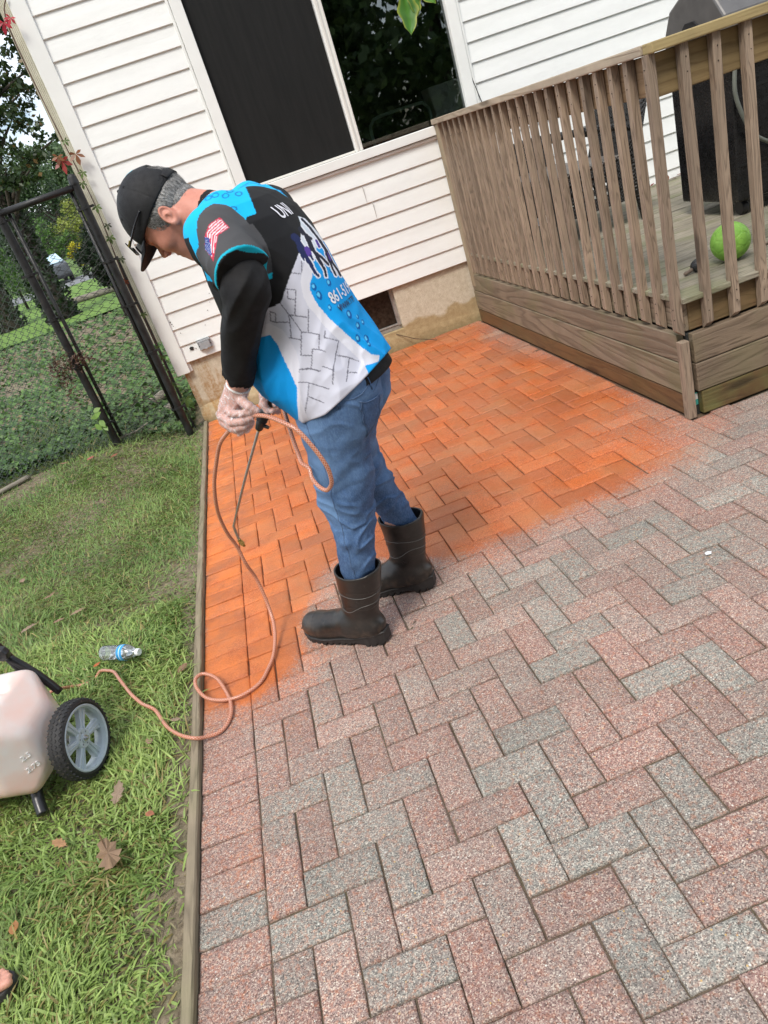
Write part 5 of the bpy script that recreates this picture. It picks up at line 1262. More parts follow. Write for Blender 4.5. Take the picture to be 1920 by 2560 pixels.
# ================================================================== FALLEN LEAVES
OAK = np.array([1.0 * .62, 1, 1]) * np.array([(0, -.15, 0), (.03, .02, .0), (.16, .05, .05), (.17, .18, .02), (.34, .26, .06), (.20, .36, .02), (.38, .54, .08), (.22, .62, .02), (.24, .80, .05), (.12, .82, .01), (0, 1.0, -.04), (-.13, .82, .02), (-.26, .78, .06), (-.21, .60, .02), (-.37, .50, .07), (-.20, .36, .02), (-.32, .24, .05), (-.16, .15, .02), (-.14, .05, .05), (-.03, .02, 0)])
def fallen(x, y, s, c, shape, label, seed, h=.045):
    z = float(ground_h(np.array([x]), np.array([y]))[0]) + h; rng = np.random.default_rng(seed); an = rng.uniform(0, 6.28)
    V = shape * s; V = V - V.mean(0); ca, sa = math.cos(an), math.sin(an); V = np.c_[V[:, 0] * ca - V[:, 1] * sa, V[:, 0] * sa + V[:, 1] * ca, V[:, 2] * .22 + (V[:, 0] ** 2 + V[:, 1] ** 2) * rng.uniform(-4, 6)]
    cV = np.r_[V, V[:, :].mean(0, keepdims=True)]; n = len(V); F = [(i, (i + 1) % n, n) for i in range(n)]
    o = mesh_np('fallen_leaf', cV, F, M_LEAF, None, loc=(x, y, z)); vcol(o, 'lc', np.repeat(np.array([c]), n + 1, 0) * rng.uniform(.8, 1.2, (n + 1, 1))); return tag(o, label, 'leaf', 'fallen leaves on the lawn')
TN = (.34, .22, .14)
LV = [(-.236, -.023, .16, TN, OAK, 'largest dry brown oak leaf, in the grass beside the timber edging'), (-.243, .213, .10, (.36, .26, .19), OAK, 'curled dry leaf in the grass just below the grey wheel'), (-.412, .109, .07, (.50, .28, .15), OAK, 'orange-brown dry leaf in the shade near the sprayer leg'), (-.051, .762, .06, (.30, .17, .10), BROAD, 'small brown leaf against the timber edging where the hose crosses'), (-.50, -.121, .045, (.50, .22, .08), BROAD, 'little orange leaf near the left photo edge above the sandal'), (-.438, 1.039, .035, (.55, .14, .04), BROAD, 'tiny orange-red leaf touching the base of the water bottle'), (-.615, 1.59, .075, (.36, .24, .15), OAK, 'pale brown leaf on the lawn above the water bottle'), (-.705, 1.569, .06, (.33, .20, .13), OAK, 'rosy brown dry leaf just left of the one above the bottle'), (-.874, 1.61, .085, (.36, .25, .18), OAK, 'broad tan dry leaf near the left edge, above the sprayer'), (-.82, 1.894, .07, TN, OAK, 'folded tan leaf in the mid lawn behind the sprayer'), (-1.066, 2.257, .06, TN, BROAD, 'dull brown leaf far left in the middle of the lawn'), (-.85, 3.80, .08, (.48, .13, .10), BROAD, 'pinkish red leaf on the ground by the left gate post'), (-1.05, 3.85, .07, (.30, .16, .10), OAK, 'brown leaf lying close to the fence foot'), (-.66, 3.7, .07, (.40, .13, .08), BROAD, 'reddish leaf in front of the gate'), (-.062, .456, .045, (.34, .24, .17), OAK, 'small crumpled leaf below the hose beside the timber'), (-.13, .086, .035, (.42, .16, .09), BROAD, 'narrow rust-coloured leaf between the wheel and the timber'), (-.16, .42, .04, TN, BROAD, 'small tan leaf right of the grey wheel')]
for i, (x, y, s_, c_, sh, lb) in enumerate(LV): fallen(x, y, s_, c_, sh, lb, 500 + i, .05 if sh is OAK else .04)
# scraps on the pavers
mb = MB(); mb.prism([(-.012, -.006), (.006, -.009), (.013, .001), (.004, .009), (-.009, .006)], .004, .006)
o = mb.build('paper_scrap', simple('scrap_white', (.7, .72, .74), .7), None); o.location = (1.84, .265, .0); tag(o, 'small white scrap lying on the pavers at the right', 'scrap')
# ================================================================== THE MAN WITH THE SPRAY WAND
# body frame: x forward, y to his left, z up
PRZ = math.radians(148.06); PLOC = (0.77, 0.615, 0.0)
H0 = np.array([.212, .0, 1.513]); FH = np.array([.66, 0, -.75]); UH = np.array([.75, 0, .66]); FH /= np.linalg.norm(FH); UH = UH - FH * (UH @ FH); UH /= np.linalg.norm(UH)
LH = np.array([0, 1., 0])
_cy, _sy = math.cos(math.radians(17)), math.sin(math.radians(17)); RY_ = np.array([[_cy, -_sy, 0], [_sy, _cy, 0], [0, 0, 1]])   # head turned a little to his left
FH, UH, LH = RY_ @ FH, RY_ @ UH, RY_ @ LH
HB = np.stack([FH, LH, UH])                       # rows: head axes
def th(P): return (P - H0) @ HB.T
def fh(q): return H0 + np.asarray(q, float) @ HB   # head -> body
def loft(P, zs, fs, bs, cl, hl, pw=2.0):
    """horizontal sections: front s, back s, centre l, half width l"""
    z = P[:, 2]; f_ = np.interp(z, zs, fs); b_ = np.interp(z, zs, bs); c = (f_ + b_) / 2; h = (f_ - b_) / 2; w_ = np.interp(z, zs, hl); m_ = np.interp(z, zs, cl)
    q = (np.abs((P[:, 0] - c) / h) ** pw + np.abs((P[:, 1] - m_) / w_) ** pw) ** (1 / pw)
    return (q - 1) * np.minimum(h, w_)
LHAND = dict(w=(.098, .205, 1.04), mcp=[(.168, .215, .988), (.184, .225, .965), (.182, .228, .943), (.170, .225, .924)],
             f=[[(.128, .250, .972), (.092, .252, .966), (.066, .236, .960)], [(.138, .258, .948), (.100, .257, .945), (.076, .240, .946)], [(.138, .256, .926), (.106, .252, .926), (.086, .234, .930)], [(.132, .246, .909), (.110, .239, .912), (.098, .223, .917)]],
             t=[(.112, .198, 1.01), (.090, .228, .993), (.068, .240, .980), (.052, .236, .964)])
RHAND = dict(w=(.178, -.085, .972), mcp=[(.236, -.105, .880), (.224, -.112, .897), (.209, -.115, .914), (.195, -.112, .930)],
             f=[[(.206, -.108, .846), (.188, -.074, .842), (.190, -.046, .856)], [(.186, -.110, .866), (.166, -.076, .862), (.168, -.046, .878)], [(.168, -.106, .886), (.150, -.076, .884), (.151, -.048, .898)], [(.158, -.100, .905), (.142, -.076, .903), (.141, -.052, .913)]],
             t=[(.190, -.075, .950), (.202, -.052, .915), (.212, -.044, .886), (.206, -.042, .862)])
def hand_sd(P, H, grow=0.0, fr=.0098):
    d = None
    w_ = np.array(H['w'])
    for i, m_ in enumerate(H['mcp']):
        g = cone(P, w_ + (np.array(H['mcp'][1]) - np.array(H['mcp'][2])) * (1.5 - i) * .6, m_, .0205, .0135); d = g if d is None else smin(d, g, .016)
    for i in range(4):
        ch_ = [H['mcp'][i]] + H['f'][i]; s_ = (1, 1.04, 1, .86)[i]
        g = chainsd(P, ch_, [fr * 1.22 * s_, fr * 1.06 * s_, fr * .98 * s_, fr * .86 * s_], .003); d = smin(d, g, .0045)
    g = chainsd(P, [H['w']] + H['t'], [.016, .016, .0135, .0118, .0098], .005); d = smin(d, g, .008)
    return d - grow
EL_L, EL_R = (-.070, .250, 1.30), (.03, -.27, 1.19)
def arm_sd(P):
    a_ = chainsd(P, [(.02, .17, 1.43), EL_L, (.098, .205, 1.04)], [.05, .042, .0285], .02)
    b_ = chainsd(P, [(.02, -.17, 1.43), EL_R, (.178, -.085, .972)], [.05, .042, .0275], .02); return np.minimum(a_, b_)
def head_sd(P):
    Q = th(P); d = ell(Q, (.004, 0, .058), (.102, .079, .095)); d = smin(d, ell(Q, (.050, 0, .0), (.055, .062, .075)), .03)
    A = Q.copy(); A[:, 1] = np.abs(A[:, 1])
    d = smin(d, cone(A, (.005, .050, -.045), (.078, .014, -.080), .020, .019), .025)
    d = smin(d, ell(Q, (.078, 0, -.078), (.024, .024, .018)), .015)
    d = smin(d, ell(A, (.072, .036, -.004), (.028, .024, .024)), .016)          # cheek bones
    d = smin(d, ell(Q, (.062, 0, -.048), (.040, .040, .030)), .02)
    d = smin(d, cone(A, (.098, .012, .048), (.086, .040, .046), .0105, .009), .012)   # brow
    d = smax(d, -ell(A, (.108, .031, .030), (.019, .016, .0115)), .008)         # socket
    d = smin(d, ell(A, (.083, .031, .029), (.0155, .0155, .0135)), .003)        # lid over the eye
    d = smin(d, cone(Q, (.100, 0, .036), (.124, 0, .004), .0075, .0095), .009)  # nose
    d = smin(d, ell(A, (.115, .0115, -.004), (.0105, .0075, .0085)), .005)
    d = smax(d, -ell(A, (.1175, .006, -.0125), (.006, .0035, .004)), .002)
    d = smin(d, ell(Q, (.097, 0, -.036), (.010, .022, .0055)), .004); d = smin(d, ell(Q, (.094, 0, -.050), (.0105, .020, .006)), .004)
    d = smax(d, -ell(Q, (.108, 0, -.0432), (.010, .022, .0014)), .002)
    # ears: rim, bowl, lobe
    Mx = np.array(Matrix.Rotation(math.radians(14), 3, 'Y')) @ np.array(Matrix.Rotation(math.radians(-18), 3, 'Z'))
    e_ = A - np.array([-.006, .083, .004]); E2 = e_ @ Mx.T
    r_ = np.sqrt((E2[:, 0] / .60) ** 2 + E2[:, 2] ** 2); ring = np.sqrt((r_ - .0265) ** 2 + (E2[:, 1] * .9) ** 2) - .0048
    bowl = ell(E2, (0, -.002, 0), (.016, .0045, .027)); lobe = ell(E2, (.003, -.001, -.027), (.009, .005, .009))
    ear = smin(smin(smin(ring, bowl, .005), lobe, .006), cone(E2, (.002, -.008, -.004), (-.002, -.002, .0), .010, .010), .008)
    ear = smax(ear, -ell(E2, (.005, .006, -.005), (.0065, .006, .009)), .003)
    d = smin(d, ear, .004)
    # neck with a tendon and larynx
    nk = cone(P, (.165, 0, 1.500), (.03, 0, 1.455), .060, .066); nk = smin(nk, cone(P, fh((-.02, 0, .0)), (.09, 0, 1.475), .055, .060), .03)
    tend = cone(np.c_[P[:, 0], np.abs(P[:, 1]), P[:, 2]], fh((-.02, .058, -.03)), (.13, .025, 1.425), .013, .011)
    nk = smin(nk, tend, .014); return smin(d, nk, .02)
def torso_sd(P):
    d = loft(P, [.84, .95, 1.05, 1.2, 1.35, 1.45, 1.5], [-.04, -.01, .08, .12, .12, .09, .05], [-.20, -.25, -.235, -.20, -.14, -.08, -.03], [0] * 7, [.13, .14, .15, .145, .155, .14, .06])
    return smax(smax(d, P[:, 2] - 1.49, .03), .84 - P[:, 2], .03)
def legs_in(P):
    a_ = chainsd(P, [(-.12, .09, .88), (-.055, .108, .56), (-.012, .112, .30), (.025, .11, .10), (.10, .10, .05)], [.065, .052, .04, .034, .03], .03)
    b_ = chainsd(P, [(-.09, -.09, .88), (-.02, -.12, .56), (-.06, -.172, .30), (-.045, -.178, .10), (.05, -.16, .05)], [.06, .052, .04, .034, .03], .03); return np.minimum(a_, b_)
def body_sd(P):
    d = smin(head_sd(P), torso_sd(P), .03); d = smin(d, arm_sd(P), .02); d = np.minimum(d, smin(hand_sd(P, LHAND), arm_sd(P), .012)); d = np.minimum(d, smin(hand_sd(P, RHAND), arm_sd(P), .012)); return smin(d, legs_in(P), .03)
def multi_body():
    parts = []
    for lo, hi, h, fn in (((.0, -.13, 1.36), (.40, .15, 1.68), .0028, head_sd), ((.03, .16, .88), (.22, .29, 1.10), .0024, lambda P: smin(hand_sd(P, LHAND), arm_sd(P), .012)), ((.12, -.15, .82), (.27, -.01, 1.05), .0024, lambda P: smin(hand_sd(P, RHAND), arm_sd(P), .012)),
                          ((-.35, -.36, .0), (.26, .36, 1.5), .012, lambda P: smin(smin(torso_sd(P), legs_in(P), .03), smax(arm_sd(P), 1.06 - P[:, 2], .01), .02))):
        parts.append(nets(fn, lo, hi, h))
    V = np.concatenate([p[0] for p in parts]); off = np.cumsum([0] + [len(p[0]) for p in parts]); F = np.concatenate([p[1] + off[i] for i, p in enumerate(parts)]); return V, F
# skin
k = NM('skin'); v = k.coord('Object'); vc = k.attr('lc'); n = k.noise(v, 60, 4, .7); c = k.mix(k.math('MULTIPLY', k.ramp(n, [(.4, 0.0), (.7, 1.0)]), .35), vc, (.42, .14, .09)); k.color(c); k.rough(.5)
k.b.inputs['Subsurface Weight'].default_value = .12; k.b.inputs['Subsurface Radius'].default_value = (.01, .004, .002); k.b.inputs['Subsurface Scale'].default_value = .6; k.bump(k.noise(v, 350, 3), .25, .0015); M_SKIN = k.m
V, F = multi_body()
person = mesh_np('person', V, F, M_SKIN, smooth=True, loc=PLOC, rot=(0, 0, PRZ))
Q = th(V); base = np.tile(np.array([.56, .27, .19]), (len(V), 1))
ng = np.exp(-((Q[:, 0] - .04) / .09) ** 2) * (V[:, 2] > 1.3); base = base * (1 - .5 * ng[:, None]) + np.array([.56, .21, .145]) * .5 * ng[:, None]
nk_ = smooth01(-Q[:, 0], -.02, .04) * (V[:, 2] > 1.4); base = base * (1 - .6 * nk_[:, None]) + np.array([.56, .20, .14]) * .6 * nk_[:, None]
st_ = ((Q[:, 2] < -.015) & (Q[:, 0] > .0) & (V[:, 2] > 1.3)).astype(float) * .16; base = base * (1 - st_[:, None]) + np.array([.30, .22, .19]) * st_[:, None]
lip = np.exp(-((Q[:, 2] + .043) / .008) ** 2 - (Q[:, 1] / .02) ** 2) * (Q[:, 0] > .09) * (V[:, 2] > 1.3); base = base * (1 - .5 * lip[:, None]) + np.array([.45, .14, .12]) * .5 * lip[:, None]
lash = np.exp(-((Q[:, 2] - .0185) / .0028) ** 2 - ((np.abs(Q[:, 1]) - .031) / .013) ** 2) * (Q[:, 0] > .085) * (V[:, 2] > 1.3); base = base * (1 - .85 * lash[:, None]) + np.array([.04, .03, .03]) * .85 * lash[:, None]
brow = np.exp(-((Q[:, 2] - .052) / .006) ** 2 - ((np.abs(Q[:, 1]) - .028) / .016) ** 2) * (Q[:, 0] > .08) * (V[:, 2] > 1.3); base = base * (1 - .6 * brow[:, None]) + np.array([.12, .10, .09]) * .6 * brow[:, None]
hnd = (V[:, 2] < 1.08)[:, None]; base = np.where(hnd, np.array([.60, .33, .26]), base)
vcol(person, 'lc', base)
tag(person, 'man in printed blue and black shirt, jeans and rubber boots bending over a spray wand', 'person')

# hair: cropped grey, as a fringe of short strands over a close shell
k = NM('grey_hair'); v = k.coord('Object', (1, 1, 1)); vc = k.attr('lc'); k.color(vc); k.rough(.55); M_HAIR = k.m
def hair_mask(Q):
    f_, l_, u_ = Q[:, 0], Q[:, 1], Q[:, 2]
    lowline = np.where(f_ < -.035, -.050 + .25 * (f_ + .09), np.interp(f_, [-.035, -.02, .005, .02, .045, .055], [-.036, .012, .034, -.012, -.018, .06]))
    return (u_ > lowline) & (f_ < .052 + .3 * np.clip(u_ - .06, 0, 1))
VH, FHh = nets(lambda P: np.minimum(ell(th(P), (.002, 0, .056), (.104, .0815, .097)), smax(ell(th(P), (-.035, 0, -.005), (.055, .066, .055)), -(th(P)[:, 2] + .055), .01)) - .001 + .0012 * nz3(th(P) * np.array([1, 1, .3]), 300, 3), fh((.0, 0, .03)) - .17, fh((.0, 0, .03)) + .17, .0035)
QH = th(VH); mk = hair_mask(QH) & ((QH[:, 2] < .060 + .09 * QH[:, 0]) | ((QH[:, 0] < -.06) & (QH[:, 2] < .135))); FHh = FHh[mk[FHh].all(1)]; used_ = np.unique(FHh); rm_ = np.full(len(VH), -1); rm_[used_] = np.arange(len(used_)); VH = VH[used_]; FHh = rm_[FHh]
hc = lambda n, r: np.clip(np.where(r.random((n, 1)) < .45, .13, .30) * r.uniform(.6, 1.5, (n, 1)), 0, .5) * np.array([[1, .97, .93]])
rng = np.random.default_rng(4); hair = mesh_np('hair', VH, FHh, M_HAIR, person, smooth=True); vcol(hair, 'lc', .6 * hc(len(VH), rng))
fi = rng.choice(len(FHh), 9000); w4 = rng.dirichlet([1, 1, 1, 1], 9000); R0 = (VH[FHh[fi]] * w4[:, :, None]).sum(1); Q = th(R0); nr = Q - np.array([0, 0, .04]); nr /= np.linalg.norm(nr, axis=1)[:, None]
fl = np.stack([-.35 * np.ones(len(Q)) - .4 * (Q[:, 0] > 0), np.sign(Q[:, 1]) * .1, -np.ones(len(Q))], 1) + rng.normal(0, .28, Q.shape); fl -= (fl * nr).sum(1)[:, None] * nr; fl /= np.linalg.norm(fl, axis=1)[:, None]
L_ = rng.uniform(.009, .021, len(Q))[:, None] * np.where(Q[:, :1] > .02, .45, 1); sd_ = np.cross(fl, nr) * rng.uniform(.0004, .0007, len(Q))[:, None]
T1 = Q + fl * L_ * .5 + nr * .0028; T2 = Q + fl * L_ + nr * .0016
VS = np.stack([Q - sd_, Q + sd_, T1 + sd_, T1 - sd_, T2 + sd_ * .2, T2 - sd_ * .2], 1); VS = H0 + VS.reshape(-1, 3) @ HB; b = np.arange(len(Q))[:, None] * 6
okq = (Q[:, 2] < .052 + .09 * Q[:, 0]) | ((Q[:, 0] < -.07) & (np.abs(Q[:, 1]) < .026) & (Q[:, 2] < .118)); b = b[okq]
FS = np.concatenate([b + np.array([[0, 1, 2, 3]]), b + np.array([[3, 2, 4, 5]])]); o = mesh_np('hair_strands', VS, FS, M_HAIR, hair); vcol(o, 'lc', np.repeat(hc(len(Q), rng) * 1.25, 6, 0)); o['kind'] = 'stuff'

# cap
M_CAP = simple('cap_cloth', (.0085, .0085, .0095), .6, var=.25, scale=30, bump=.3, bscale=900, spec=.3)
def cap_sd(P):
    Q = th(P); o_ = ell(Q, (.008, 0, .062), (.116, .0895, .110)); o_ = o_ + .0013 * nz3(Q, 45, 5)
    # six panel seams
    an = np.arctan2(Q[:, 1], Q[:, 0] - .018); seam = np.minimum.reduce([np.abs(np.sin(an - a_)) for a_ in (0, PI / 3, 2 * PI / 3)]); o_ = o_ + .0011 * np.exp(-(seam / .022) ** 2)
    o_ = smin(o_, np.sqrt(((Q - np.array([.010, 0, .1735])) ** 2).sum(1)) - .0055, .002)
    lim = -(Q[:, 2] - (.048 + .09 * Q[:, 0])); d = smax(o_, lim, .002); inner = ell(Q, (.004, 0, .056), (.1065, .0835, .100)); d = smax(d, -inner, .001)
    return smax(d, -ell(Q, (-.105, 0, .094), (.034, .034, .026)), .002)
V, F = nets(cap_sd, fh((.03, 0, .1)) - .16, fh((.03, 0, .1)) + .16, .0028); cap = mesh_np('cap', V, F, M_CAP, person, smooth=True)
def grid_surf(name, fn, nu, nv, m, parent, thick=.003, smooth=True):
    U, W = np.meshgrid(np.linspace(0, 1, nu), np.linspace(0, 1, nv), indexing='ij'); A_ = fn(U.ravel(), W.ravel()); idx = np.arange(nu * nv).reshape(nu, nv); F = np.stack([idx[:-1, :-1], idx[1:, :-1], idx[1:, 1:], idx[:-1, 1:]], -1).reshape(-1, 4)
    o = mesh_np(name, A_, F, m, parent, smooth=smooth)
    if thick: md = o.modifiers.new('thickness', 'SOLIDIFY'); md.thickness = thick; md.offset = 0
    return o
def brim(u, w_):
    a_ = (w_ - .5) * 1.9; rr = u; x0 = .008 + .1145 * np.cos(a_); y0 = .078 * np.sin(a_); ext = .076 * np.cos(a_ * 1.05) ** .6
    x = x0 + ext * rr; y = y0 * (1 - .10 * rr); z = .054 + .09 * x0 - .014 * rr - 1.3 * (y ** 2) * (.35 + .65 * rr)
    return H0 + np.stack([x, y, z], 1) @ HB
grid_surf('brim', brim, 14, 28, M_CAP, cap, .004)
def strap(u, w_):
    a_ = PI + (w_ - .5) * 1.1; return H0 + np.stack([.008 + .1165 * np.cos(a_), .0905 * np.sin(a_), .048 + .022 * u + .09 * .1 * np.cos(a_)], 1) @ HB
grid_surf('strap', strap, 4, 14, M_CAP, cap, .003)
M_CYAN = simple('cyan_thread', (.0, .36, .48), .6)
BC = BVHTree.FromPolygons([tuple(v) for v in V], [tuple(f) for f in F])
for (f_, l_, u_) in ((-.02, .055, .150), (.075, .062, .140), (-.02, -.055, .150)):
    h = BC.find_nearest(Vector(fh((f_, l_, u_)))); P = []
    q = h[1]; a_ = q.orthogonal().normalized(); b_ = q.cross(a_); mb = MB(); mb.tube([h[0] + (a_ * math.cos(t) + b_ * math.sin(t)) * .0032 for t in np.linspace(0, 2 * PI, 13)], .0011, 5); mb.build('eyelet', M_CAP, cap, smooth=True)
# sunglasses pushed up on the cap
sg = empty('sunglasses', (0, 0, 0)); sg.parent = person; M_SG = simple('sunglasses_black', (.006, .006, .007), .18); M_SGG = simple('sunglasses_gold', (.40, .30, .08), .35, .8)
for s_ in (-1, 1):
    mb = MB(); P = [fh((.130, s_ * .066, .086)), fh((.094, s_ * .079, .084)), fh((.056, s_ * .0885, .082)), fh((.014, s_ * .0925, .078))]; mb.tube(catmull([Vector(p) for p in P], 6), .0028, 6); mb.build('temple', M_SG, sg, smooth=True)
    mb = MB(); mb.tube([Vector(fh((.128, s_ * .069, .089))), Vector(fh((.108, s_ * .077, .0885)))], .0022, 5); mb.build('temple_accent', M_SGG, sg)
    def lens(u, w_, s_=s_):
        y = s_ * (.008 + .062 * w_); x = .154 - 4.2 * (np.abs(y) ** 2); return H0 + np.stack([x - .012 * u, y, .070 + .030 * u * (1 - .25 * (1 - w_))], 1) @ HB
    grid_surf('lens', lens, 6, 8, M_SG, sg, .003)

# ---- jersey
ZT = [.84, .90, .96, 1.02, 1.10, 1.20, 1.30, 1.38, 1.44, 1.49, 1.53]
FT = [.00, .050, .105, .142, .155, .160, .158, .150, .140, .125, .10]
BT = [-.298, -.298, -.290, -.268, -.242, -.218, -.194, -.166, -.140, -.098, -.040]
HT = [.200, .203, .203, .199, .189, .182, .185, .190, .180, .150, .085]
def shirt_sd(P):
    d = loft(P, ZT, FT, BT, [0] * 11, HT, 2.25)
    d = smax(d, P[:, 2] - 1.525, .02)
    for s_ in (1, -1):
        e_ = (-.098, .262, 1.325) if s_ > 0 else (.03, -.27, 1.23)
        slv = chainsd(P, [(.01, s_ * .09, 1.485), (.01, s_ * .165, 1.435), e_], [.05, .076, .077], .03)
        a0 = np.array([.01, s_ * .165, 1.435]); ax = np.array(e_) - a0; Ln = np.linalg.norm(ax); ax = ax / Ln
        slv = smax(slv, (P - a0) @ ax - Ln * .86, .006); d = smin(d, slv, .035)
    zh = np.interp(P[:, 0], [-.36, -.30, -.25, -.14, -.04, .02, .12], [1.0, .985, .955, .90, .878, .872, .90])
    # folds: vertical drapes below the arm, cross creases near the armpit
    x, y, z = P[:, 0], P[:, 1], P[:, 2]; low = 1 - smooth01(z, 1.0, 1.3)
    W_ = np.stack([x + .42 * z, y, (z - .42 * x) * .30], 1); rg = 1 - np.abs(nz3(W_, 26, 41)) * 1.6; rg2 = 1 - np.abs(nz3(W_ * 1.0, 52, 43)) * 1.6
    d = d - low * .0075 * np.clip(rg, -.4, 1) - (.25 + low) * .0028 * np.clip(rg2, -.4, 1) + .0025 * nz3(P, 17, 12) + .003
    cr = np.exp(-((z - 1.36) / .09) ** 2) * smooth01(np.abs(y), .10, .2); rg3 = 1 - np.abs(nz3(np.stack([(x + z) * .35, y * .6, z - x], 1), 34, 44)) * 1.7; d = d - cr * .0055 * np.clip(rg3, -.5, 1)
    d = smax(d, zh - z, .004)
    neck = cone(P, (.02, 0, 1.45), (.20, 0, 1.512), .0645, .0665); return smax(d, -neck, .004)
VJ, FJ = nets(shirt_sd, (-.37, -.37, .84), (.22, .37, 1.58), .0028)
k = NM('jersey_cloth'); vc = k.attr('lc'); k.color(vc); k.rough(.66); k.bump(k.noise(k.coord('Object'), 700, 2), .15, .001); k.b.inputs['Specular IOR Level'].default_value = .25; M_JER = k.m
jersey = mesh_np('jersey', VJ, FJ, M_JER, person, smooth=True)
# jersey print, laid out in the cloth plane of the left side (metres)
D_gray = [(.113,1.297),(.1,1.291),(.054,1.242),(.007,1.186),(-.033,1.184),(-.06,1.161),(-.105,1.118),(-.145,1.05),(-.127,.981),(-.082,.875),(-.079,.838),(.046,.858),(.174,.912),(.162,1.021),(.122,1.139),(.119,1.216),(.117,1.266)]
D_whiteR = [(.111,1.304),(.11,1.268),(.087,1.238),(.077,1.217),(.071,1.183),(.075,1.153),(.086,1.128),(.098,1.092),(.116,1.055),(.138,1.015),(.157,.98),(.168,.949),(.217,.941),(.229,.957),(.202,.969),(.181,.999),(.152,1.047),(.119,1.106),(.103,1.146),(.099,1.162),(.095,1.192),(.1,1.207),(.117,1.228),(.122,1.248),(.12,1.268)]
D_blueR = [(.122,1.248),(.117,1.228),(.1,1.207),(.095,1.192),(.099,1.162),(.103,1.146),(.119,1.106),(.152,1.047),(.181,.999),(.202,.969),(.25,.942),(.279,.982),(.261,1.081),(.245,1.178),(.224,1.237),(.208,1.303),(.171,1.309),(.146,1.279),(.132,1.259)]
D_splash = [(.102,1.301),(.124,1.334),(.139,1.369),(.14,1.389),(.158,1.379),(.187,1.327),(.198,1.288),(.161,1.276),(.13,1.255),(.118,1.263),(.103,1.277)]
D_name = [(.072,1.442),(.079,1.426),(.083,1.41),(.098,1.404),(.118,1.407),(.133,1.405),(.122,1.417),(.101,1.435),(.087,1.445)]
D_whiteL = [(-.101,1.12),(-.08,1.139),(-.063,1.148),(-.04,1.145),(-.014,1.118),(-.005,1.086),(.001,1.052),(-.005,1.012),(-.028,.96),(-.035,.913),(-.036,.855),(-.086,.849),(-.051,.904),(-.033,.956),(-.035,.998),(-.039,1.039),(-.041,1.082),(-.051,1.117)]
D_blueL = [(-.105,1.118),(-.051,1.117),(-.041,1.082),(-.039,1.039),(-.035,.998),(-.033,.956),(-.051,.904),(-.066,.845),(-.107,.883),(-.146,1.006),(-.137,1.095)]
D_yoke = [(-.111,1.509),(-.098,1.523),(-.073,1.53),(-.05,1.531),(-.008,1.527),(.033,1.52),(.007,1.454),(-.002,1.411),(-.02,1.443),(-.036,1.463),(-.067,1.476),(-.09,1.469),(-.111,1.457),(-.123,1.442),(-.132,1.421),(-.144,1.373),(-.14,1.331),(-.131,1.312),(-.139,1.313),(-.138,1.294),(-.163,1.309),(-.157,1.352),(-.16,1.407),(-.144,1.454),(-.128,1.478)]
D_sleeve = [(-.002,1.411),(-.02,1.443),(-.036,1.463),(-.067,1.476),(-.09,1.469),(-.111,1.457),(-.123,1.442),(-.132,1.421),(-.144,1.373),(-.14,1.331),(-.128,1.293),(-.118,1.27),(-.09,1.306),(-.055,1.325),(-.015,1.322),(.009,1.294),(.009,1.314),(.005,1.346),(.006,1.379)]
D_flag = [(-.063,1.434),(-.05,1.401),(-.084,1.391),(-.118,1.334),(-.12,1.348),(-.128,1.372),(-.118,1.4),(-.096,1.426)]
D_canton = [(-.117,1.401),(-.107,1.392),(-.116,1.351),(-.12,1.35),(-.128,1.372)]
D_LINES = [[(.06,1.251),(.089,1.239)],[(.101,1.271),(.089,1.239)],[(.031,1.217),(.058,1.205),(.032,1.144)],[(.037,1.213),(.029,1.191),(.048,1.181)],[(.006,1.184),(.017,1.15),(.065,1.126)],[(.016,1.149),(.012,1.131),(-.024,1.143),(-.016,1.166),(-.028,1.174),(-.036,1.151),(-.024,1.143)],[(.012,1.131),(.001,1.09),(-.015,1.095)],[(.019,1.148),(.033,1.097),(.009,1.037),(.038,1.027)],[(.001,1.09),(.025,1.076)],[(.072,1.145),(.05,1.089),(.033,1.096)],[(.05,1.089),(.077,1.074),(.062,1.036),(.045,1.043)],[(.096,1.077),(.088,1.061),(.123,1.039),(.101,1.006),(.136,.985),(.115,.95),(.142,.939)],[(.062,1.036),(.077,1.025)],[(.045,1.043),(.023,.993),(-.01,1.002),(-.007,1.05)],[(.023,.993),(.045,.979)],[(-.01,1.002),(-.028,.967)],[(.101,1.006),(.079,.971),(.054,.99)],[(.079,.971),(.064,.934)],[(-.009,1.001),(.015,.998),(.042,.979)],[(-.024,.969),(.001,.96),(.05,.925)],[(.003,.958),(-.013,.923),(.023,.892)],[(.082,.974),(.065,.937)],[(.119,.952),(.104,.929)],[(-.032,.888),(-.041,.865)],[(-.013,.923),(-.032,.888)],[(.136,.985),(.159,.965)]]
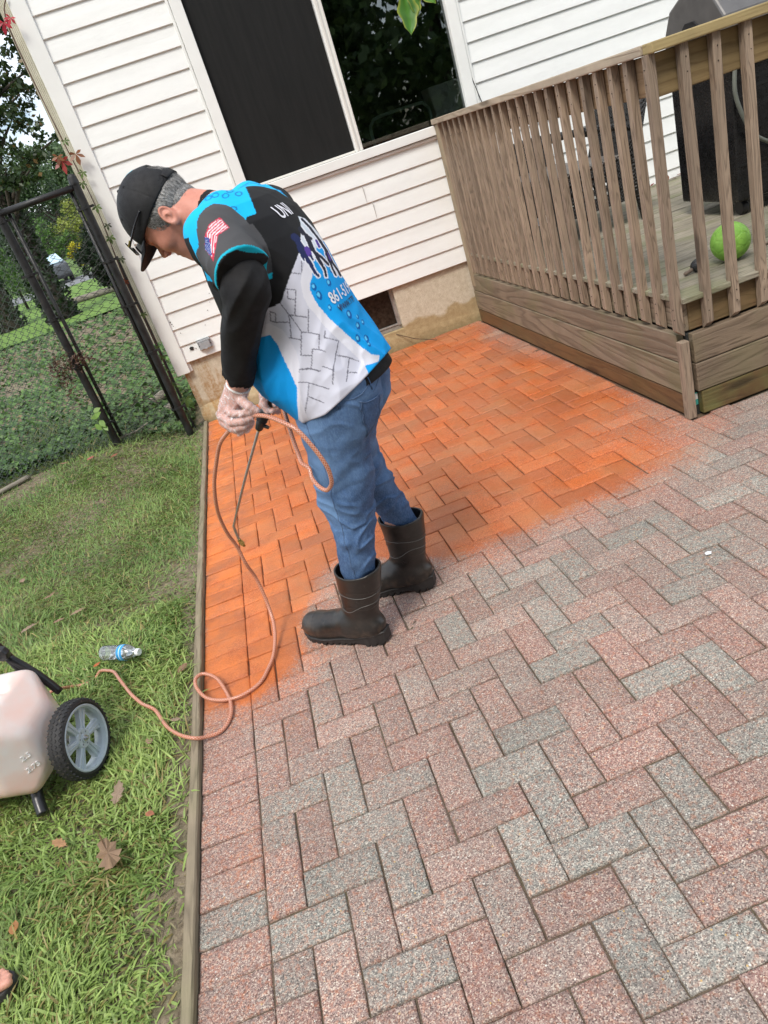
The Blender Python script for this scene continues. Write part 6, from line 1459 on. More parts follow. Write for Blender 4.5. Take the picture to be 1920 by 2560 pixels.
D_FIG = [('n',.01,[(.105,1.336),(.111,1.328)]),('n',.0085,[(.111,1.318),(.115,1.302),(.116,1.281)]),('n',.006,[(.116,1.281),(.123,1.25)]),('n',.004,[(.123,1.25),(.126,1.231),(.132,1.22)]),('n',.003,[(.106,1.316),(.104,1.3),(.108,1.272)]),('p',.008,[(.128,1.296),(.129,1.282)]),('n',.003,[(.131,1.277),(.134,1.266)]),('k',.007,[(.131,1.353),(.135,1.34)]),('k',.007,[(.141,1.33),(.142,1.314),(.143,1.292)]),('k',.004,[(.143,1.33),(.152,1.32)]),('k',.005,[(.146,1.286),(.15,1.264),(.154,1.246)]),('k',.0035,[(.154,1.246),(.157,1.23),(.154,1.213)]),('k',.004,[(.149,1.28),(.162,1.263),(.174,1.241)]),('k',.004,[(.148,1.378),(.162,1.351),(.177,1.309)]),('p',.004,[(.165,1.311),(.167,1.294)]),('k',.005,[(.177,1.309),(.185,1.279),(.189,1.245)]),('p',.006,[(.182,1.269),(.185,1.254)]),('k',.0035,[(.183,1.247),(.183,1.225),(.185,1.207)]),('k',.004,[(.189,1.245),(.198,1.221),(.201,1.202)]),('k',.003,[(.182,1.285),(.18,1.247)])]
D_DROPS = [(.115,1.171),(.155,1.194),(.109,1.197),(.132,1.131),(.16,1.124),(.181,1.094),(.205,1.078),(.216,1.058),(.196,1.055),(.18,1.024),(.208,1.011),(.207,.997),(.177,1.225),(.148,1.158)]
D_DROPY = [(-.014,1.502),(-.076,1.5),(-.03,1.49),(-.023,1.448),(-.055,1.5),(.005,1.486)]
PA, PBv, PN = np.array([-.8552, -.5183, 0]), np.array([.0727, -.12, .9901]), np.array([-.5132, .8467, .1403])
def paint_jersey():
    V = VJ.copy(); mir = V[:, 1] < -.04; W = V.copy(); far = (V[:, 1] < 0) & (V[:, 0] > -.12); W[far, 1] *= -1
    ab = np.stack([W @ PA, W @ PBv], 1); n = len(V)
    C = np.tile(np.array([.007, .007, .008]), (n, 1))
    def into(name): return poly_sd(ab, np.array(name, float)) < 0
    blue = np.array([.0, .31, .74]); lb = np.array([.0, .36, .70])
    g = into(D_gray); mott = .5 + .5 * nz3(np.c_[ab, ab[:, :1] * 0], 90, 4)
    C[g] = (np.array([.58, .59, .68]) * (.93 + .1 * mott[:, None]))[g]
    grow = lambda d, r: poly_sd(ab, np.array(d, float)) < r
    for ln in D_LINES:
        d = np.full(n, 9.)
        for p, q in zip(ln[:-1], ln[1:]):
            p, q = np.array(p), np.array(q); e_ = q - p; t = np.clip(((ab - p) @ e_) / (e_ @ e_ + 1e-9), 0, 1); d = np.minimum(d, np.linalg.norm(ab - p - t[:, None] * e_, axis=1))
        m = (d < .0014) & g; C[m] = (.15, .15, .19)
    m = into(D_whiteR); C[m] = (.68, .68, .74)
    m = into(D_splash); C[m] = (.60, .66, .72)
    m = into(D_blueR); C[m] = blue
    back = (V[:, 0] < -.14) & (ab[:, 0] > .135) & (V[:, 2] < 1.25) & ~into(D_gray) & ~into(D_whiteR); C[back] = blue
    
    for (x, y) in D_DROPS + D_DROPY:
        r = .0035 + .0035 * ((x * 977 + y * 331) % 1); q = ab - np.array([x, y]); rr = np.sqrt((q[:, 0] / r) ** 2 + (q[:, 1] / (r * 1.6)) ** 2); ring = (rr < 1.15); C[ring] = (.0, .10, .36); C[(np.sqrt(((q[:, 0] + r * .2) / r) ** 2 + ((q[:, 1] - r * .3) / (r * 1.6)) ** 2) < .6)] = (.12, .55, .85)
    m = into(D_whiteL); C[m] = (.66, .66, .74)
    m = into(D_blueL) | ((V[:, 0] > .03) & (V[:, 2] < 1.12)); C[m] = (.0, .28, .70)
    for kind, r, ln in D_FIG:
        d = np.full(n, 9.)
        for p, q in zip(ln[:-1], ln[1:]):
            p, q = np.array(p), np.array(q); e_ = q - p; t = np.clip(((ab - p) @ e_) / (e_ @ e_ + 1e-9), 0, 1); d = np.minimum(d, np.linalg.norm(ab - p - t[:, None] * e_, axis=1))
        C[(d < r + .0035) & (C.sum(1) > .045)] = (.72, .74, .80)
    for kind, r, ln in D_FIG:
        d = np.full(n, 9.)
        for p, q in zip(ln[:-1], ln[1:]):
            p, q = np.array(p), np.array(q); e_ = q - p; t = np.clip(((ab - p) @ e_) / (e_ @ e_ + 1e-9), 0, 1); d = np.minimum(d, np.linalg.norm(ab - p - t[:, None] * e_, axis=1))
        C[d < r] = {'n': (.012, .02, .085), 'k': (.012, .014, .03), 'p': (.09, .045, .30)}[kind]
    yk = into(D_yoke) & (V[:, 2] > 1.26); C[yk] = np.array([.0, .42, .76])
    top = (V[:, 2] > 1.455) & (ab[:, 0] < .03) & ~into(D_sleeve); C[top] = (.0, .42, .76)
    for (x, y) in D_DROPY:
        q = ab - np.array([x, y]); rr = np.hypot(q[:, 0] / .0085, q[:, 1] / .006); m = (np.abs(rr - 1) < .28) & (V[:, 2] > 1.4); C[m] = (.0, .17, .42)
    slv = into(D_sleeve) & (V[:, 1] > .10); a0 = np.array([.01, .165, 1.435]); ax = np.array([-.098, .262, 1.325]) - a0; Ln = np.linalg.norm(ax); ax /= Ln; t = (V - a0) @ ax
    arm = (np.linalg.norm((V - a0) - t[:, None] * ax, axis=1) < .10) & (t > .02) & (V[:, 1] > .14); slv |= arm & (t > .05); gl_ = smooth01(1.40 - V[:, 2], 0, .1)[:, None]
    C[slv] = (np.array([.062, .062, .065]) * (1 - .4 * gl_))[slv]
    C[arm & (t > Ln * .86 - .010)] = (.0, .38, .52); C[arm & (t > Ln * .86 - .0022)] = (.01, .01, .011)
    fl = into(D_flag) & (V[:, 1] > .1)
    p0, p1, p2, p3 = [np.array(q) for q in ((-.128, .372 + 1), (-.118, .40 + 1), (-.063, 1.434), (-.05, 1.401))]
    # stripes run along the flag's length, following its bend
    spine = np.array([(-.122, 1.338), (-.112, 1.372), (-.098, 1.400), (-.056, 1.418)]); best = np.full(n, 9.); sgn = np.zeros(n)
    for p, q in zip(spine[:-1], spine[1:]):
        e_ = q - p; tt = np.clip(((ab - p) @ e_) / (e_ @ e_), 0, 1); w_ = ab - p - tt[:, None] * e_; d = np.linalg.norm(w_, axis=1); s_ = np.sign(e_[0] * w_[:, 1] - e_[1] * w_[:, 0]) * d; m = d < best; best[m] = d[m]; sgn[m] = s_[m]
    C[fl] = (.62, .60, .62); C[fl & (np.sin(sgn * 2 * PI / .0062) > 0.0)] = (.50, .03, .07)
    edge = fl & (poly_sd(ab, np.array(D_flag, float)) > -.0025); C[edge] = (.50, .03, .07)
    cn = into(D_canton) & fl; C[cn] = (.02, .045, .22); C[cn & (np.sin(ab[:, 0] * 1300) * np.sin(ab[:, 1] * 1300) > .45)] = (.35, .38, .5)
    vcol(jersey, 'lc', C)
    # printed lettering laid on the back of the shirt
    BV = BVHTree.FromPolygons([tuple(v) for v in VJ], [tuple(f) for f in FJ])
    def lay(s, size, y0, z0, slope, m, sx=1.0):
        o = text_obj('lettering', s, size, m, jersey, 0.0, 'LEFT', .0008 if size > .03 else .0004)
        bm = bmesh.new(); bm.from_mesh(o.data); bmesh.ops.triangulate(bm, faces=bm.faces); 
        for _ in range(2): bmesh.ops.subdivide_edges(bm, edges=[e for e in bm.edges if e.calc_length() > .004], cuts=1, use_grid_fill=False)
        for v_ in bm.verts:
            y = y0 - v_.co.x * sx; z = z0 + v_.co.y - slope * v_.co.x; h = BV.ray_cast(Vector((-.6, y, z)), Vector((1, 0, 0)))
            v_.co = (h[0] + h[1] * .0022) if h[0] is not None else Vector((-.25, y, z))
        bm.to_mesh(o.data); bm.free()
    lay('861-519', .046, .076, 1.186, .0, simple('print_white', (.72, .74, .78), .5), .85)
    lay('UNI', .050, .062, 1.436, .0, simple('print_brush', (.70, .70, .76), .5), .8)
    lay('WWW.TTP', .024, .070, 1.152, .0, simple('print_navy', (.012, .02, .06), .5), .95)
paint_jersey()
o = text_obj('lettering', 'TWIN', .022, M_CYAN, cap, 0.0, 'CENTER', .0006)
for v_ in o.data.vertices:
    h = BC.ray_cast(Vector(fh((-.25, -v_.co.x, .150 + v_.co.y * .8))), Vector(FH)); v_.co = (h[0] + h[1] * .001) if h[0] is not None else Vector(fh((-.06, 0, .14)))

# ---- black long-sleeved undershirt
M_BLKC = simple('black_cloth', (.0075, .0072, .0078), .7, var=.25, bump=.2, bscale=700, spec=.25); M_BLKC.node_tree.nodes
def under_sd(P):
    x, y, z = P[:, 0], P[:, 1], P[:, 2]
    a_ = chainsd(P, [(.01, .17, 1.43), EL_L, (.099, .206, 1.046)], [.060, .0605, .0475], .03)
    ax = np.array([.187, -.05, -.255]); ax /= np.linalg.norm(ax); t_ = (P - np.array(EL_L)) @ ax
    U_ = np.stack([x * .5 + z * .2, y * .5, z + x * .6], 1); a_ = a_ - (.0060 * smooth01(.16 - np.abs(t_ - .03), 0, .1) + .0022) * np.clip(1 - np.abs(nz3(U_, 38, 51)) * 1.8, -.5, 1) + .0020 * nz3(P, 45, 2) + .001
    a_ = a_ + .0022 * np.exp(-((t_ - .268) / .003) ** 2)
    a_ = smax(a_, t_ - .296, .002); a_ = smax(a_, -cone(P, (.09, .209, 1.06), (.108, .204, 1.0), .043, .044), .002)
    b_ = chainsd(P, [(.02, -.17, 1.43), EL_R, (.165, -.095, 1.0)], [.06, .06, .044], .03); axb = np.array([.135, .175, -.19]); axb /= np.linalg.norm(axb); b_ = smax(b_, (P - np.array([.165, -.095, 1.0])) @ axb, .002)
    w_ = loft(P, [.86, .92, 1.0, 1.1], [.0, .03, .06, .08], [-.286, -.287, -.268, -.235], [0] * 4, [.176, .176, .165, .15], 2.2); zb = np.interp(x, [-.34, -.1, .1], [.945, .905, .90])
    w_ = smax(smax(w_, zb - z, .004), z - 1.02, .01) + .002 * nz3(P, 40, 1); nn = np.array([.95, 0, .31]); nn /= np.linalg.norm(nn); dc = P - np.array([.098, 0, 1.4765]); hq = dc @ nn; rq = np.sqrt(np.maximum((dc * dc).sum(1) - hq ** 2, 0)); c_ = np.maximum(np.abs(rq - .0685 - .1 * hq) - .0032, np.abs(hq) - .012)
    return np.minimum(np.minimum(a_, b_), np.minimum(w_, c_))
V, F = nets(under_sd, (-.36, -.36, .86), (.24, .36, 1.62), .0042); mesh_np('undershirt', V, F, M_BLKC, person, smooth=True)

# ---- jeans
k = NM('denim'); v = k.coord('Object'); n = k.noise(v, 7, 4, .6); n2 = k.noise(k.coord('Object', (1, 1, .35)), 330, 3, .8); fd = k.sep(k.attr('lc'))[0]
n3 = k.noise(k.coord('Object', (1, 1, .6)), 70, 4, .75); c = k.ramp(n, [(.3, (.016, .046, .125)), (.7, (.042, .105, .25))]); c = k.mix(k.ramp(n2, [(.4, 0.0), (.62, .55)]), c, (.13, .22, .36)); c = k.mix(k.ramp(n3, [(.42, 0.0), (.7, .5)]), c, (.015, .038, .10)); c = k.mix(k.math('MULTIPLY', fd, .62), c, (.17, .31, .53)); k.color(c); k.rough(.85); k.bump(n2, .35, .002); M_DENIM = k.m
def jeans_sd(P):
    x, y, z = P[:, 0], P[:, 1], P[:, 2]
    LZ = [.20, .30, .36, .45, .515, .57, .61, .67, .745, .81, .90]
    a_ = loft(P, LZ, [.045, .047, .038, .020, .024, .043, .034, .030, .020, .010, .0], [-.045, -.072, -.088, -.114, -.130, -.148, -.155, -.166, -.188, -.215, -.24], [.132, .131, .127, .117, .106, .104, .102, .098, .092, .088, .085], [.050, .054, .062, .073, .080, .086, .090, .095, .098, .100, .10], 2.15)
    b_ = loft(P, LZ, [-.012, -.008, -.004, .008, .035, .055, .060, .060, .045, .030, .01], [-.125, -.130, -.124, -.112, -.104, -.098, -.100, -.115, -.145, -.175, -.22], [-.182, -.178, -.168, -.146, -.126, -.118, -.112, -.104, -.096, -.090, -.085], [.050, .052, .058, .068, .080, .086, .090, .095, .098, .100, .10], 2.15)
    d = smin(a_, b_, .012)
    hp = loft(P, [.76, .84, .90, .96, 1.0, 1.04], [.0, .022, .028, .030, .03, .03], [-.20, -.242, -.260, -.268, -.272, -.27], [0] * 6, [.15, .174, .172, .162, .152, .148], 2.3); hp = smax(hp, .79 - z, .05)
    d = smin(d, hp, .05); cl_ = np.exp(-(y / .012) ** 2) * smooth01(z, .78, .84) * (x < -.2) * .008; d = d + cl_
    top = np.interp(x, [-.32, -.1, .1], [.965, .94, .92]); d = smax(d, z - top, .003); d = smax(d, .235 - z, .003)
    kf = np.exp(-((z - .56) / .10) ** 2) + .7 * np.exp(-((z - .40) / .08) ** 2) + .35
    wv = nz3(P, 9, 21); d = d + .0020 * kf * np.sin(52 * (z + .55 * x * np.sign(z - .5)) + 6 * wv) * (.35 + .65 * smooth01(nz3(P, 11, 33), -.3, .5)) * smooth01(.84 - z, 0, .1) + .0028 * nz3(P * np.array([1, 1, 1.5]), 24, 8) - (.3 + kf) * .0040 * np.clip(1 - np.abs(nz3(np.stack([x * .5 + z * .15, y * .6, z - .55 * x * np.sign(z - .5)], 1), 44, 61)) * 3.2, -.15, 1) + .0008 * nz3(P, 80, 9) + .002
    d = d + .006 * np.exp(-((z - .66) / .05) ** 2) * np.sin(50 * (z * .8 + x * 1.1)) * (x < -.06)
    # side seam
    sx = np.interp(z, LZ, [-.012, -.02, -.03, -.051, -.055, -.054, -.062, -.07, -.089, -.11, -.12]); sm = np.exp(-((x - sx + .012 * 0) / .0035) ** 2) * (np.abs(y) > .1); d = d - sm * .0015
    return d
V, F = nets(jeans_sd, (-.34, -.26, .22), (.10, .24, 1.03), .0038); jeans = mesh_np('jeans', V, F, M_DENIM, person, smooth=True)
fade = np.exp(-((V[:, 2] - .75) / .16) ** 2) * np.exp(-((V[:, 0] + .04) / .09) ** 2) + .7 * np.exp(-((V[:, 2] - .57) / .06) ** 2) * (V[:, 0] > -.05) + .5 * np.exp(-((V[:, 2] - .86) / .08) ** 2 - ((V[:, 0] + .22) / .08) ** 2) + .25 * nz3(V * np.array([1, 1, 1.8]), 40, 5)
vcol(jeans, 'lc', np.repeat(np.clip(fade, 0, 1)[:, None], 3, 1)); BJ = BVHTree.FromPolygons([tuple(v) for v in V], [tuple(f) for f in F])
def snapv(b, p, off):
    h = b.find_nearest(Vector(p)); return h[0] + h[1] * off
def patch(name, outline, b, off, m, parent, n=14, thick=.0012, attr=None):
    """cloth patch: outline = 3D quad/polygon of 4 corners resampled on a grid and laid on the surface"""
    c4 = [np.array(q, float) for q in outline]; V = []
    for i in range(n + 1):
        for j in range(n + 1):
            u, w_ = i / n, j / n; p = (c4[0] * (1 - u) + c4[1] * u) * (1 - w_) + (c4[3] * (1 - u) + c4[2] * u) * w_; V.append(snapv(b, p, off))
    idx = np.arange((n + 1) ** 2).reshape(n + 1, n + 1); F = np.stack([idx[:-1, :-1], idx[1:, :-1], idx[1:, 1:], idx[:-1, 1:]], -1).reshape(-1, 4)
    o = mesh_np(name, [tuple(v) for v in V], F, m, parent, smooth=True); md = o.modifiers.new('thickness', 'SOLIDIFY'); md.thickness = thick; md.offset = 0; return o
def seam(name, pts, b, off, r, m, parent, n=10):
    P = catmull([Vector(p) for p in pts], n) if len(pts) > 2 else [Vector(pts[0]).lerp(Vector(pts[1]), i / n) for i in range(n + 1)]
    mb = MB(); mb.tube([snapv(b, p, off) for p in P], r, 5); return mb.build(name, m, parent, smooth=True)
M_STITCH = simple('denim_stitch', (.10, .16, .28), .8, var=.3, scale=300)

PK = [(-.190, .118, .905), (-.262, .062, .885), (-.238, .058, .800), (-.165, .112, .806)]
patch('back_pocket', PK, BJ, .0022, M_DENIM, jeans, 14, .0016)
pts = [PK[0], PK[1], PK[2], (-.205, .092, .788), PK[3], PK[0]]
for a_, b_ in zip(pts[:-1], pts[1:]): seam('stitching', (a_, b_), BJ, .0042, .0009, M_STITCH, jeans, 12)
seam('stitching', [(-.05, .19, .90), (-.065, .195, .80), (-.062, .20, .70), (-.05, .195, .60), (-.045, .185, .50), (-.035, .18, .40), (-.02, .175, .30)], BJ, .0012, .0010, M_STITCH, jeans)
seam('stitching', [(-.28, .05, .955), (-.22, .12, .925), (-.10, .18, .91), (.0, .15, .90)], BJ, .0012, .0010, M_STITCH, jeans)
seam('stitching', [(-.29, .0, .93), (-.27, .10, .905)], BJ, .0012, .0010, M_STITCH, jeans)
for q in ((-.262, .10, .955), (-.17, .165, .945)): patch('belt_loop', [(q[0] - .006, q[1], q[2]), (q[0] + .006, q[1], q[2]), (q[0] + .006, q[1], q[2] - .04), (q[0] - .006, q[1], q[2] - .04)], BJ, .003, M_DENIM, jeans, 3, .003)

# ---- rubber boots
k = NM('boot_rubber'); v = k.coord('Object'); n = k.noise(v, 9, 5, .65); c = k.ramp(n, [(.35, (.012, .011, .010)), (.7, (.032, .029, .026))]); scf = k.ramp(k.noise(k.coord('Object', (1, 1, .25)), 48, 4, .8), [(.62, 0.0), (.70, .5)]); c = k.mix(scf, c, (.09, .08, .07)); s_ = k.sep(v)
dst = k.math('MULTIPLY', k.ramp(s_[2], [(.03, 1.0), (.13, 0.0)]), k.ramp(k.noise(v, 28, 4, .7), [(.45, 0.0), (.65, .6)])); c = k.mix(dst, c, (.12, .085, .06))
toe = k.math('MULTIPLY', k.ramp(s_[0], [(.225, 0.0), (.275, .55)]), k.ramp(s_[2], [(.035, 1.0), (.06, 0.0)])); c = k.mix(toe, c, (.38, .14, .04)); k.color(c); k.rough(k.ramp(n, [(.3, .27), (.7, .46)])); k.bump(k.noise(v, 320, 3), .12, .001); M_BOOT = k.m
M_RIDGE = simple('boot_ridge_lit', (.10, .095, .088), .4)  # paler than the boot: light caught by the ridges put into their colour
M_SOLE = simple('boot_sole', (.020, .018, .017), .6, var=.3, scale=40)
def solex(P, grow=0.0):
    # plan outline of the sole: distance in xy
    x, y = P[:, 0], P[:, 1]; w_ = np.interp(x, [-.075, -.05, -.02, .04, .10, .18, .23, .265, .29], [.018, .036, .041, .038, .040, .050, .049, .036, .010]) + grow
    cy = np.interp(x, [-.07, .05, .2, .29], [0, .002, -.004, -.012]); d = np.maximum(np.abs(y - cy) - w_, np.maximum(-.077 - grow - x, x - .292 - grow)); return d
def boot_sd(P, ln=1.0):
    x, y, z = P[:, 0], P[:, 1], P[:, 2]; kx = np.array([0, 0, .004, .016, .034, .052, .058]) * (ln - 1)
    sh = loft(P, [.07, .10, .14, .19, .25, .31, .34], np.array([.075, .068, .058, .050, .038, .028, .026]) - kx, np.array([-.066, -.066, -.078, -.098, -.122, -.143, -.146]) - kx, [0] * 7, [.042, .043, .046, .053, .062, .070, .071], 2.1)
    topz = .318 + .14 * np.maximum(0, x + .05) + .05 * np.maximum(0, -x - .08)
    sh0 = sh.copy(); sh = smax(sh, z - topz, .003); sh = smax(sh, .05 - z, .01)
    ft = chainsd(P, [(-.028, 0, .070), (.06, 0, .078), (.13, -.002, .064), (.195, -.004, .056), (.238, -.008, .054)], [.044, .050, .046, .044, .044], .03)
    ft = smin(ft, ell(P, (.185, -.004, .045), (.095, .050, .045)), .02); ft = smax(ft, .028 - z, .004); d = smin(sh, ft, .035)
    inn = sh0 + .0065; d = smax(d, -smax(inn, .20 - z, .01), .0015)
    # moulded lines
    r1 = np.abs(z - (.235 + .02 * np.cos(x * 22 + 1))); r2 = np.abs(z - (.172 - .12 * x + .012 * np.cos(x * 40))); tl = np.abs(x - (.205 - .25 * y * y * 9 + .15 * (z - .05)))
    d = d - .0016 * np.exp(-(r1 / .0024) ** 2) - .0016 * np.exp(-(r2 / .0024) ** 2) * (z > .14) - .0013 * np.exp(-(tl / .003) ** 2) * (z < .12)
    sp_ = np.exp(-((z - .085) / .016) ** 2 - (y / .03) ** 2) * (x < -.05); d = d - .006 * sp_
    return d + .0008 * nz3(P, 40, 3)
def sole_sd(P):
    x, y, z = P[:, 0], P[:, 1], P[:, 2]
    topz = np.interp(x, [-.08, -.03, .04, .10, .16, .24, .29], [.056, .052, .036, .032, .026, .030, .038]); arch = np.interp(x, [-.08, -.005, .0, .045, .05, .3], [.0, .0, .010, .010, .0, .0]); toeup = .35 * np.maximum(0, x - .24)
    d = smax(solex(P, .0045), z - topz, .004); d = smax(d, arch + toeup - z, .001)
    gr = np.abs(((x + .01) * 38) % 1 - .5); d = smax(d, -(np.maximum(gr * .026 - .0035, z - .010 - toeup)), .001)
    rim = smax(solex(P, .0075), np.abs(z - topz + .004) - .0028, .002); return np.minimum(d, rim)
VB, FB = nets(boot_sd, (-.165, -.09, .01), (.31, .09, .38), .0036); VS_, FS_ = nets(sole_sd, (-.1, -.07, -.005), (.312, .07, .075), .003)
boots = []
for i, (x, y, rz) in enumerate(((.045, .126, -6.6), (-.045, -.178, 7.0))):
    vb, fb = (VB, FB) if i == 0 else nets(lambda P: boot_sd(P, .45), (-.165, -.09, .01), (.31, .09, .38), .0036); o = mesh_np('boot', vb, fb, M_BOOT, person, smooth=True, loc=(x, y, .0), rot=(0, 0, math.radians(rz)))
    if i: o.scale = (1, -1, 1)
    bb = BVHTree.FromPolygons([tuple(q) for q in vb], [tuple(q) for q in fb])
    for zf, nm in ((lambda t: .236 + .012 * math.cos(t + .6), 0), (lambda t: .178 + .018 * math.cos(t * 1.0 + 2.6) + .006 * math.cos(3 * t), 1)):
        pl_ = []
        for t in np.linspace(0, 2 * PI, 49):
            z_ = zf(t); c_ = np.array([np.interp(z_, [.1, .19, .25, .31], [.0, -.024, -.042, -.058]) * (1 if i == 0 else .6), 0, z_]); dr = Vector((math.cos(t), math.sin(t), 0)); h = bb.ray_cast(Vector(c_) + dr * .3, -dr)
            if h[0] is not None: pl_.append(h[0] + h[1] * .0004)
        mb = MB(); mb.tube(pl_, .0013, 5); mb.build('boot_ridge', M_RIDGE, o, smooth=True)
    so3 = mesh_np('sole', VS_, FS_, M_SOLE, o, smooth=True); boots.append(o)
# ---- disposable gloves
k = NM('vinyl_glove'); v = k.coord('Object'); n = k.noise(k.coord('Object', (1, 1, .5)), 80, 5, .7, 1.5)
gl = k.n('ShaderNodeMixShader'); tr = k.n('ShaderNodeBsdfTransparent'); tr.inputs['Color'].default_value = (.97, .93, .92, 1); k.color((.86, .82, .82)); k.rough(.22)
k.l(k.ramp(n, [(.40, .16), (.56, .34), (.64, .75)]), gl.inputs[0]); k.l(tr.outputs[0], gl.inputs[1]); k.l(k.b.outputs[0], gl.inputs[2]); k.l(gl.outputs[0], k.out.inputs['Surface']); k.bump(n, .8, .004); M_GLOVE = k.m
M_GRING = simple('glove_cuff', (.80, .78, .76), .3)
def glove(H, lo, hi, wpt, wr, ax):
    ax = np.array(ax, float); ax /= np.linalg.norm(ax)
    def sd_(P):
        d = smin(hand_sd(P, H, 0, .0103), arm_sd(P), .014) - .0022 + .0012 * np.sin(P @ np.array([220, 60, 160.]) + 3 * np.sin(P[:, 2] * 90)) * .7 + .0007 * nz3(P, 160, 3)
        return smax(d, (P - np.array(wpt)) @ ax, .002)
    V, F = nets(sd_, lo, hi, .0024); g_ = mesh_np('glove', V, F, M_GLOVE, person, smooth=True)
    q = Vector(ax); a_ = q.orthogonal().normalized(); b_ = q.cross(a_); mb = MB()
    P = [Vector(wpt) + (a_ * math.cos(t) + b_ * math.sin(t)) * (wr + .0015 * math.sin(3 * t)) + q * .004 * math.sin(2 * t + 1) for t in np.linspace(0, 2 * PI, 33)]; mb.tube(P, .0034, 6); mb.build('glove_cuff', M_GRING, g_, smooth=True); return g_
glove(LHAND, (.02, .15, .88), (.23, .30, 1.06), (.099, .206, 1.038), .0335, (-.187, .05, .255))
glove(RHAND, (.11, -.16, .82), (.28, -.01, 1.01), (.170, -.090, .985), .031, (-.135, -.175, .19))

# ================================================================== SPRAY WAND held in his right hand
def PB(q): return PMAT @ Vector(q)
PMAT = Matrix.Translation(PLOC) @ Matrix.Rotation(PRZ, 4, 'Z')
wand = empty('spray_wand', PLOC, PRZ); tag(wand, 'black pistol-grip spray wand with bent steel lance held in gloved hands', 'spray wand')
M_GUN = simple('gun_black', (.012, .012, .013), .38, var=.3); M_BRASS = simple('brass', (.60, .40, .14), .28, .95, var=.2); M_STEEL = simple('steel_tube', (.42, .41, .39), .3, .9, var=.03, scale=5)
A0, B0, C0_, D0 = Vector((.150, -.082, .938)), Vector((.235, -.082, .852)), Vector((.283, -.088, .806)), Vector((.300, -.092, .786))
mb = MB(); mb.tube(catmull([A0, A0.lerp(B0, .5) + Vector((.002, 0, -.002)), B0], 6), [.0135, .0125, .0120, .0118, .012, .0125, .013, .0135, .014, .0145, .015, .016, .017], 12); mb.build('grip', M_GUN, wand, smooth=True)
mb = MB(); mb.tube([B0 - Vector((.012, 0, -.012)), B0, C0_, D0], [.012, .019, .0165, .014], 14)
for i in range(6): p = B0.lerp(C0_, .15 + .12 * i); mb.tube([p, p + Vector((.0018, 0, -.0018))], .0205, 14)
mb.tube([C0_ + Vector((.0, .0, -.004)), C0_ + Vector((-.026, 0, -.022))], [.008, .0065], 8); mb.build('gun_body', M_GUN, wand, smooth=False, bevel=.001)
mb = MB(); mb.tube(catmull([B0 + Vector((-.018, 0, -.018)), A0.lerp(B0, .6) + Vector((-.030, 0, -.030)), A0.lerp(B0, .15) + Vector((-.020, 0, -.018))], 6), .005, 8); mb.build('trigger', M_GUN, wand, smooth=True)
mb = MB(); mb.tube([A0 + Vector((-.012, 0, .012)), A0 + Vector((.002, 0, -.002))], .0105, 12); mb.build('hose_coupling', M_BRASS, wand)
NZ = Vector((.602, -.10, .336)); LB = Vector((.595, -.10, .404))
mb = MB(); lan = [D0, D0.lerp(LB, .5) + Vector((.004, 0, .0)), D0.lerp(LB, .96), LB + Vector((.004, 0, -.012)), NZ]; mb.tube(catmull(lan, 8), .0052, 12); mb.build('lance', M_STEEL, wand, smooth=True)
dn = Vector((-.012, 0, -.034)).normalized(); mb = MB(); mb.tube([NZ, NZ + dn * .008], .0080, 10); mb.tube([NZ + dn * .008, NZ + dn * .026], .0095, 6); mb.tube([NZ + dn * .026, NZ + dn * .036], [.0065, .005], 10); mb.build('nozzle', M_BRASS, wand)
mb = MB(); mb.tube([D0 - Vector((.006, 0, -.006)), D0 + Vector((.006, 0, -.008))], .0075, 10); mb.build('collar', M_BRASS, wand)

# ================================================================== HOSE
k = NM('braided_hose'); uvn = k.n('ShaderNodeUVMap'); s_ = k.sep(uvn.outputs[0])
a_ = k.math('SINE', k.math('MULTIPLY', k.math('ADD', s_[0], s_[1]), 6.2832)); b_ = k.math('SINE', k.math('MULTIPLY', k.math('SUBTRACT', s_[0], s_[1]), 6.2832)); mx = k.math('MAXIMUM', a_, b_)
c = k.mix(k.ramp(mx, [(.55, 0.0), (.9, 1.0)]), (.42, .115, .045), (.62, .36, .27)); k.color(c); k.rough(.3); k.b.inputs['Coat Weight'].default_value = .4; k.bump(mx, .25, .0015); M_HOSE = k.m
def hose(name, P, r, label, n=7):
    P = catmull(P, n); seg = 12; V, F = tube_np(P, r, seg, cap=False); o = mesh_np(name, V, F, M_HOSE, None, smooth=True)
    L = [0.0]
    for p, q in zip(P[:-1], P[1:]): L.append(L[-1] + (Vector(q) - Vector(p)).length)
    uv = o.data.uv_layers.new(name='UVMap'); dat = np.zeros((len(F), 4, 2))
    for i in range(len(P) - 1):
        for kk in range(seg): dat[i * seg + kk] = [(L[i] * 110, kk / seg * 4), (L[i] * 110, (kk + 1) / seg * 4), (L[i + 1] * 110, (kk + 1) / seg * 4), (L[i + 1] * 110, kk / seg * 4)]
    uv.data.foreach_set('uv', dat.ravel()); return tag(o, label, 'hose')

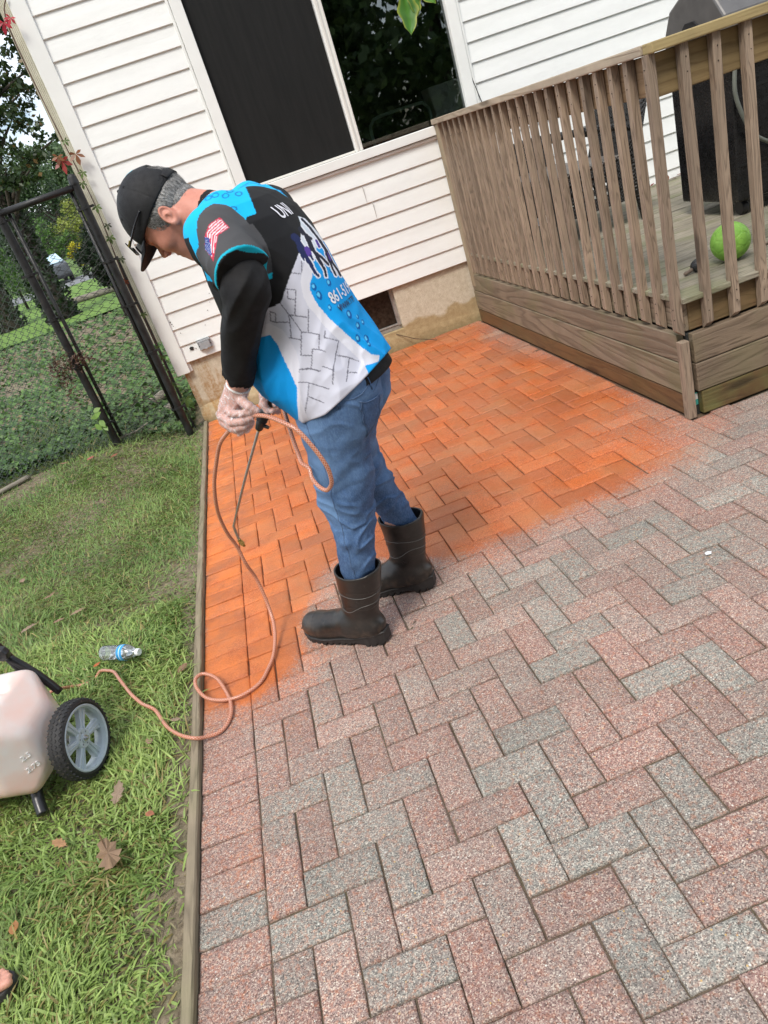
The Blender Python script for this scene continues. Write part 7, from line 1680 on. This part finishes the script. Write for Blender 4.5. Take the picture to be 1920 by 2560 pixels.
loop = [(.150, -.082, .938), (.133, -.078, .957), (.122, -.045, .945), (.10, .02, .88), (.065, .09, .81), (.035, .14, .765), (.012, .175, .748), (-.015, .19, .736), (-.025, .21, .712), (-.047, .23, .694), (-.072, .245, .684), (-.093, .255, .688), (-.121, .27, .717), (-.132, .28, .764), (-.126, .285, .808), (-.108, .285, .856), (-.082, .28, .898), (-.041, .27, .924), (.016, .25, .944), (.07, .238, .950), (.12, .236, .945), (.165, .222, .930)]
down = [(.496, .548, .905), (.448, .603, .86), (.406, .654, .79), (.365, .702, .71), (.336, .742, .63), (.317, .791, .55), (.312, .822, .47), (.319, .849, .39), (.322, .848, .31), (.33, .867, .235), (.334, .854, .165), (.334, .827, .105), (.333, .78, .06), (.322, .719, .03), (.304, .643, .016), (.28, .583, .013), (.241, .514, .013)]
grd = [(.176, .484, .013), (.109, .493, .015), (.051, .521, .028), (.02, .571, .045), (.011, .622, .050), (.026, .647, .050), (.051, .645, .045), (.089, .608, .03), (.116, .533, .013), (.13, .458, .011), (.124, .389, .011), (.093, .342, .012), (.048, .326, .024), (.013, .315, .047), (-.04, .362, .047), (-.095, .449, .035), (-.136, .545, .04), (-.155, .566, .052), (-.197, .624, .042), (-.24, .694, .048), (-.278, .774, .04), (-.303, .826, .050), (-.335, .895, .048), (-.368, .936, .04), (-.417, .987, .022), (-.45, .99, .0), (-.5, .98, -.004), (-.545, .975, .01), (-.563, .924, .05), (-.6, .904, .06), (-.65, .80, .07), (-.68, .70, .12)]
hose('spray_hose', [tuple(PB(q)) for q in loop] + down + grd, .0066, 'long translucent orange braided hose looping from the gloved hands across the patio into the grass')


# ================================================================== SANDALLED FOOT at the lower left edge (its owner stands outside the frame)
def foot_sd(P):
    d = chainsd(P, [(.03, 0, .045), (-.06, .0, .052), (-.13, .004, .034), (-.165, .008, .024)], [.036, .036, .034, .026], .03)
    for i, (y, x, r) in enumerate(((.028, -.205, .0125), (.012, -.208, .0095), (-.003, -.202, .0088), (-.016, -.194, .0082), (-.028, -.182, .0078))): d = smin(d, cone(P, (-.15, y * .8, .022), (x, y, .018), r * 1.05, r * .9), .006)
    return smin(d, chainsd(P, [(.02, 0, .05), (.03, .0, .14), (.05, 0, .45)], [.036, .034, .052], .02), .03)
V, F = nets(foot_sd, (-.24, -.06, .0), (.11, .06, .52), .004)
fo = mesh_np('person', V, F, M_SKIN, smooth=True, loc=(-.655, -.345, .030), rot=(0, 0, math.radians(-162))); vcol(fo, 'lc', np.tile(np.array([.60, .30, .22]), (len(V), 1)))
tag(fo, 'bare foot in a dark sandal at the lower left edge of the photo', 'person')
mb = MB(); out = [(.055, -.03), (.065, 0), (.055, .03), (-.03, .038), (-.12, .044), (-.19, .042), (-.218, .02), (-.218, -.005), (-.19, -.036), (-.12, -.042), (-.03, -.036)]
mb.prism(out, -.014, .010); mb.build('sandal_sole', simple('sandal_sole', (.03, .028, .027), .7, var=.4), fo, bevel=.004)
for x0 in (-.05, -.14):
    def st(u, w_, x0=x0):
        a_ = PI * w_; return np.stack([x0 + .028 * (u - .5), -.046 * np.cos(a_), .008 + .062 * (1 if x0 > -.1 else .78) * np.sin(a_) ** .8], 1)
    grid_surf('sandal_strap', st, 5, 16, simple('sandal_strap', (.035, .033, .032), .75), fo, .003)
